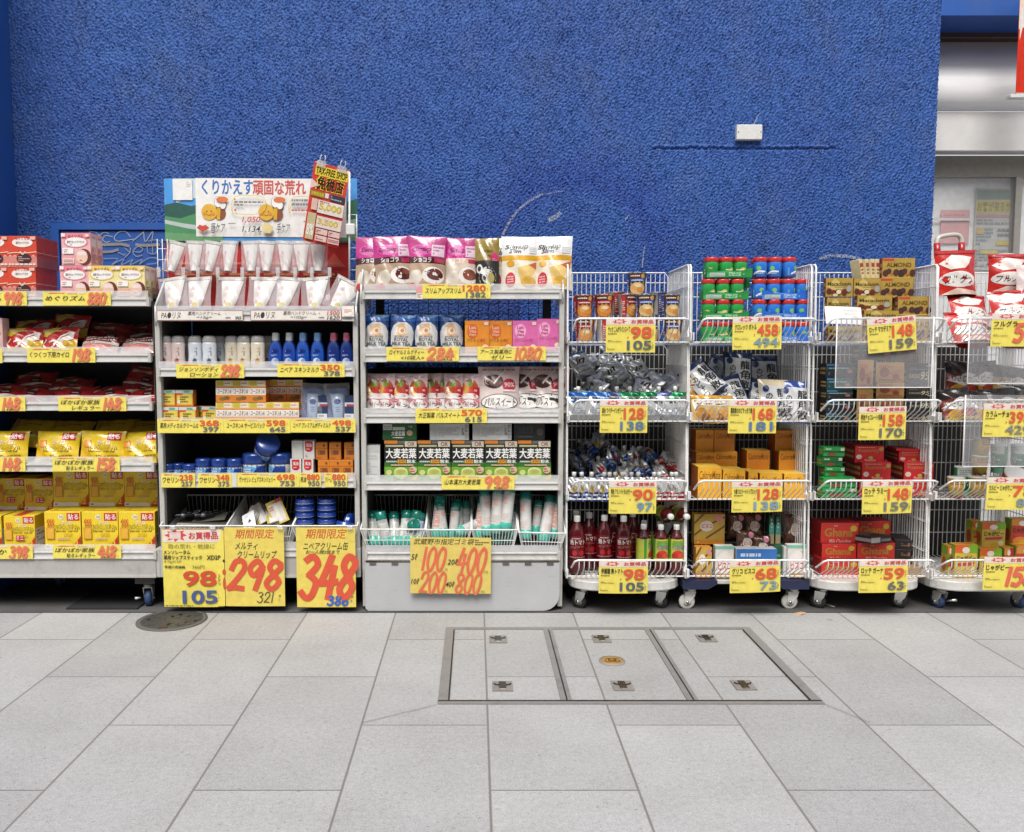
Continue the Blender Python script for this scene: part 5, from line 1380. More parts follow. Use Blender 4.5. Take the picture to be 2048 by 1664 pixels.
# ---- jelly jars
f24 = floorz(975)
def jar(w, h):
    r = w / 2
    return [('body', vessel([(r * .86, 0), (r * .95, .004), (r * .97, h * .5), (r * .9, h * .6)], 'cfd2cd', 'r 0 20 100 88 3f6cc0; e 40 52 30 26 62b0e6; g 8 36 46 66 e8eef6 2; p 1f3f94 50 25 100 25 100 80 70 80', ':g', 22)),
            ('lid', MB().lathe([(r * .99, h * .56), (r, h * .6), (r * 1.0, h * .88), (r * .95, h * .96), (r * .8, h)], '1d3c86:g', 24).mesh('lid'))]
js, jm, jl = jar(28 * P_, 27 * P_), jar(32 * P_, 38 * P_), jar(49 * P_, 49 * P_)
for i, u in enumerate((340, 361, 383)): put('jelly_jar', 'small blue lidded jar, %s from the dark end panel' % ORD[i], 'jar', js, u, f24, Y0 + (.05, .07, .04)[i], tilt(15), 'blue lidded jars')
for i, u in enumerate((411, 442, 473)): put('jelly_jar', 'medium blue lidded jar, %s from the small jars' % ORD[i], 'jar', jm, u, f24, Y0 + .045, tilt(15), 'blue lidded jars')
put('jelly_jar', 'large blue lidded jar beside the medium ones', 'jar', jl, 513, f24, Y0 + .06, tilt(8), 'blue lidded jars')
put('jelly_jar', 'large blue lidded jar beside the white and red boxes', 'jar', jl, 564, f24, Y0 + .065, (0, 0, R(-40)), 'blue lidded jars')
thing('jelly_jar', 'large blue jar lying tipped on top of the two large jars', 'jar', jl, W(530, 908, Y0 + .06 + .03), (R(52), R(10), R(18)), 'blue lidded jars')
put('jelly_jar', 'large jar in the shadow behind', 'jar', jl, 540, f24, Y0 + .17, tilt(8), 'blue lidded jars')
wr_ = carton(22 * P_, 37 * P_, .05, 'e2ded8', 'p cc2a30 16 98 84 98 84 50 66 40 34 40 16 50; b 26 66 74 86 f0e8e4 馬油; g 28 50 72 60 ecc 1; g 20 12 80 26 886 2', 'r 0 0 100 100 d8d4ce')
wp = carton(22 * P_, 37 * P_, .05, 'dcdad4', 'g 10 60 90 90 ccc6be 3')
for u, t, m, lab in ((594, 0, wr_, 'white and red cream box, bottom, by the jars'), (618, 0, wr_, 'white and red cream box, bottom, by the orange boxes'), (597, 1, wp, 'plain white back of a cream box stacked by the jars'), (620, 1, wr_, 'white and red cream box stacked on the bottom pair')):
    put('cream_box', lab, 'carton', m, u, f24 + t * 37.3 * P_, Y0 + .02, tilt(1.5), 'white and red cream boxes')
A_OR = 'r 0 62 100 66 b9631e; r 20 30 80 54 8a4a24; g 26 34 74 50 d8a070 2; e 70 82 8 8 7a4218; g 10 8 60 16 b9631e 1'
og = carton(24 * P_, 35 * P_, .05, 'dd8526', A_OR, 'r 0 0 100 100 b8641c')
for u, t, y, lab in ((650, 0, 0, 'first'), (673, 0, 0, 'second'), (696, 0, 0, 'third')):
    put('cream_box', 'orange cream box in the bottom row, %s from the white boxes' % lab, 'carton', og, u, f24, Y0 + .025, tilt(1.5), 'orange cream boxes')
for u, lab in ((645, 'first'), (672, 'second'), (702, 'third')):
    put('cream_box', 'orange box on the gapped top row, %s from the white boxes' % lab, 'carton', og, u, f24 + 35.4 * P_, Y0 + .03, tilt(3), 'orange cream boxes')
# ---- contents of the three bins
tx, tw, tz, th = TRAYS[0]
stick = MB().lathe([(.009, 0), (.010, .004), (.010, .085), (.008, .09)], '1c1c20:g', 12); stick.lathe([(.0104, .03), (.0104, .05)], 'b9bcc0:s', 12)
stick = stick.mesh('stick')
for i in range(7):
    thing('lip_stick', 'dark capped lip stick lying in the first wire bin', 'lip stick', stick, (X(352 + 10 * i, 1020, YT + .16), YT + .13 + .02 * (i % 4), Z(1030 - 3 * (i % 4), YT + .15 + .02 * (i % 4))), (R(88), 0, R(rnd(50, 115))), 'lip sticks in the bin')
pg = flat(.20, .055, '8f8b80', '; '.join('e %d %d 1.6 8 2c2a28' % (8 + 10 * i, 30 + 40 * (j)) for i in range(9) for j in range(2)), ':p', .002)
thing('perforated_card', 'grey card strip punched with two rows of holes in the first bin', 'card', pg.mesh('card'), W(395, 1056, YT + .06), (R(-58), R(3), 0))
thing('perforated_card', 'grey card strip lying flat behind the punched one', 'card', flat(.16, .06, '8a867c', 'g 5 10 95 90 666 3', ':p', .002).mesh('card'), W(420, 1034, YT + .17), (R(-64), R(-6), R(-5)))
thing('packing_carton', 'plain grey carton under the lip sticks', 'carton', carton(.24, .085, .2, '6c6860', 'g 5 20 95 80 555 2'), (tx, YT + .06, tz + .006), (0, 0, 0))
tx, tw, tz, th = TRAYS[1]
lpk = flat(.052, .10, 'd9d4ca', 'r 30 5 70 80 efece6; r 40 60 60 80 cbb; g 10 84 90 96 b99 2; r 0 0 20 60 c9b24a', ':g', .006).mesh('card')
for i in range(8):
    thing('lip_pack', 'white blister card of lip cream heaped in the middle bin', 'lip pack', lpk, (tx + rnd(-.08, .06), YT + rnd(.09, .2), tz + .115 + rnd(0, .02)), (R(rnd(-70, -30)), R(rnd(-50, 50)), R(rnd(-20, 20))), 'lip packs in the bin')
thing('lip_pack', 'yellow bordered lip pack sticking up out of the middle bin', 'lip pack', flat(.075, .115, 'd9c050', 'r 10 6 90 86 e9dfd0; r 40 10 62 78 f3efe8; r 68 12 84 60 e8e4de; g 12 60 36 80 c66 2; r 60 86 100 100 c8403a; e 50 92 5 3 777', ':g', .004).mesh('card'), (tx + .06, YT + .09, tz + .15), (R(-20), R(-24), R(8)), 'lip packs in the bin')
thing('lip_pack', 'white card folded like a tent at the front of the middle bin', 'lip pack', flat(.06, .10, 'dfe2e4', 'p 2a2a2c 40 40 70 44 56 62; g 20 70 80 84 99a 2', ':p', .003).mesh('card'), (tx - .06, YT + .05, tz + .115), (R(-48), R(-28), 0), 'lip packs in the bin')
thing('lip_pack', 'dark brown box half buried at the back of the middle bin', 'lip pack', carton(.07, .06, .03, '3a2c24', 'e 50 60 20 20 8a7a6a; g 20 10 80 30 999 2'), (tx - .06, YT + .2, tz + .13), (R(-20), R(6), 0), 'lip packs in the bin')
thing('packing_carton', 'grey white carton filling the floor of the middle bin', 'carton', carton(.22, .08, .2, '8a867e', 'g 5 20 95 80 777 2'), (tx, YT + .06, tz + .006))
tx, tw, tz, th = TRAYS[2]
tin = MB().lathe([(.040, 0), (.043, .003), (.043, .010), (.0445, .011), (.0445, .014), (.0435, .015), (.0435, .027), (.041, .030), (.0, .0305)], '16398c:g', 28, cap=False)
tin.lathe([(.0447, .0115), (.0449, .0125), (.0447, .0135)], 'c9d2e4:s', 28, cap=False)
tin = tin.mesh('tin')
zt_ = Z(1050, YT + .08)
thing('packing_carton', 'dark carton raising the tins in the third bin', 'carton', carton(.23, max(.02, zt_ - tz - .012), .2, '2a2c30'), (tx, YT + .05, tz + .006))
for c, u in enumerate((610, 653)):
    for t in range(4):
        thing('cream_tin', 'round blue cream tin, %s layer of the %s column in the third bin' % (['bottom', 'second', 'third', 'top'][t], ['outer', 'inner'][c]), 'tin', tin, (X(u, 1030, YT + .1), YT + .1 + .01 * c, zt_ - .004 + .0308 * t), (0, 0, 0), 'blue cream tins')
thing('cream_tin', 'round blue tin standing on edge by the bin wall', 'tin', tin, W(695, 1045, YT + .1), (R(90), 0, R(70)), 'blue cream tins')
thing('cream_tin', 'round blue tin lying low at the corner of the third bin', 'tin', tin, W(690, 1057, YT + .05), (R(-12), R(10), 0), 'blue cream tins')

# ---- pouch shelf: slimming drink pouches
g1, g2_, g3, g4 = floorz(598), floorz(724), floorz(846), floorz(980)
A_CH = 'r 0 86 100 100 b03a78; r 0 60 100 86 c22f86; e 40 74 30 10 d06aa8; i 14 68 62 80 7a1450 Slimup; r 64 62 96 84 d9c0cc; g 68 64 94 82 a8628a 3; r 0 48 100 60 4a1a1e; b 18 50 64 59 efe6e2 ショコラ; r 72 50 98 58 b02a50; r 0 0 100 48 b59a80; p d9cfc0 0 6 14 34 34 36 46 22 30 4; e 70 26 28 16 e9e2dc; e 74 28 20 11 5a2420; e 80 32 9 5 7a3a2c; e 16 6 12 6 c8303c'
ch = [pouch(80 * P_, 108 * P_, .075, 'b8307c', A_CH, seed=s) for s in (21, 22, 23)]
A_FR = A_CH.replace('4a1a1e', 'd9b9a4').replace('b59a80', 'cfc0b0').replace('5a2420', '8a4a34').replace('ショコラ', 'ココア')
fr_ = pouch(74 * P_, 106 * P_, .07, 'b8307c', A_FR, seed=25, taper=.15)
A_GD = 'r 0 56 100 100 8f7a2e; b 22 70 78 78 4a3c10 Slimup; b 36 62 70 69 4a3c10 Slim; e 84 58 16 14 c23068; g 76 55 92 61 e9a9c0 2; r 0 0 100 56 24221f; e 56 24 34 20 d9d6d0; e 50 34 26 5 efece6; e 24 40 13 9 d9d6d0; e 24 40 7 5 24221f; e 70 22 14 10 b5a868'
gd = pouch(52 * P_, 105 * P_, .06, '8f7a2e', A_GD, seed=27)
A_WH = 'i 8 76 48 84 3a3634 Slim; n 48 74 70 84 9a9896 up; i 18 68 52 76 4a4644 Slim; r 74 68 96 80 dcdcda; g 74 70 96 80 b5b5b5 3; r 0 54 100 64 dba32c; r 0 0 100 54 e9dfcc; p e6c47a 40 40 90 50 100 44 70 16 50 10; p c4683c 70 46 100 54 94 38; e 22 18 13 14 c83a48; g 14 12 30 26 f0c0c0 3; e 22 48 10 6 dba32c; e 70 14 20 10 dcae4a'
wh = [pouch(76 * P_, 108 * P_, .07, 'e6e6e6', A_WH, seed=s) for s in (31, 32)]
for u, m, y, rz, lab in ((750, ch[0], .03, -6, 'pink chocolate drink pouch at the post, partly covered'), (790, ch[1], .0, 4, 'pink chocolate drink pouch overlapping the one at the post'), (851, ch[2], 0, 0, 'pink chocolate drink pouch, flat and upright in the middle'),
                         (922, fr_, .02, 5, 'pink drink pouch narrowing to its foot, glare on its band'), (973, gd, .015, -8, 'gold and black slimming pouch with a pink leaf badge'), (1012, wh[1], .07, 0, 'white slimming pouch mostly hidden behind the other white ones'),
                         (1040, wh[0], .01, 2, 'white slimming pouch beside the gold one'), (1105, wh[1], 0, -7, 'white slimming pouch at the basket end'), (1090, wh[0], .10, 5, 'white slimming pouch peeking from behind at the basket end'),
                         (862, ch[0], .1, 0, 'pink pouch in the second row behind the upright one'), (925, ch[1], .1, 4, 'pink pouch in the second row behind the narrowing one')):
    put('drink_pouch', lab, 'pouch', m, u, g1, Y0 + .03 + y, (R(-4), R(rnd(-2, 2)), R(rz)), 'slimming drink pouches', dz=.002)
# ---- milk tea and jelly cartons
A_MT = 'r 0 84 100 100 2f6ac0; p 8ab4e4 0 96 30 100 70 90 100 96 100 100 0 100; p d4d4d3 2 40 6 22 22 10 78 10 94 22 98 40 98 56 88 71 68 80 32 80 12 71 2 56; e 50 60 31 17 d8b088; e 50 58 15 9 e9d9c4; e 51 58 8 5 c88a5a; b 22 40 78 45 8a7a6a BEVERAGE; b 20 30 80 39 6a6864 ROYAL; b 10 19 90 28 6a6864 MILK TEA; r 8 0 92 4 cdbb4a'
mt_ = [pouch(49 * P_, 77 * P_, .055, '24427e', A_MT, seed=s) for s in (41, 42)]
for i, (u, rz, y) in enumerate(((755, 2, 0), (803, -4, -.005), (853, 0, .0), (904, 4, .015))):
    put('tea_bag_pouch', 'blue royal milk tea pouch with white label, %s from the end post' % ORD[i], 'pouch', mt_[i % 2], u, g2_, Y0 + .03 + y, (R(-3), R((0, 4, 0, -1)[i]), R(rz)), 'milk tea pouches')
    put('tea_bag_pouch', 'milk tea pouch in the second row behind the %s' % ORD[i], 'pouch', mt_[(i + 1) % 2], u + 4, g2_, Y0 + .10 + y, (R(-3), 0, R(rz)), 'milk tea pouches')
def A_PL(a, b_, t): return 'r 50 0 100 100 %s; r 0 88 100 100 %s; e 32 68 23 22 %s; b 18 74 46 84 %s Lait; b 18 63 46 72 %s Vita; b 18 52 46 61 %s Days; r 80 86 96 96 eac8b8; n 8 36 84 46 %s %s; e 84 20 12 8 efd8c4; g 6 6 90 16 efd9c0 2' % (a, a, b_, t[1], t[1], t[1], t[0], t[2])
po = carton(48 * P_, 65 * P_, .07, 'e29a32', A_PL('e08a28', 'd9622c', ('8a3a1c', 'ecc0a0', 'プラセンタC')), 'r 0 0 100 100 c8702a')
pp = carton(48 * P_, 65 * P_, .07, 'dd72ac', A_PL('d868a6', 'efa8cc', ('a03068', 'b83a78', 'ファーミングC')), 'r 0 0 100 100 b84a88')
for u, m, y, dz, lab in ((954, po, 0, 0, 'orange jelly carton beside the milk tea'), (1000, po, .01, 0, 'orange jelly carton beside the pink ones'), (1049, pp, 0, 0, 'pink jelly carton beside the orange ones'), (1097, pp, 0, .008, 'pink jelly carton at the end, standing a little taller')):
    put('jelly_carton', lab, 'carton', m, u, g2_, Y0 + .01 + y, tilt(1.2), 'jelly cartons', dz=dz)
    put('jelly_carton', lab.replace('jelly carton', 'carton in the second row behind the one', 1), 'carton', m, u + 3, g2_, Y0 + .09 + y, tilt(1.2), 'jelly cartons')
# ---- sweetener pouches
A_PS = 'r 0 72 100 100 e0c4c2; l 9a6a70 1.2 10 94 50 88 90 94; e 50 62 44 24 b8502c; e 38 66 18 12 d9923c; e 60 58 16 12 c8442c; e 50 74 16 8 7a9a3c; e 30 52 14 8 d9a040; r 70 40 100 66 b02030; g 74 44 96 62 e9b0b0 2; e 50 42 46 8 e9e2de; r 0 20 100 36 dd8a92; e 50 22 48 14 3a3836; e 50 22 46 12.6 ece8e4; n 16 15 86 29 4a4644 パルスイート'
ps = [pouch(40 * P_, 80 * P_, .05, 'e3d2cd', A_PS, seed=s) for s in (51, 52, 53)]
A_PB = 'r 0 60 100 100 d8bdba; g 10 90 92 97 a07a7a 1; e 36 68 24 15 3f2a24; e 36 69 20 11 5a2a22; l e9d9d2 4 36 64 56 84 66 92; e 74 60 17 14 b02434; b 62 56 88 66 e9c0c0 90%; r 58 46 90 50 efd9d6; e 50 24 46 17 3a3836; e 50 24 44 15.4 efebe6; n 12 15 90 33 4a4644 パルスイート; r 0 0 100 5 e6e2de'
pb_ = [pouch(84 * P_, 94 * P_, .07, 'dfcdc9', A_PB, seed=s) for s in (55, 56)]
for i, (u, y) in enumerate(((750, .01), (773, 0), (803, .005), (838, -.005), (866, .03), (886, .035), (908, .005), (940, -.003))):
    put('sweetener_pouch', 'slim sweetener pouch with a salad picture, %s from the end post' % ORD[i], 'pouch', ps[i % 3], u, g3, Y0 + .035 + y, (R(-4), R(rnd(-2, 2)), R(rnd(-14, 2))), 'sweetener pouches')
for u, y, rz, lab in ((998, -.012, 4, 'wide sweetener pouch with coffee cup, foremost'), (1052, .03, -4, 'wide sweetener pouch with coffee cup, half hidden in the middle'), (1096, .015, -8, 'wide sweetener pouch with coffee cup, at the post end')):
    put('sweetener_pouch', lab, 'pouch', pb_[0] if u < 1050 else pb_[1], u, g3, Y0 + .04 + y, (R(-5), 0, R(rz)), 'sweetener pouches')
# ---- green barley tea cartons
A_GT = 'r 0 0 100 34 7aa832; r 0 34 100 46 2f6a24; r 0 92 40 100 d9822c; r 42 92 70 99 6a6864; r 62 84 98 98 cfc4ae; b 70 86 92 96 8a5a4a OR; r 4 84 58 89 b8b088; b 4 55 96 80 efeeea 大麦若葉; b 68 43 94 52 efeeea 粉末; r 40 43 66 52 dba82c; b 43 44.5 64 51 b04a1c 300; g 6 44 38 51 ccc 1; r 20 37 88 40 d88a3c; g 20 37 88 40 ddd 1; e 50 18 22 15 b9cf6a; e 50 24 20 9 d6dc9a; e 50 22 16 6 b3b85c; e 87 26 11 9 d9b9a0; g 79 20 95 32 b03a2c 2; e 14 20 9 7 cfd48a; p d9c23c 78 4 100 16 100 4 96 0; g 80 4 98 12 b04a2c 1'
gt = carton(66 * P_, 80 * P_, .06, '20241e', A_GT, 'r 0 0 100 100 1f4a20; g 10 30 90 80 99a 5', 'r 0 0 100 100 23301f')
for i, u in enumerate((803, 869, 936, 1002, 1068)):
    put('tea_carton', 'green barley leaf carton with large white characters, %s from the plain white carton' % ORD[i], 'carton', gt, u, g4, Y0 + .015, tilt(.8), 'barley leaf cartons')
    put('tea_carton', 'barley leaf carton in the second row behind the %s green one' % ORD[i], 'carton', gt, u, g4, Y0 + .08, tilt(.8), 'barley leaf cartons')
gtop = carton(68 * P_, 33 * P_, .17, '1f5a2a', 'r 2 62 28 96 d9d9d4; g 4 68 26 90 777 2; b 26 26 66 54 efeeea 大麦若葉; r 30 60 66 80 cfd0c0; e 80 44 9 17 cfae86; t 76 74 88 90 cfd0c0 午後; r 40 12 56 20 d8a82c; g 30 12 64 20 eee 1')
gwh = carton(78 * P_, 33 * P_, .17, 'd6d6d2', 'r 0 0 20 100 c6c6c2; g 22 20 76 90 b5b5b2 7; g 82 30 88 96 333 9; g 90 50 97 96 777 4; r 90 10 98 40 b5b5b5', 'r 0 0 100 100 a8a8a4')
gbk = carton(62 * P_, 33 * P_, .17, '1c201e', 'b 14 40 62 84 3a4440 大麦若葉; e 84 50 11 22 5a5040; g 14 14 60 30 555 1')
for u, m, lab in ((800, gtop, 'green barley carton lying flat on top, beside the white ones'), (899, gwh, 'white backed carton lying on top, nearer the green one'), (984, gwh, 'white backed carton lying on top, nearer the dark one'), (1058, gbk, 'dark carton lying upside down on the top row')):
    put('tea_carton', lab, 'carton', m, u, g4 + 80.5 * P_, Y0 + .018, tilt(.8), 'barley leaf cartons')
put('tea_carton', 'plain white backed carton standing alone at the shelf start', 'carton', carton(33 * P_, 70 * P_, .08, 'd3d3d0', 'r 0 80 100 100 c4c4c0; g 16 14 84 74 bdbdba 8; g 34 3 88 9 333 1'), 745, g4, Y0 + .01, (0, 0, R(3)), 'barley leaf cartons')
# ---- bag rolls with teal caps
def roll(L, r, lab):
    b_ = MB().lathe([(r, .018), (r, L - .022)], 'd8d8d4:g', 16, cap=False)
    art(b_, roundS([(r, 0), (r, L)], L, 140), (r * 2.4, L), lab, '', 4, 3, .0006)
    cp = MB().lathe([(r * .86, 0), (r * 1.04, .004), (r * 1.06, .042), (r * 1.0, .044)], '4fb8a4:g', 16)
    ct = MB().lathe([(r * 1.0, L - .040), (r * 1.06, L - .038), (r * 1.04, L - .004), (r * .8, L), (r * .7, L - .003), (0, L - .004)], '167a6c:g', 16, cap=False)
    return [('tube', b_.mesh('tube')), ('cap', cp.mesh('cap')), ('cap', ct.mesh('cap'))]
LB = ['r 0 20 100 30 c9c9c4; g 14 24 86 62 b9b9b4 7; b 24 66 76 76 aaaaa6 市', 'r 26 26 74 66 dfa496; g 30 30 70 62 f0e0d8 6; g 12 70 88 80 b9b9b4 2', 'g 20 24 80 54 d9c0ba 6; r 34 58 66 72 e0b0a6; g 14 76 86 86 c4c4c0 2', 'g 10 30 60 76 8aa0cc 8; r 62 34 90 70 90a8d8']
RL = [roll(.165, .0245, LB[0]), roll(.165, .022, LB[2]), roll(.20, .0245, LB[1]), roll(.22, .0265, LB[2]), roll(.155, .023, LB[3])]
def inbin(k, items, what):
    tx, tw, tz, th = TRAYS[3 + k]
    for i, (x, y, z, rx, ry, m) in enumerate(items):
        thing('bag_roll', 'teal capped roll of bags, ' + what[i], 'bag roll', RL[m], (tx + x * tw / 2, YT + y, tz + z), (R(rx), R(ry), R(rnd(-40, 40))), 'bag rolls')
zb0 = .012
inbin(0, [(-.66, .075, zb0, -28, -4, 0), (-.45, .08, zb0, -26, 3, 0), (-.2, .06, zb0, -12, -12, 0), (.28, .075, zb0, -14, 14, 0), (.5, .08, zb0, -16, 5, 0), (.7, .07, zb0, -18, 12, 4), (.02, .07, zb0, -30, 10, 0), (-.02, .16, .05, 62, 25, 0), (.72, .055, .01, -60, 0, 0)],
      ['short and low in the widest bin corner', 'low in the widest bin beside the corner one', 'leaning over in the widest bin', 'upright in the widest bin centre', 'upright in the widest bin, nearer the next bin', 'blue printed in the widest bin', 'tipped back in the widest bin', 'lying with its cap end towards the street', 'lying low behind the yellow bag price card'])
inbin(1, [(-.6, .10, zb0 + .03, -16, 2, 2), (-.22, .10, zb0 + .035, -16, 0, 1), (.16, .10, zb0 + .03, -16, -1, 1), (.5, .14, zb0 + .04, -16, 4, 0), (.8, .15, zb0 + .03, -16, 6, 0), (.3, .06, .07, -52, 58, 0)],
      ['pink printed, first in the second bin', 'second upright one in the second bin', 'third upright one in the second bin', 'set back in the second bin', 'last at the back of the second bin', 'lying slantwise on top in the second bin'])
inbin(2, [(-.72, .09, zb0 + .03, -16, 3, 2), (-.34, .085, zb0 + .045, -12, 2, 3), (.06, .07, zb0 + .06, -8, 1, 3), (.46, .065, zb0 + .07, -8, 3, 3), (.82, .13, zb0 + .03, -12, 2, 4), (.1, .12, zb0, -14, 0, 0), (.55, .13, zb0, -14, 4, 0)],
      ['salmon labelled in the third bin', 'tall beside the salmon labelled one', 'tallest of the third bin, nearer the salmon one', 'tallest of the third bin, nearer the fourth bin', 'set back against the fourth bin', 'low behind the two tallest ones, inner side', 'low behind the two tallest ones, outer side'])
inbin(3, [(-.62, .08, zb0 + .03, -10, -6, 3), (-.2, .12, zb0 + .04, -14, 6, 1), (.12, .07, zb0 + .02, -14, 16, 3), (.58, .10, zb0 + .03, -12, 4, 2), (.4, .16, zb0 + .05, -10, 4, 4)],
      ['tall at the inner side of the tilted bin', 'dim one at the back of the tilted bin', 'leaning across the tilted bin', 'red printed at the post side of the tilted bin', 'set back at the post side of the tilted bin'])

# ================================================================== GOODS IN THE BASKETS
Q_ = PX(3.86)
# ---- stack one: soup cups
def cup(art_, lid):
    r = .045; h = 45 * Q_
    return [('cup', vessel([(r * .76, 0), (r * .78, .002), (r * .97, h - .004), (r, h - .003), (r, h)], 'd9d2c6', art_, '', 24, 1, 170)), ('lid', MB().lathe([(r * 1.01, h - .001), (r * 1.01, h + .001), (r * .9, h + .0015)], lid + ':s', 24).mesh('lid'))]
A_CU = lambda c, d: 'r 0 0 100 100 %s; r 20 74 80 96 4a2620; g 24 80 58 90 e9d9c4 1; e 70 84 8 10 c89a4a; p %s 22 58 78 64 78 76 22 70; g 28 62 70 70 f0e0e0 1; e 50 30 30 26 %s; e 44 34 14 12 d9a45c; e 60 24 12 10 d88a3c; e 52 42 14 8 e9cf9a; r 2 6 16 90 %s; g 3 10 15 80 e9c9c0 8' % (c, d, 'dcb878' if d[0] != 'b' else 'd98a30', d)
cr, cb_ = cup(A_CU('8a3020', 'b82830'), 'c8a0a0'), cup(A_CU('4a3a34', '2a58b0'), '9aa8c0')
ZL = .10
for i, (u, v, y, m, rz, lab) in enumerate((
        (1168, 684, 3.83, cr, 0, 'red soup cup, bottom layer, behind the basket lip'), (1209, 684, 3.84, cr, 60, 'red soup cup turned to its bar code, bottom layer'), (1250, 684, 3.85, cr, 10, 'red soup cup, bottom layer, behind the price card'), (1296, 684, 3.85, cb_, 20, 'blue soup cup, bottom layer, behind the price card'), (1342, 684, 3.83, cb_, -5, 'blue soup cup, bottom layer, by the side wires'),
        (1166, 637, 3.86, cr, 0, 'red soup cup, upper layer, nearest the white post'), (1207, 636, 3.87, cr, -10, 'red soup cup, upper layer, second from the post'), (1252, 635, 3.88, cr, 40, 'soup cup with a sweetcorn picture, upper layer'), (1289, 636, 3.84, cb_, -6, 'blue soup cup overlapping the sweetcorn one'), (1338, 636, 3.88, cb_, 8, 'blue soup cup, upper layer, by the side wires'),
        (1229, 630, 3.97, cr, 70, 'red soup cup in the back row between two others'), (1312, 630, 3.98, cb_, 80, 'blue soup cup in the back row'), (1271, 592, 3.92, cb_, -5, 'blue soup cup alone on top of the pile'))):
    put('soup_cup', lab, 'soup cup', m, u, ('v', v), y, (R(-2), 0, R(rz)), 'soup cups')
# ---- spout pouches
def spout(w, h, base, src, seed, cap='e4e4e0'):
    b_ = pouch(w, h, .03, base, src, fin=':s', seed=seed, pillow=True, wr=.0028)
    c_ = MB().lathe([(.006, h - .004), (.006, h + .006)], 'd8d8d4:g', 10); c_.lathe([(.010, h + .004), (.010, h + .022), (.008, h + .024)], cap + ':g', 12)
    return [('pouch', b_), ('cap', c_.mesh('cap'))]
A_IN = lambda c: 'r 0 84 100 100 %s; r 0 10 100 60 d9dadb; i 22 60 66 78 2a2c30 in; g 16 64 84 82 %s 2; r 0 0 100 22 9a9c9e; g 20 26 80 48 a8b4c0 3' % (c, c)
sp = [spout(50 * Q_, 60 * Q_, 'c9cbcd', A_IN(c), s) for c, s in (('2a6ab8', 61), ('1f8a54', 62), ('46507a', 63))]
A_IS = 'r 0 90 100 100 %s; i 22 52 70 76 2a2c30 in; g 16 20 84 44 8a9096 3; r 0 0 100 12 a4a6a8'
sq = [spout(48 * Q_, 58 * Q_, 'bfc1c3', A_IS % c, s) for c, s in (('3a5a8a', 64), ('b4b6b8', 65), ('4a7a62', 66))]
lab_f = ['blue topped', 'second blue topped', 'blue backed, tipped', 'plain white', 'green topped', 'second green topped', 'last green topped']
for i, (u, k) in enumerate(((1157, 0), (1196, 0), (1236, 2), (1262, 1), (1292, 1), (1322, 2), (1352, 1))):
    thing('jelly_pouch', '%s spout pouch standing along the lip of the silver jelly basket' % lab_f[i], 'jelly pouch', sp[k], W(u, 844, 3.80), (R(-12), R(rnd(-5, 5)), R(rnd(-8, 8))), 'silver jelly pouches')
rs = random.Random(4)
for i in range(30):
    lay_ = i // 12
    u = 1160 + 198 * ((i % 12) + rs.uniform(.1, .9)) / 12
    y = 3.86 + .05 * lay_ + rs.uniform(0, .22)
    hump = .03 if (u < 1240 or u > 1290) else 0
    z = bz(1) + .03 + .045 * lay_ + (y - 3.86) * .25 + hump
    thing('jelly_pouch', 'crumpled silver spout pouch heaped in the silver jelly basket', 'jelly pouch', sq[rs.choice((0, 1, 1, 2))], (X(u, 770, y), y, z), (R(rs.uniform(-75, -25)), R(rs.uniform(-80, 80)), R(rs.uniform(-30, 30))), 'heaped silver jelly pouches')
A_AM = lambda c, e: 'r 0 0 100 40 %s; r 0 40 100 80 d9d9d8; e 50 52 30 16 %s; g 20 60 80 78 777 2; b 26 46 74 58 3a3a50 アミノ; g 10 8 90 34 ddd 2' % (c, e)
am = [spout(30 * Q_, 48 * Q_, b_, A_AM(c, e), s, 'dcdcd8') for b_, c, e, s in (('b4b6ba', '24478e', 'cfa63a', 71), ('c0c2c4', '2a5aa8', 'c23a34', 72), ('b9b0ac', 'b02a2e', 'e0dcd8', 73))]
for i, (u, k) in enumerate(((1147, 0), (1166, 0), (1182, 0), (1204, 0), (1225, 0), (1232, 1), (1247, 1), (1263, 1), (1275, 1), (1308, 2), (1322, 2), (1342, 2), (1355, 2))):
    thing('jelly_pouch', '%s capped small pouch in the front row of the small jelly basket' % (['blue', 'white and red', 'red and white'][k]), 'jelly pouch', am[k], W(u, 1003, 3.80 + .012 * (i % 2)), (R(-8), R(rnd(-5, 5)), R(rnd(-10, 10))), ['blue', 'white red', 'red white'][k] + ' small front row pouches')
for i in range(34):
    lay_ = i // 14
    u = 1150 + 210 * ((i % 14) + rs.uniform(.1, .9)) / 14
    y = 3.88 + .04 * lay_ + rs.uniform(0, .2)
    thing('jelly_pouch', 'small silver jelly pouch heaped in shade in the small jelly basket', 'jelly pouch', am[2 if u > 1310 else rs.choice((0, 0, 1))], (X(u, 930, y), y, bz(2) + .03 + .04 * lay_ + (y - 3.86) * .3), (R(rs.uniform(-80, -20)), R(rs.uniform(-80, 80)), R(rs.uniform(-30, 30))), 'heaped small jelly pouches')
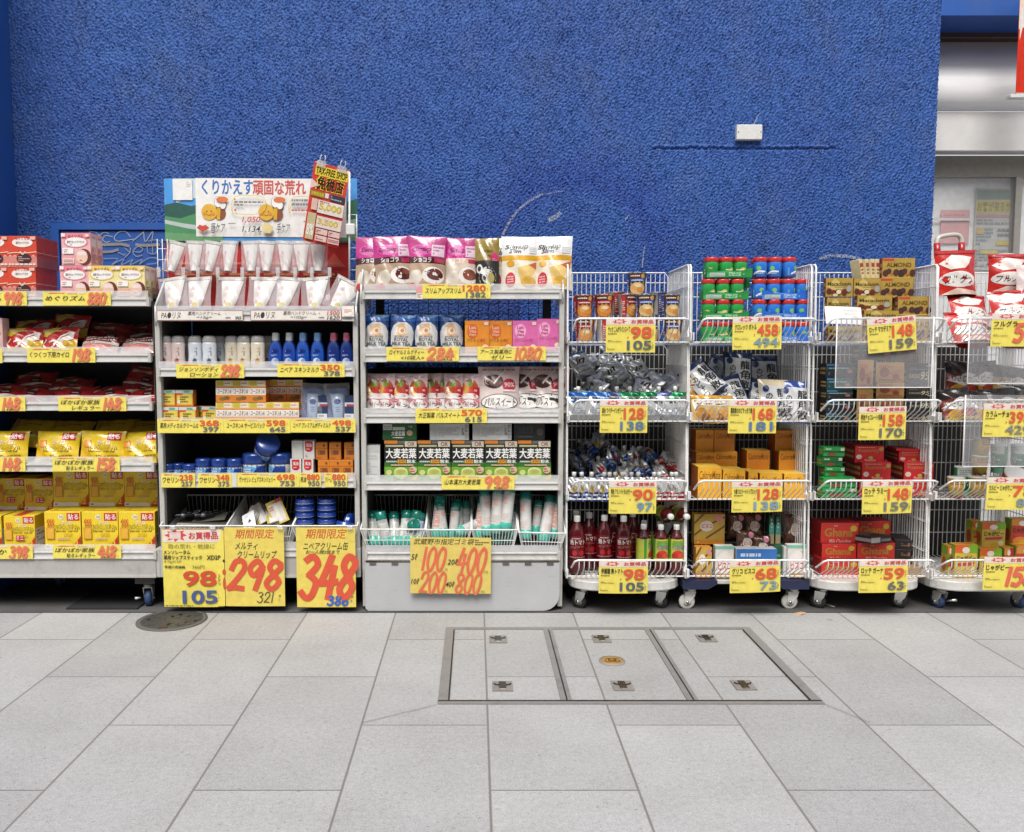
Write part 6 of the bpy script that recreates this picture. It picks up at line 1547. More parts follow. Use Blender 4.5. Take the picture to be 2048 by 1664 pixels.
# ---- juice bottles
def pet(r, h, juice, lab, cap='e6e6e2', lz=(.26, .66)):
    pr = [(r * .9, 0), (r, .006), (r, h * .2), (r * .97, h * .24), (r, h * .28), (r, h * .64), (r * .96, h * .7), (r * .7, h * .8), (r * .36, h * .88), (r * .33, h * .9)]
    b_ = MB().lathe(pr, juice, 20)
    lb = MB()
    lb.lathe([(r * 1.012, h * lz[0]), (r * 1.012, h * lz[1])], lab[0] + ':g', 20, cap=False)
    hh = h * (lz[1] - lz[0])
    art(lb, lambda s, t, o: (lambda q: (((r * 1.012 + o) * math.sin(q)), -(r * 1.012 + o) * math.cos(q), h * lz[0] + t * hh))(R(150) * (s - .5)), (r * 2.6, hh), lab[1], ':g', 6, 3, .0006)
    cp = MB().lathe([(r * .40, h * .895), (r * .41, h * .9), (r * .41, h * .985), (r * .36, h)], cap + ':g', 16)
    return [('body', b_.mesh('body')), ('label', lb.mesh('label')), ('cap', cp.mesh('cap'))]
tom = pet(.037, .262, 'redjuice', ('6a0c12', 'g 20 86 80 94 d9b0b0 1; b 12 62 88 84 e0d4d0 熟トマト; g 14 46 86 56 b06060 2; e 34 26 12 12 b0202a; e 66 26 12 12 b0202a; g 10 4 90 12 c08080 1'))
veg = pet(.034, .225, 'redjuice', ('c6cc4a', 'r 0 0 14 100 4a9a34; r 86 0 100 100 4a9a34; g 24 88 76 95 7a7a2a 1; e 50 80 30 10 6aa83a; b 20 54 84 74 8a8490 旬野菜; e 50 34 26 18 cc3428; e 34 28 14 12 b02a24; e 66 28 14 12 d0502c; r 8 4 92 16 d6d25a; g 12 6 88 14 5a5a2a 1'), lz=(.26, .72))
zq = bz(3) + .008
for u, y, m, lab in ((1152, 3.84, tom, 'red tomato juice bottle beside the white post'), (1176, 3.92, tom, 'red tomato juice bottle set back in second place'), (1206, 3.86, tom, 'red tomato juice bottle with a clear label, third along'), (1244, 3.84, tom, 'red tomato juice bottle next to the green labelled ones'),
                     (1224, 3.96, tom, 'tomato juice bottle in the dark row behind'), (1150, 3.95, tom, 'tomato juice bottle behind the post one'), (1262, 3.95, tom, 'tomato juice bottle deep behind the green labels'),
                     (1284, 3.83, veg, 'green labelled vegetable juice bottle turned to its fine print'), (1318, 3.82, veg, 'green labelled vegetable juice bottle, middle of three'), (1349, 3.82, veg, 'green labelled vegetable juice bottle by the side wires'),
                     (1285, 3.91, veg, 'green labelled bottle behind the fine print one'), (1316, 3.90, veg, 'green labelled bottle behind the middle one'), (1346, 3.90, veg, 'green labelled bottle behind the outer one')):
    put('juice_bottle', lab, 'bottle', m, u, zq, y, (0, 0, R(rnd(-8, 8)) + (R(70) if 'fine print' in lab and 'turned' in lab else 0)), 'juice bottles')
for i, u in enumerate((1318, 1350)):
    thing('juice_bottle', 'green labelled bottle lying on top, cap to the street, ' + ['inner one', 'outer one'][i], 'bottle', veg, (X(u, 1030, 3.97), 3.985, zq + .225 + .03), (R(86), 0, R(rnd(-3, 3))), 'juice bottles')
thing('carton_tray', 'plain brown carton tray under the tomato juice bottles', 'carton tray', MB().box(-.22, .0, -.05, .16, 0, .05, 'a98a5c', .002).mesh('tray'), (CARTX[0], YP + .05, bz(3) + .003)) if False else None
# ---- stack two: gum bottles in trays
def gum(col, a_):
    r, h = .0315, 38 * Q_
    return [('bottle', vessel([(r * .9, 0), (r, .004), (r, h * .66), (r * .93, h * .78), (r * .9, h * .82)], col, a_, ':g', 20)), ('lid', MB().lathe([(r * .97, h * .80), (r * 1.0, h * .82), (r * 1.0, h * .99), (r * .93, h * 1.03)], 'c8302a:g', 20).mesh('lid'))]
gg = gum('2a9a48', 'p d9c84a 20 30 60 60 80 56 40 26; l e6efe8 8 20 20 50 34 84 30; g 24 40 76 52 efe9d0 1')
gb = gum('2f78d4', 'e 52 56 13 14 7ac070; l eef2f6 9 24 20 50 36 84 34; g 30 20 76 30 cfe0f4 1; r 4 10 14 60 5a96dc')
def tray(col, c2, txt, w=.205):
    mb = MB(); d = .07; h = .038
    mb.box(-w / 2, w / 2, 0, d, 0, .002, col)
    mb.box(-w / 2, w / 2, 0, .0015, .002, h * .8, col); mb.box(-w / 2, w / 2, d - .0015, d, .002, h, col)
    for s in (-1, 1):
        x = s * (w / 2 - .0008)
        mb.box(x - .0008, x + .0008, .0015, d - .0015, .002, h, col)
    mb.add([(-w / 2, -.0004, h * .8), (-w / 2 + .05, -.0004, h * .8), (-w / 2, -.0004, h * 1.15)], [[0, 1, 2]], col)
    mb.add([(w / 2, -.0004, h * .8), (w / 2, -.0004, h * 1.15), (w / 2 - .05, -.0004, h * .8)], [[0, 1, 2]], col)
    art(mb, lambda s, t, o: ((s - .5) * w, -o, t * h * .8), (w, h * .8), 'p %s 0 60 40 100 60 100 10 0 0 0; r 6 16 40 70 b9c4bc; g 8 24 38 62 7a8a80 2; r 46 14 76 86 %s; b 48 50 74 82 e9f0ea %s; b 48 18 74 46 e9f0ea %s; g 80 40 96 60 cfe0d4 1' % (c2, c2, 'クロレッツ', txt))
    return mb.mesh('tray')
tg, tb_ = tray('228a3c', '38a858', 'シャープ'), tray('2468cc', '4688e0', 'クール')
LV = [686, 641, 600, 556]
for lv, v in enumerate(LV):
    y = 3.81 + (0.0 if lv == 0 else .02 + .012 * lv)
    zz = Z(v - 1, y)
    lvn = ['bottom', 'second', 'third', 'top'][lv]
    for side, (u, tm, gm, nm) in enumerate(((1449, tg, gg, 'green'), (1566, tb_, gb, 'blue'))):
        if lv == 3: u -= 12 if side else -7
        has_tray = not (lv == 3 and side == 1)
        if has_tray: put('gum_tray', '%s card tray, %s level of the gum stack' % (nm, lvn), 'tray', tm, u, zz, y, tilt(.8), 'gum bottle trays')
        for k in range(3 if side == 0 or lv == 3 else 4):
            n = 3 if side == 0 or lv == 3 else 4
            x = X(u, v, y) + (k - (n - 1) / 2) * (.0655 if n == 3 else .0655)
            thing('gum_bottle', '%s gum bottle with red lid, %s of %d, %s level' % (nm, ORD[k], n, lvn), 'gum bottle', gm, (x, y + .036, zz + .003), (0, 0, R(rnd(-50, 50))), 'gum bottles')
            if lv == 3: thing('gum_bottle', '%s gum bottle in the second row, %s of three, top level' % (nm, ORD[k]), 'gum bottle', gm, (x + .012, y + .105, zz + .003), (0, 0, R(rnd(-50, 50))), 'gum bottles')
    if lv == 2:
        for side, (tm, nm, u) in enumerate(((tg, 'green', 1452), (tb_, 'blue', 1556))):
            put('gum_tray', '%s card tray deeper in the gum stack carrying the second top row' % nm, 'tray', tm, u, Z(LV[3] - 1, 3.87) - .04, 3.95, tilt(.8), 'gum bottle trays')
# ---- throat sweets bags
A_RK = 'r 6 6 94 84 d4d5d6; ' + vt('25272c', 56, 80, 34, 24, '龍角散') + '; ' + vt('3a3c44', 20, 66, 20, 15, 'のどすっ') + '; e 20 76 10 8 24386e'
rkb = [pouch(62 * Q_, 84 * Q_, .03, c, A_RK, pillow=True, seed=s) for c, s in (('24345e', 81), ('d9c9a4', 82), ('2a4a9a', 83))]
gdb = pouch(60 * Q_, 56 * Q_, .035, 'c9a86a', 'r 4 60 96 84 e6dccc; g 10 62 90 82 8a5a2a 2; e 30 34 18 18 b07a2a; e 62 30 18 18 c98a34; e 46 16 16 14 8a4a1c; r 0 86 100 100 d9a02c', pillow=True, seed=84)
LC = lambda lab, m, u, v, y, rx, ry, rz: thing('candy_bag', lab, 'candy bag', m, W(u, v, y), (R(rx), R(ry), R(rz)), 'throat candy bags')
LC('navy bag with white label leaning steeply at the pile edge', rkb[0], 1432, 790, 3.86, -30, -38, 0)
LC('white labelled candy bag standing tall at the back', rkb[0], 1474, 784, 3.98, -14, 4, 0)
LC('white labelled candy bag lying in front of the tall one', rkb[0], 1476, 822, 3.83, -36, -14, 0)
LC('navy candy bag in the deep shade at the back', rkb[0], 1530, 790, 4.02, -14, 0, 0)
LC('cream topped candy bag at the lip', rkb[1], 1550, 842, 3.81, -16, 2, 3)
LC('blue topped candy bag at the lip beside the cream one', rkb[2], 1588, 846, 3.81, -14, 3, -4)
LC('navy candy bag tucked behind the cream topped one', rkb[0], 1520, 830, 3.9, -34, 20, 0)
LC('golden sweets bag at the lip corner', gdb, 1412, 846, 3.80, -16, 2, 4)
LC('golden sweets bag beside the corner one', gdb, 1440, 847, 3.81, -20, -3, -4)
LC('golden sweets bag standing behind the corner one', gdb, 1404, 806, 3.9, -14, -6, 8)
LC('navy candy bag lying under the pile', rkb[0], 1480, 846, 3.90, -60, 6, 0)
LC('candy bag lying under the white pair', rkb[2], 1560, 842, 3.95, -62, -4, 0)
LC('small dark bag far back in the candy pile', rkb[0], 1424, 780, 4.02, -30, 30, 0)
# ---- orange cartons
A_CM = 'i 8 60 92 86 8a5a12 CaloryMate'
A_CM = 'n 6 62 94 88 8a5812 CalorieMate'
def cmc(c): return lambda w, h, d: carton(w, h, d, {'d98e2a': 'e69a2e', 'd08426': 'e2902a', 'd68a28': 'e4962c', 'c87a24': 'de8a28', 'd68a2c': 'e4962c', 'cc8028': 'de8c2a'}.get(c, 'eeb030'), A_CM, 'r 0 0 100 100 b8601c', 'r 0 0 100 100 f0c850')
for lab, u0, u1, v0, v1, y, c, d in (
        ('orange carton high at the back, inner side', 1391, 1428, 860, 905, 4.0, 'd98e2a', .1), ('orange carton high at the back, second', 1428, 1470, 860, 905, 4.0, 'd08426', .1), ('orange carton under the high inner one', 1392, 1430, 905, 942, 3.96, 'd98e2a', .12), ('orange carton under the high second one', 1429, 1475, 904, 942, 3.96, 'd68a28', .12),
        ('yellow orange carton at the lip, first', 1395, 1444, 934, 998, 3.81, 'e0a22c', .12), ('yellow orange carton at the lip, second', 1445, 1491, 940, 998, 3.81, 'dfa02c', .12), ('narrow orange carton end between the wide ones at the lip', 1496, 1516, 944, 998, 3.815, 'dca034', .12), ('orange carton at the lip beside the narrow end', 1519, 1565, 947, 998, 3.81, 'e0a02c', .12), ('orange carton at the lip by the outer side wires', 1567, 1613, 948, 998, 3.81, 'e0a02c', .12),
        ('orange carton standing alone in the middle gap', 1493, 1540, 901, 948, 3.93, 'c87a24', .1), ('orange carton in the outer pile, middle tier', 1557, 1605, 902, 948, 3.93, 'd68a2c', .1), ('orange carton topping the outer pile', 1550, 1597, 861, 902, 3.97, 'cc8028', .1), ('orange carton low behind the middle gap', 1493, 1540, 948, 992, 3.94, 'c87a24', .1), ('orange carton low in the outer pile', 1557, 1605, 948, 992, 3.94, 'c87a24', .1), ('orange carton low at the inner back', 1392, 1475, 942, 990, 3.97, 'c87a24', .1)):
    box_at('food_bar_carton', lab, 'carton', cmc(c), u0, u1, v0, v1, y, d, None, 'orange cartons')
# ---- biscuit packs
A_BK = 'r 0 0 100 100 4a3028; r 6 60 40 90 6a4434; r 54 70 90 96 5c3c30; r 10 10 40 40 5c3c30; r 50 8 90 34 7a5a44; l cbb08a 6 20 40 40 70; l cbb08a 5 60 30 86 54; e 74 84 16 13 d98aa0; e 52 52 26 21 e9ddd0; b 34 44 70 60 b83030 ビスコ'
A_BY = 'r 0 14 100 100 c8a648; l 7a4a20 6 0 30 40 60 100 90; l 7a4a20 6 40 20 100 60; l 7a4a20 6 0 70 30 100; e 80 86 14 11 d98a8a; e 40 60 22 18 e9ddd0; b 24 54 58 67 b83030 ビスコ; r 0 0 100 14 d98a30; g 10 3 90 11 f0dcb0 1'
A_BW = 'r 0 90 100 100 7ac0a8; e 50 44 44 40 efe6e0; b 16 26 84 50 c8343c ビスコ; e 30 8 20 8 b88a5a; e 66 8 20 8 c89a5a'
bkp = lambda w, h, d: pouch(w, h, d, '4a3028', A_BK, pillow=True, seed=91)
for lab, u0, u1, v0, v1, y, d, A_, c in (
        ('yellow lattice biscuit box, upper', 1388, 1450, 1028, 1088, 3.92, .05, A_BY, 'c8a648'), ('yellow lattice biscuit box, lower at the lip', 1391, 1424, 1095, 1155, 3.81, .05, A_BY, 'd08a34'), ('white biscuit box with red lettering, inner', 1430, 1468, 1092, 1156, 3.805, .04, A_BW, 'e0dcd6'), ('white biscuit box with red lettering, outer', 1574, 1614, 1090, 1156, 3.805, .04, A_BW, 'e0dcd6'),
        ('pale blue topped carton lying at the lip behind the card', 1472, 1554, 1098, 1156, 3.81, .06, 'r 0 60 100 100 3a7ac8; g 10 70 90 90 cfe0f0 1; r 0 0 100 60 cfd4d8', 'd6dade'), ('narrow teal biscuit stick, inner', 1537, 1549, 1033, 1112, 3.93, .03, 'r 0 55 100 80 4fb0a0; r 0 30 100 55 c9b88a; g 30 60 70 96 e0f0e8 4', '1f5a44'), ('narrow teal biscuit stick, outer', 1550, 1562, 1033, 1112, 3.93, .03, 'r 0 55 100 80 4fb0a0; r 0 30 100 55 c9b88a; g 30 60 70 96 e0f0e8 4', '1f5a44'),
        ('dark green biscuit carton low between the white boxes', 1548, 1572, 1092, 1150, 3.84, .05, 'g 10 60 90 90 6aa890 2', '1f5a44'), ('white carton behind the outer white box', 1566, 1574, 1094, 1154, 3.82, .04, '', 'cfd4d0')):
    box_at('biscuit_box', lab, 'carton', lambda w, h, dd, A_=A_, c=c: carton(w, h, dd, c, A_), u0, u1, v0, v1, y, d, None, 'biscuit boxes')
for lab, u0, u1, v0, v1, y, rz in (('brown cocoa biscuit pack at the back, inner', 1452, 1490, 1028, 1078, 3.98, 2), ('brown cocoa biscuit pack at the back, outer', 1489, 1528, 1028, 1078, 3.98, -3), ('brown cocoa biscuit pack in front, inner', 1470, 1509, 1062, 1110, 3.88, 4), ('brown cocoa biscuit pack in front, sinking lower', 1506, 1545, 1072, 1118, 3.87, -4), ('brown cocoa biscuit pack by the outer side wires', 1566, 1606, 1030, 1090, 3.93, 3)):
    box_at('biscuit_pack', lab, 'biscuit pack', lambda w, h, d: bkp(w, h, d), u0, u1, v0, v1, y, .035, (R(-6), R(rz), R(rz)), 'cocoa biscuit packs')
box_at('packing_carton', 'plain carton raising the biscuits at the back of their basket', 'carton', lambda w, h, d: carton(w, h, d, '2f2a26', ''), 1440, 1610, 1085, 1160, 3.96, .15)
# ---- stack three: chocolate boxes
A_MC = 'p cdb668 0 55 34 100 66 60 60 40 30 34; b 6 58 92 80 5a4416 Macadamia; g 30 50 70 55 7a6430 1; e 12 30 10 16 5a2420; e 28 24 9 14 7a2a24; e 46 26 10 14 e0d0ae; e 46 26 12 16 4a1c18; e 47 27 9 12 e2d4b4; e 68 26 10 16 6a2420; e 84 44 11 20 8a8478; e 84 44 9 16 a8a296; e 34 10 10 8 d8cda0'
A_AL = 'r 2 86 36 97 c8402c; b 12 56 88 78 6a5020 ALMOND; e 10 26 9 16 4a2a2c; e 20 36 8 13 4a2a2c; p b8682c 24 22 34 34 38 30 28 18; e 42 30 9 16 4a2a2c; e 58 26 10 18 3c2226; e 68 36 8 13 4a2a2c; p b8682c 72 18 82 32 86 26 76 14; e 92 28 9 16 4a2a2c; r 0 0 100 6 c8a85a'
def chbox(A_, c='b09140', sd='8a3a2c'): return lambda w, h, d: carton(w, h, d, c, A_, 'r 0 0 100 100 %s; g 10 20 90 80 d9b06a 2' % sd, 'r 0 0 100 100 %s' % c)
for lab, A_, u0, u1, v0, v1, y, rz in (
        ('gold almond chocolate box topmost of the pile', A_AL, 1764, 1831, 516, 557, 3.96, 0), ('gold almond chocolate box under the topmost', A_AL, 1760, 1828, 556, 595, 3.93, 0), ('gold almond chocolate box low at the outer side wires', A_AL, 1795, 1863, 593, 631, 3.86, 0), ('gold macadamia box against the inner side wires', A_MC, 1651, 1707, 556, 594, 3.93, 0), ('gold macadamia box second in the middle tier', A_MC, 1707, 1763, 557, 594, 3.93, 0), ('gold macadamia box behind the blank white card', A_MC, 1653, 1702, 596, 634, 3.88, 0), ('gold macadamia box fully shown in the front tier', A_MC, 1714, 1785, 591, 623, 3.87, 0), ('gold macadamia box peeking over the clear sheet', A_MC, 1727, 1798, 621, 652, 3.83, 1),
        ('gold macadamia box low behind the clear sheet, inner', A_MC, 1655, 1725, 652, 685, 3.83, 0), ('gold almond box low behind the clear sheet, outer', A_AL, 1800, 1866, 632, 684, 3.84, 0), ('gold box low behind the tilted card', A_MC, 1728, 1798, 653, 685, 3.84, 0), ('gold almond box at the back under the topmost two', A_AL, 1760, 1828, 596, 684, 3.97, 0)):
    box_at('chocolate_box', lab, 'chocolate box', chbox(A_), u0, u1, v0, v1, y, .028 if v1 - v0 < 50 else .06, (0, R(rz), 0), 'gold chocolate boxes')
for i, (u, rz, ry) in enumerate(((1727, 30, -12), (1737, 34, -6), (1747, 30, -2), (1756, 26, 1))):
    thing('chocolate_box', 'cream and red chocolate box standing on end, %s in the fanned row' % ORD[i], 'chocolate box', carton(.022, .09, .05, 'dccfa0', 'g 10 20 90 90 b06a4a 4; r 0 60 100 80 a83a34'), W(u, 557, 3.97), (R(-4), R(ry), R(rz)), 'fanned chocolate boxes')
thing('blank_card', 'blank white card lying bent over the gold boxes at the lip', 'card', flat(70 * Q_, 36 * Q_, 'e6e5e2', 'g 50 50 96 90 d4d2ce 2; l b9b4ae 3 62 30 80 44 96 30', ':p', .002, .006).mesh('card'), W(1688, 630, 3.74), (R(-24), R(2), 0))
A_TN = 'e 30 50 18 24 8a4a34; b 12 70 60 86 b8503c CACAO; e 70 30 12 14 9a3a34; g 10 6 90 20 a05a4a 1; l b8503c 4 20 30 60 50 90 60'
A_95 = 'b 10 36 52 54 a89a80 CACAO; n 54 28 86 64 c9bb98 95; g 10 70 90 84 777 2; r 86 76 96 92 b0604a; r 0 0 100 6 3a3a3a'
A_TE = 'r 0 60 100 74 2a6a68; g 10 64 80 72 cfe0e0 1; e 80 46 10 14 b8685a; g 8 20 70 40 8a9aa8 2; r 0 84 40 96 4a8ac0'
for lab, A_, c, u0, u1, v0, v1, y in (
        ('dark teal chocolate box, top of the inner pile', A_TE, '2a3038', 1652, 1712, 727, 756, 3.86), ('dark teal chocolate box, second of the inner pile', A_TE, '1f4a4c', 1653, 1706, 756, 780, 3.84), ('dark teal chocolate box, third of the inner pile', A_TE, '24282c', 1653, 1706, 780, 800, 3.83), ('dark teal chocolate box at the lip, upper', A_TE, '1f2430', 1652, 1706, 800, 826, 3.82), ('dark teal chocolate box at the lip, lowest', A_TE, '1c3a3c', 1651, 1704, 826, 846, 3.82),
        ('tan chocolate box standing on end, upper', A_TN, 'b58f56', 1714, 1748, 720, 778, 3.86), ('tan chocolate box standing on end, lower', A_TN, 'b58f56', 1712, 1747, 779, 846, 3.83), ('tan wide chocolate box, upper', A_TN, 'b0884f', 1751, 1810, 725, 764, 3.86), ('tan wide chocolate box, lower', A_TN, 'b58f56', 1752, 1809, 765, 794, 3.83), ('tan wide chocolate box at the lip', A_TN, 'a88048', 1750, 1808, 795, 846, 3.82),
        ('black chocolate box numbered 95 behind the clear sheet', A_95, '26262a', 1812, 1867, 727, 772, 3.85), ('black chocolate box numbered 95 just under the sheet', A_95, '1e1c1e', 1812, 1868, 774, 796, 3.83), ('black chocolate box at the lip, upper', A_95, '222024', 1812, 1868, 797, 824, 3.82), ('black chocolate box at the lip, lowest', A_95, '1e1c1e', 1812, 1867, 824, 846, 3.82), ('dim tan chocolate box behind the black ones', A_TN, '9a7a4c', 1790, 1850, 690, 728, 3.95), ('dim grey box behind the tilted card', A_TE, '3a3a3e', 1718, 1790, 690, 722, 3.95)):
    box_at('chocolate_box', lab, 'chocolate box', chbox(A_, c, '1c1a1c'), u0, u1, v0, v1, y, .07, None, 'dark chocolate boxes')
box_at('packing_carton', 'dim carton raising the dark chocolate boxes from behind', 'carton', lambda w, h, d: carton(w, h, d, '2a2624', ''), 1655, 1865, 728, 846, 3.94, .12)
A_GN = 'r 0 40 100 60 1a5a2c; g 10 66 90 90 b9d9b4 1; e 40 24 22 16 8a4a2c; r 80 60 98 90 cfd9c0'
for i in range(5):
    y = 3.86 if i > 1 else 3.82
    box_at('chocolate_box', 'green chocolate box lying in its pile, %s from the bottom' % ORD[i], 'chocolate box', chbox(A_GN, '2a9a4c' if i != 3 else '1f6a34', '2a9a4c'), 1643 + (i % 3) * 3, (1716 if i < 2 else 1690) - (i % 2) * 4, 976 - 20 * i - (2 if i > 1 else 0), 995 - 20 * i - (2 if i > 1 else 0), y, .05, (0, R(rnd(-1.5, 1.5)), R(rnd(-3, 6))), 'green chocolate boxes')
A_RM = 'b 12 58 84 84 b06a3a Rummy; e 90 82 8 12 a88a4a; e 14 36 10 14 d9c4b4; e 54 30 8 10 b0a83a; b 34 8 72 24 e0b8a8 Rummy; g 10 88 80 95 d99a8a 1'
for lab, u0, u1, v0, v1, y, d in (('red rum chocolate box, upper of the inner pile', 1710, 1768, 892, 926, 3.90, .16), ('red rum chocolate box, lower of the inner pile', 1724, 1782, 925, 962, 3.85, .2), ('red rum chocolate box, middle of the outer pile', 1798, 1852, 903, 926, 3.90, .16), ('red rum chocolate box, lower of the outer pile', 1808, 1867, 925, 962, 3.85, .18), ('red rum chocolate box at the lip by the outer wires', 1818, 1864, 962, 993, 3.82, .1), ('red rum chocolate box at the lip behind the card', 1726, 1786, 962, 993, 3.83, .1), ('red chocolate box end at the lip beside the green pile', 1718, 1726, 962, 993, 3.83, .1)):
    box_at('chocolate_box', lab, 'chocolate box', chbox(A_RM if u1 - u0 > 20 else '', 'c02428', '9a1a1e'), u0, u1, v0, v1, y, d, (0, 0, R(-3)), 'red rum chocolate boxes')
thing('chocolate_box', 'red rum box lid lying flat on the outer pile', 'chocolate box', carton(.14, .012, .12, 'c8282c', '', '', 'g 20 20 80 80 d98a7a 3'), W(1824, 903, 3.90), (0, R(2), R(-6)), 'red rum chocolate boxes')
A_GH = 'b 10 40 84 78 b08038 Ghana; e 86 76 9 14 c9a83a; n 22 12 80 30 e0b8a8 Milk Chocolate; g 34 84 70 92 e0a090 1; r 0 0 100 7 d98a7a'
for lab, u0, u1, v0, v1, y, d, A_ in (('red milk chocolate carton, upper with its white inside showing', 1641, 1718, 1046, 1092, 3.89, .12, A_GH), ('red milk chocolate carton, lower inner', 1643, 1713, 1088, 1124, 3.86, .14, A_GH), ('red milk chocolate carton, lower outer', 1714, 1790, 1086, 1124, 3.86, .14, A_GH), ('red milk chocolate carton at the back', 1712, 1782, 1042, 1086, 3.99, .1, A_GH), ('red milk chocolate carton at the lip', 1642, 1718, 1120, 1157, 3.82, .1, A_GH), ('red milk chocolate carton at the lip behind the card', 1720, 1790, 1120, 1157, 3.83, .1, A_GH)):
    box_at('chocolate_box', lab, 'chocolate box', lambda w, h, dd, A_=A_: carton(w, h, dd, 'c8322a', A_, 'r 0 0 100 100 a82420', 'r 0 0 100 100 8a1a1a'), u0, u1, v0, v1, y, d, None, 'red milk chocolate cartons')
thing('chocolate_box', 'black chocolate box with silver edge tilted on the red cartons', 'chocolate box', carton(.13, .032, .12, '1e1c1e', 'r 0 10 46 80 b5b5b2; r 50 20 100 60 777', 'r 0 20 100 70 999', 'g 10 20 90 90 666 3'), W(1762, 1086, 3.84), (R(-4), R(2), R(26)), 'black chocolate boxes')
for i in range(4):
    box_at('chocolate_box', 'black chocolate box stacked flat by the outer wires, %s from the bottom' % ORD[i], 'chocolate box', chbox('g 40 30 90 70 8a6a4a 2; e 84 50 8 24 8a5a44', '1f1a1a', '1a1616'), 1790, 1822, 1137 - 19 * i, 1155 - 19 * i, 3.88, .14, (0, 0, R(-14)), 'black chocolate boxes')
box_at('carton_tray', 'plain tan carton piece at the lip beside the red cartons', 'carton', lambda w, h, d: carton(w, h, d, 'a98a62', ''), 1795, 1850, 1135, 1156, 3.82, .1)
# ---- stack four
A_FG = 'p f0e4dc 6 70 40 90 90 84 70 60 30 56; g 20 66 80 82 d0605a 2; e 50 34 46 18 efe6de; e 50 34 44 16.5 d9d4ce; n 14 24 84 44 2a2628 フルグラ; p d9c0b0 4 0 40 14 96 6 96 0; r 0 92 100 100 b01c1c'
fgb = [pouch(w * Q_, h * Q_, .07, 'c22820', A_FG, seed=s) for w, h, s in ((88, 92, 95), (80, 78, 96))]
o = thing('cereal_bag', 'large red cereal bag with a carry handle rising at its back', 'cereal bag', [('bag', fgb[0])], W(1912, 592, 3.95), (R(-4), R(-2), R(6)), 'red cereal bags')
hm = MB().tube(crom([(-.064, .03, .235), (-.062, .03, .262), (-.045, .03, .28), (.03, .03, .288), (.056, .03, .272), (.058, .03, .24)], 4), .011, 'c9c2b8:g', 8)
for s in (-.0615, .0555): hm.tube([(s * 1.03, .03, .18), (s * 1.03, .03, .25)], .0145, 'b02420:g', 8)
link('carry_handle', hm, o)
hgm = MB().tube(crom([(-.07, .03, .13), (-.06, .03, .155), (-.02, .03, .175), (.04, .03, .172), (.06, .03, .13)], 4), .012, 'b9b6b0:g', 8)
o = thing('cereal_bag', 'red cereal bag with a pale handle, behind the wire back', 'cereal bag', [('bag', fgb[1]), ('carry_handle', hgm.mesh('carry_handle'))], W(2015, 585, 4.02), (R(-2), 0, R(-5)), 'red cereal bags')
for lab, m, u, v, y, rx, ry, rz in (('red cereal bag in front, below the handled one', fgb[1], 1945, 655, 3.87, -30, 6, 4), ('red cereal bag in front, cut by the photo edge', fgb[1], 2030, 652, 3.86, -24, -2, -6), ('red cereal bag at the lip behind the clear sheet', fgb[1], 1950, 690, 3.80, -34, 0, 4), ('red cereal bag at the lip by the photo edge', fgb[1], 2040, 690, 3.80, -34, 0, -3), ('pinkish white cereal bag at the photo edge, topmost', pouch(60 * Q_, 80 * Q_, .06, 'dcc9c6', 'l c04a5a 5 10 20 50 80 90 90; e 60 30 20 16 7a9ac8', seed=97), 2060, 610, 3.92, -6, 3, 0)):
    thing('cereal_bag', lab, 'cereal bag', m, W(u, v, y), (R(rx), R(ry), R(rz)), 'red cereal bags')
A_KM = 'r 0 62 100 100 2a2422; p d9d6d0 0 40 60 66 100 58 100 30 40 24; n 10 36 86 60 2a2628 わさビーフ; e 30 14 20 14 d9a02c; e 64 16 20 14 b8402c; r 0 0 100 6 d9c04a'
kmb = [pouch(w * Q_, 70 * Q_, .05, c, A_KM, seed=s, pillow=True) for w, c, s in ((70, '7a2a1c', 101), (76, 'c29a34', 102), (72, '34302e', 103))]
for lab, m, u, v, y, rx, ry in (('red and gold snack bag deep behind the sheet', kmb[0], 1925, 790, 3.94, -14, 4), ('white labelled snack bag at the lip, inner', kmb[0], 1925, 840, 3.81, -30, -6), ('white labelled snack bag at the lip, second', kmb[2], 1968, 842, 3.82, -34, 8), ('golden snack bag at the lip, third', kmb[1], 2010, 842, 3.81, -26, -4), ('golden snack bag standing behind the clear sheet', kmb[1], 2020, 800, 3.92, -14, 8), ('dark snack bag standing behind the clear sheet', kmb[2], 1965, 790, 3.95, -12, -3), ('golden snack bag cut by the photo edge', kmb[1], 2070, 838, 3.83, -20, 0)):
    thing('snack_bag', lab, 'snack bag', m, W(u, v, y), (R(rx), R(ry), R(rnd(-6, 6))), 'snack bags')
def snack_cup(r, h, c, a_, lid): return [('cup', vessel([(r * .8, 0), (r, h)], c, a_, '', 22)), ('lid', MB().lathe([(r * 1.03, h - .004), (r * 1.04, h + .002), (r * .9, h + .004)], lid + ':g', 22).mesh('lid'))]
A_JR = 'r 0 60 100 100 d9b44a; g 14 64 86 92 8a3a2c 3; e 50 34 30 20 c88a2c; e 40 20 16 12 7aa040; r 0 0 100 8 b02a2c'
jc = snack_cup(.036, .085, 'cdb052', A_JR, 'd9d6cc')
gc = snack_cup(.036, .13, '1f7a44', 'r 0 70 100 100 c9d0cc; g 10 74 90 94 888 3; r 0 0 100 20 7ab89a; b 20 36 80 60 e0efe4 サワー', 'd9dcd8')
rc_ = snack_cup(.06, .08, 'b82a34', 'l e0b84a 5 4 80 50 70 96 80; e 50 40 28 22 e6d9c0; g 20 20 80 34 e9c0a0 1', 'dfdcd6')
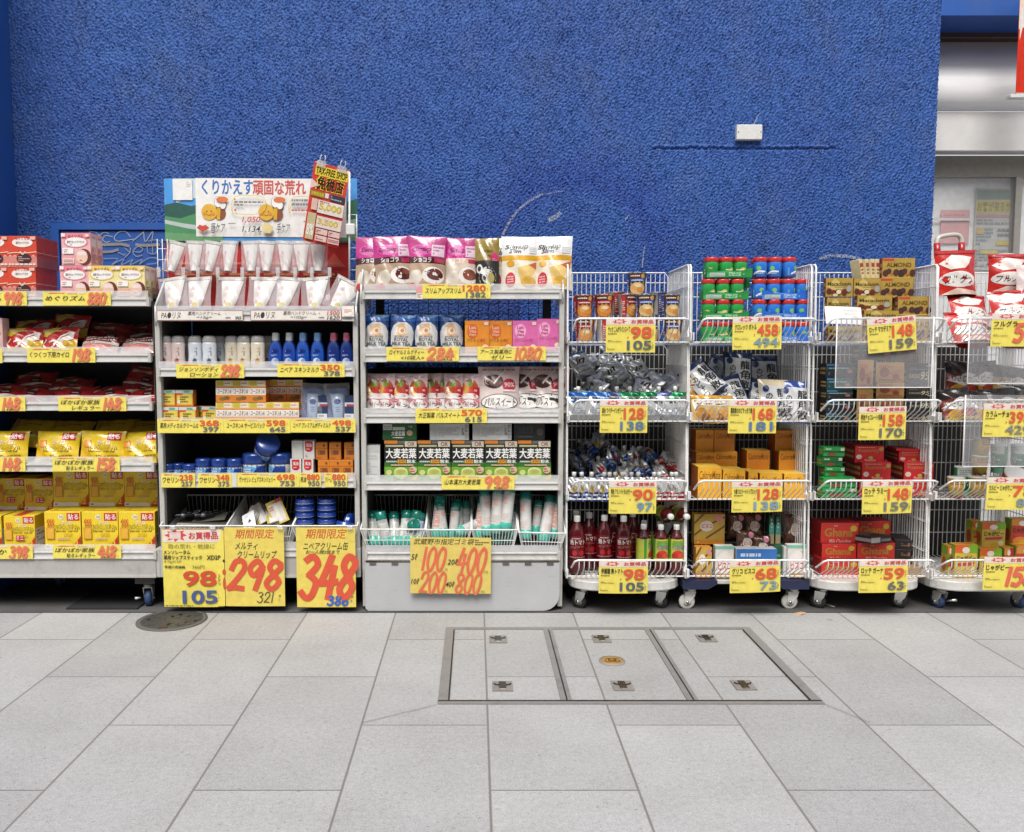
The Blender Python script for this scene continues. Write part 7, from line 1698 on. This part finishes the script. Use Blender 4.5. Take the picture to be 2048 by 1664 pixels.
for lab, m, u, v, y, rx, rz in (('tall green snack tub beside the inner wires', gc, 1918, 990, 3.86, 0, 8), ('yellow snack cup at the lip, first', jc, 1905, 992, 3.81, 0, -20), ('yellow snack cup at the lip, second', jc, 1946, 991, 3.82, 0, 12), ('yellow snack cup standing behind the clear sheet', jc, 1952, 948, 3.92, 0, 5), ('yellow snack cup stacked behind the sheet, leaning', jc, 1956, 912, 3.93, 0, 30), ('tall pale snack tub behind the clear sheet', gc, 1990, 945, 3.95, 0, -70), ('tall pale snack tub behind the sheet, nearer the edge', gc, 2030, 945, 3.95, 0, -60), ('red snack bowl with white lid tipped to the street', rc_, 2012, 975, 3.84, 38, 10), ('red snack bowl cut by the photo edge', rc_, 2065, 985, 3.84, 20, 0), ('yellow snack cup at the lip behind the card', jc, 1990, 992, 3.82, 0, 40)):
    put('snack_cup', lab, 'snack cup', m, u, ('v', v), y, (R(rx), 0, R(rz)), 'snack cups')
A_JB = 'r 0 76 60 100 d8602c; r 60 76 100 100 7ab02c; e 48 84 17 10 e6dcd0; b 8 50 92 68 5a2a26 じゃがビー; p c83a4a 10 44 90 48 80 38 16 36; e 40 18 34 18 d9b84a; e 60 12 28 13 cfa63a; e 80 24 12 10 e0d8a8'
def jb(c, a_): return lambda w, h, d: carton(w, h, d, c, a_, 'r 0 0 100 100 c2a83c; r 0 74 100 100 8aae34; e 50 40 34 24 b8502c', 'r 0 0 100 100 c9b040; r 10 20 90 80 d0702c')
A_JR2 = A_JB.replace('7ab02c', 'b02a30').replace('d8602c', 'cf8a3a').replace('d9b84a', 'd98a3a')
for lab, u0, u1, v0, v1, y, A_, c in (('yellow and green potato snack box raised in the middle', 1963, 2012, 1046, 1098, 3.88, A_JB, 'cdb64a'), ('yellow potato snack box peeking beside the raised one', 1943, 1963, 1042, 1094, 3.92, A_JB, 'c8a63a'), ('orange red potato snack box raised at the photo edge', 2021, 2070, 1038, 1092, 3.88, A_JR2, 'b8402c'), ('yellow and green potato snack box at the lip, first', 1908, 1956, 1090, 1155, 3.81, A_JB, 'cdb64a'), ('green topped potato snack box at the lip, second', 1958, 2004, 1098, 1155, 3.83, A_JB, 'c8b040'), ('red topped potato snack box at the lip, third', 2006, 2028, 1096, 1155, 3.84, A_JR2, 'b8402c'), ('red potato snack box at the lip by the photo edge', 2030, 2078, 1092, 1155, 3.83, A_JR2, 'b8402c'), ('potato snack box under the raised yellow one', 1963, 2012, 1098, 1152, 3.90, A_JB, 'c8b040'), ('potato snack box under the raised orange one', 2021, 2070, 1092, 1152, 3.90, A_JR2, 'b8402c'), ('green edged potato snack box by the inner wires', 1893, 1907, 1092, 1155, 3.84, A_JB, '6a8a2c')):
    box_at('snack_box', lab, 'snack box', jb(c, A_), u0, u1, v0, v1, y, .05, None, 'potato snack boxes')
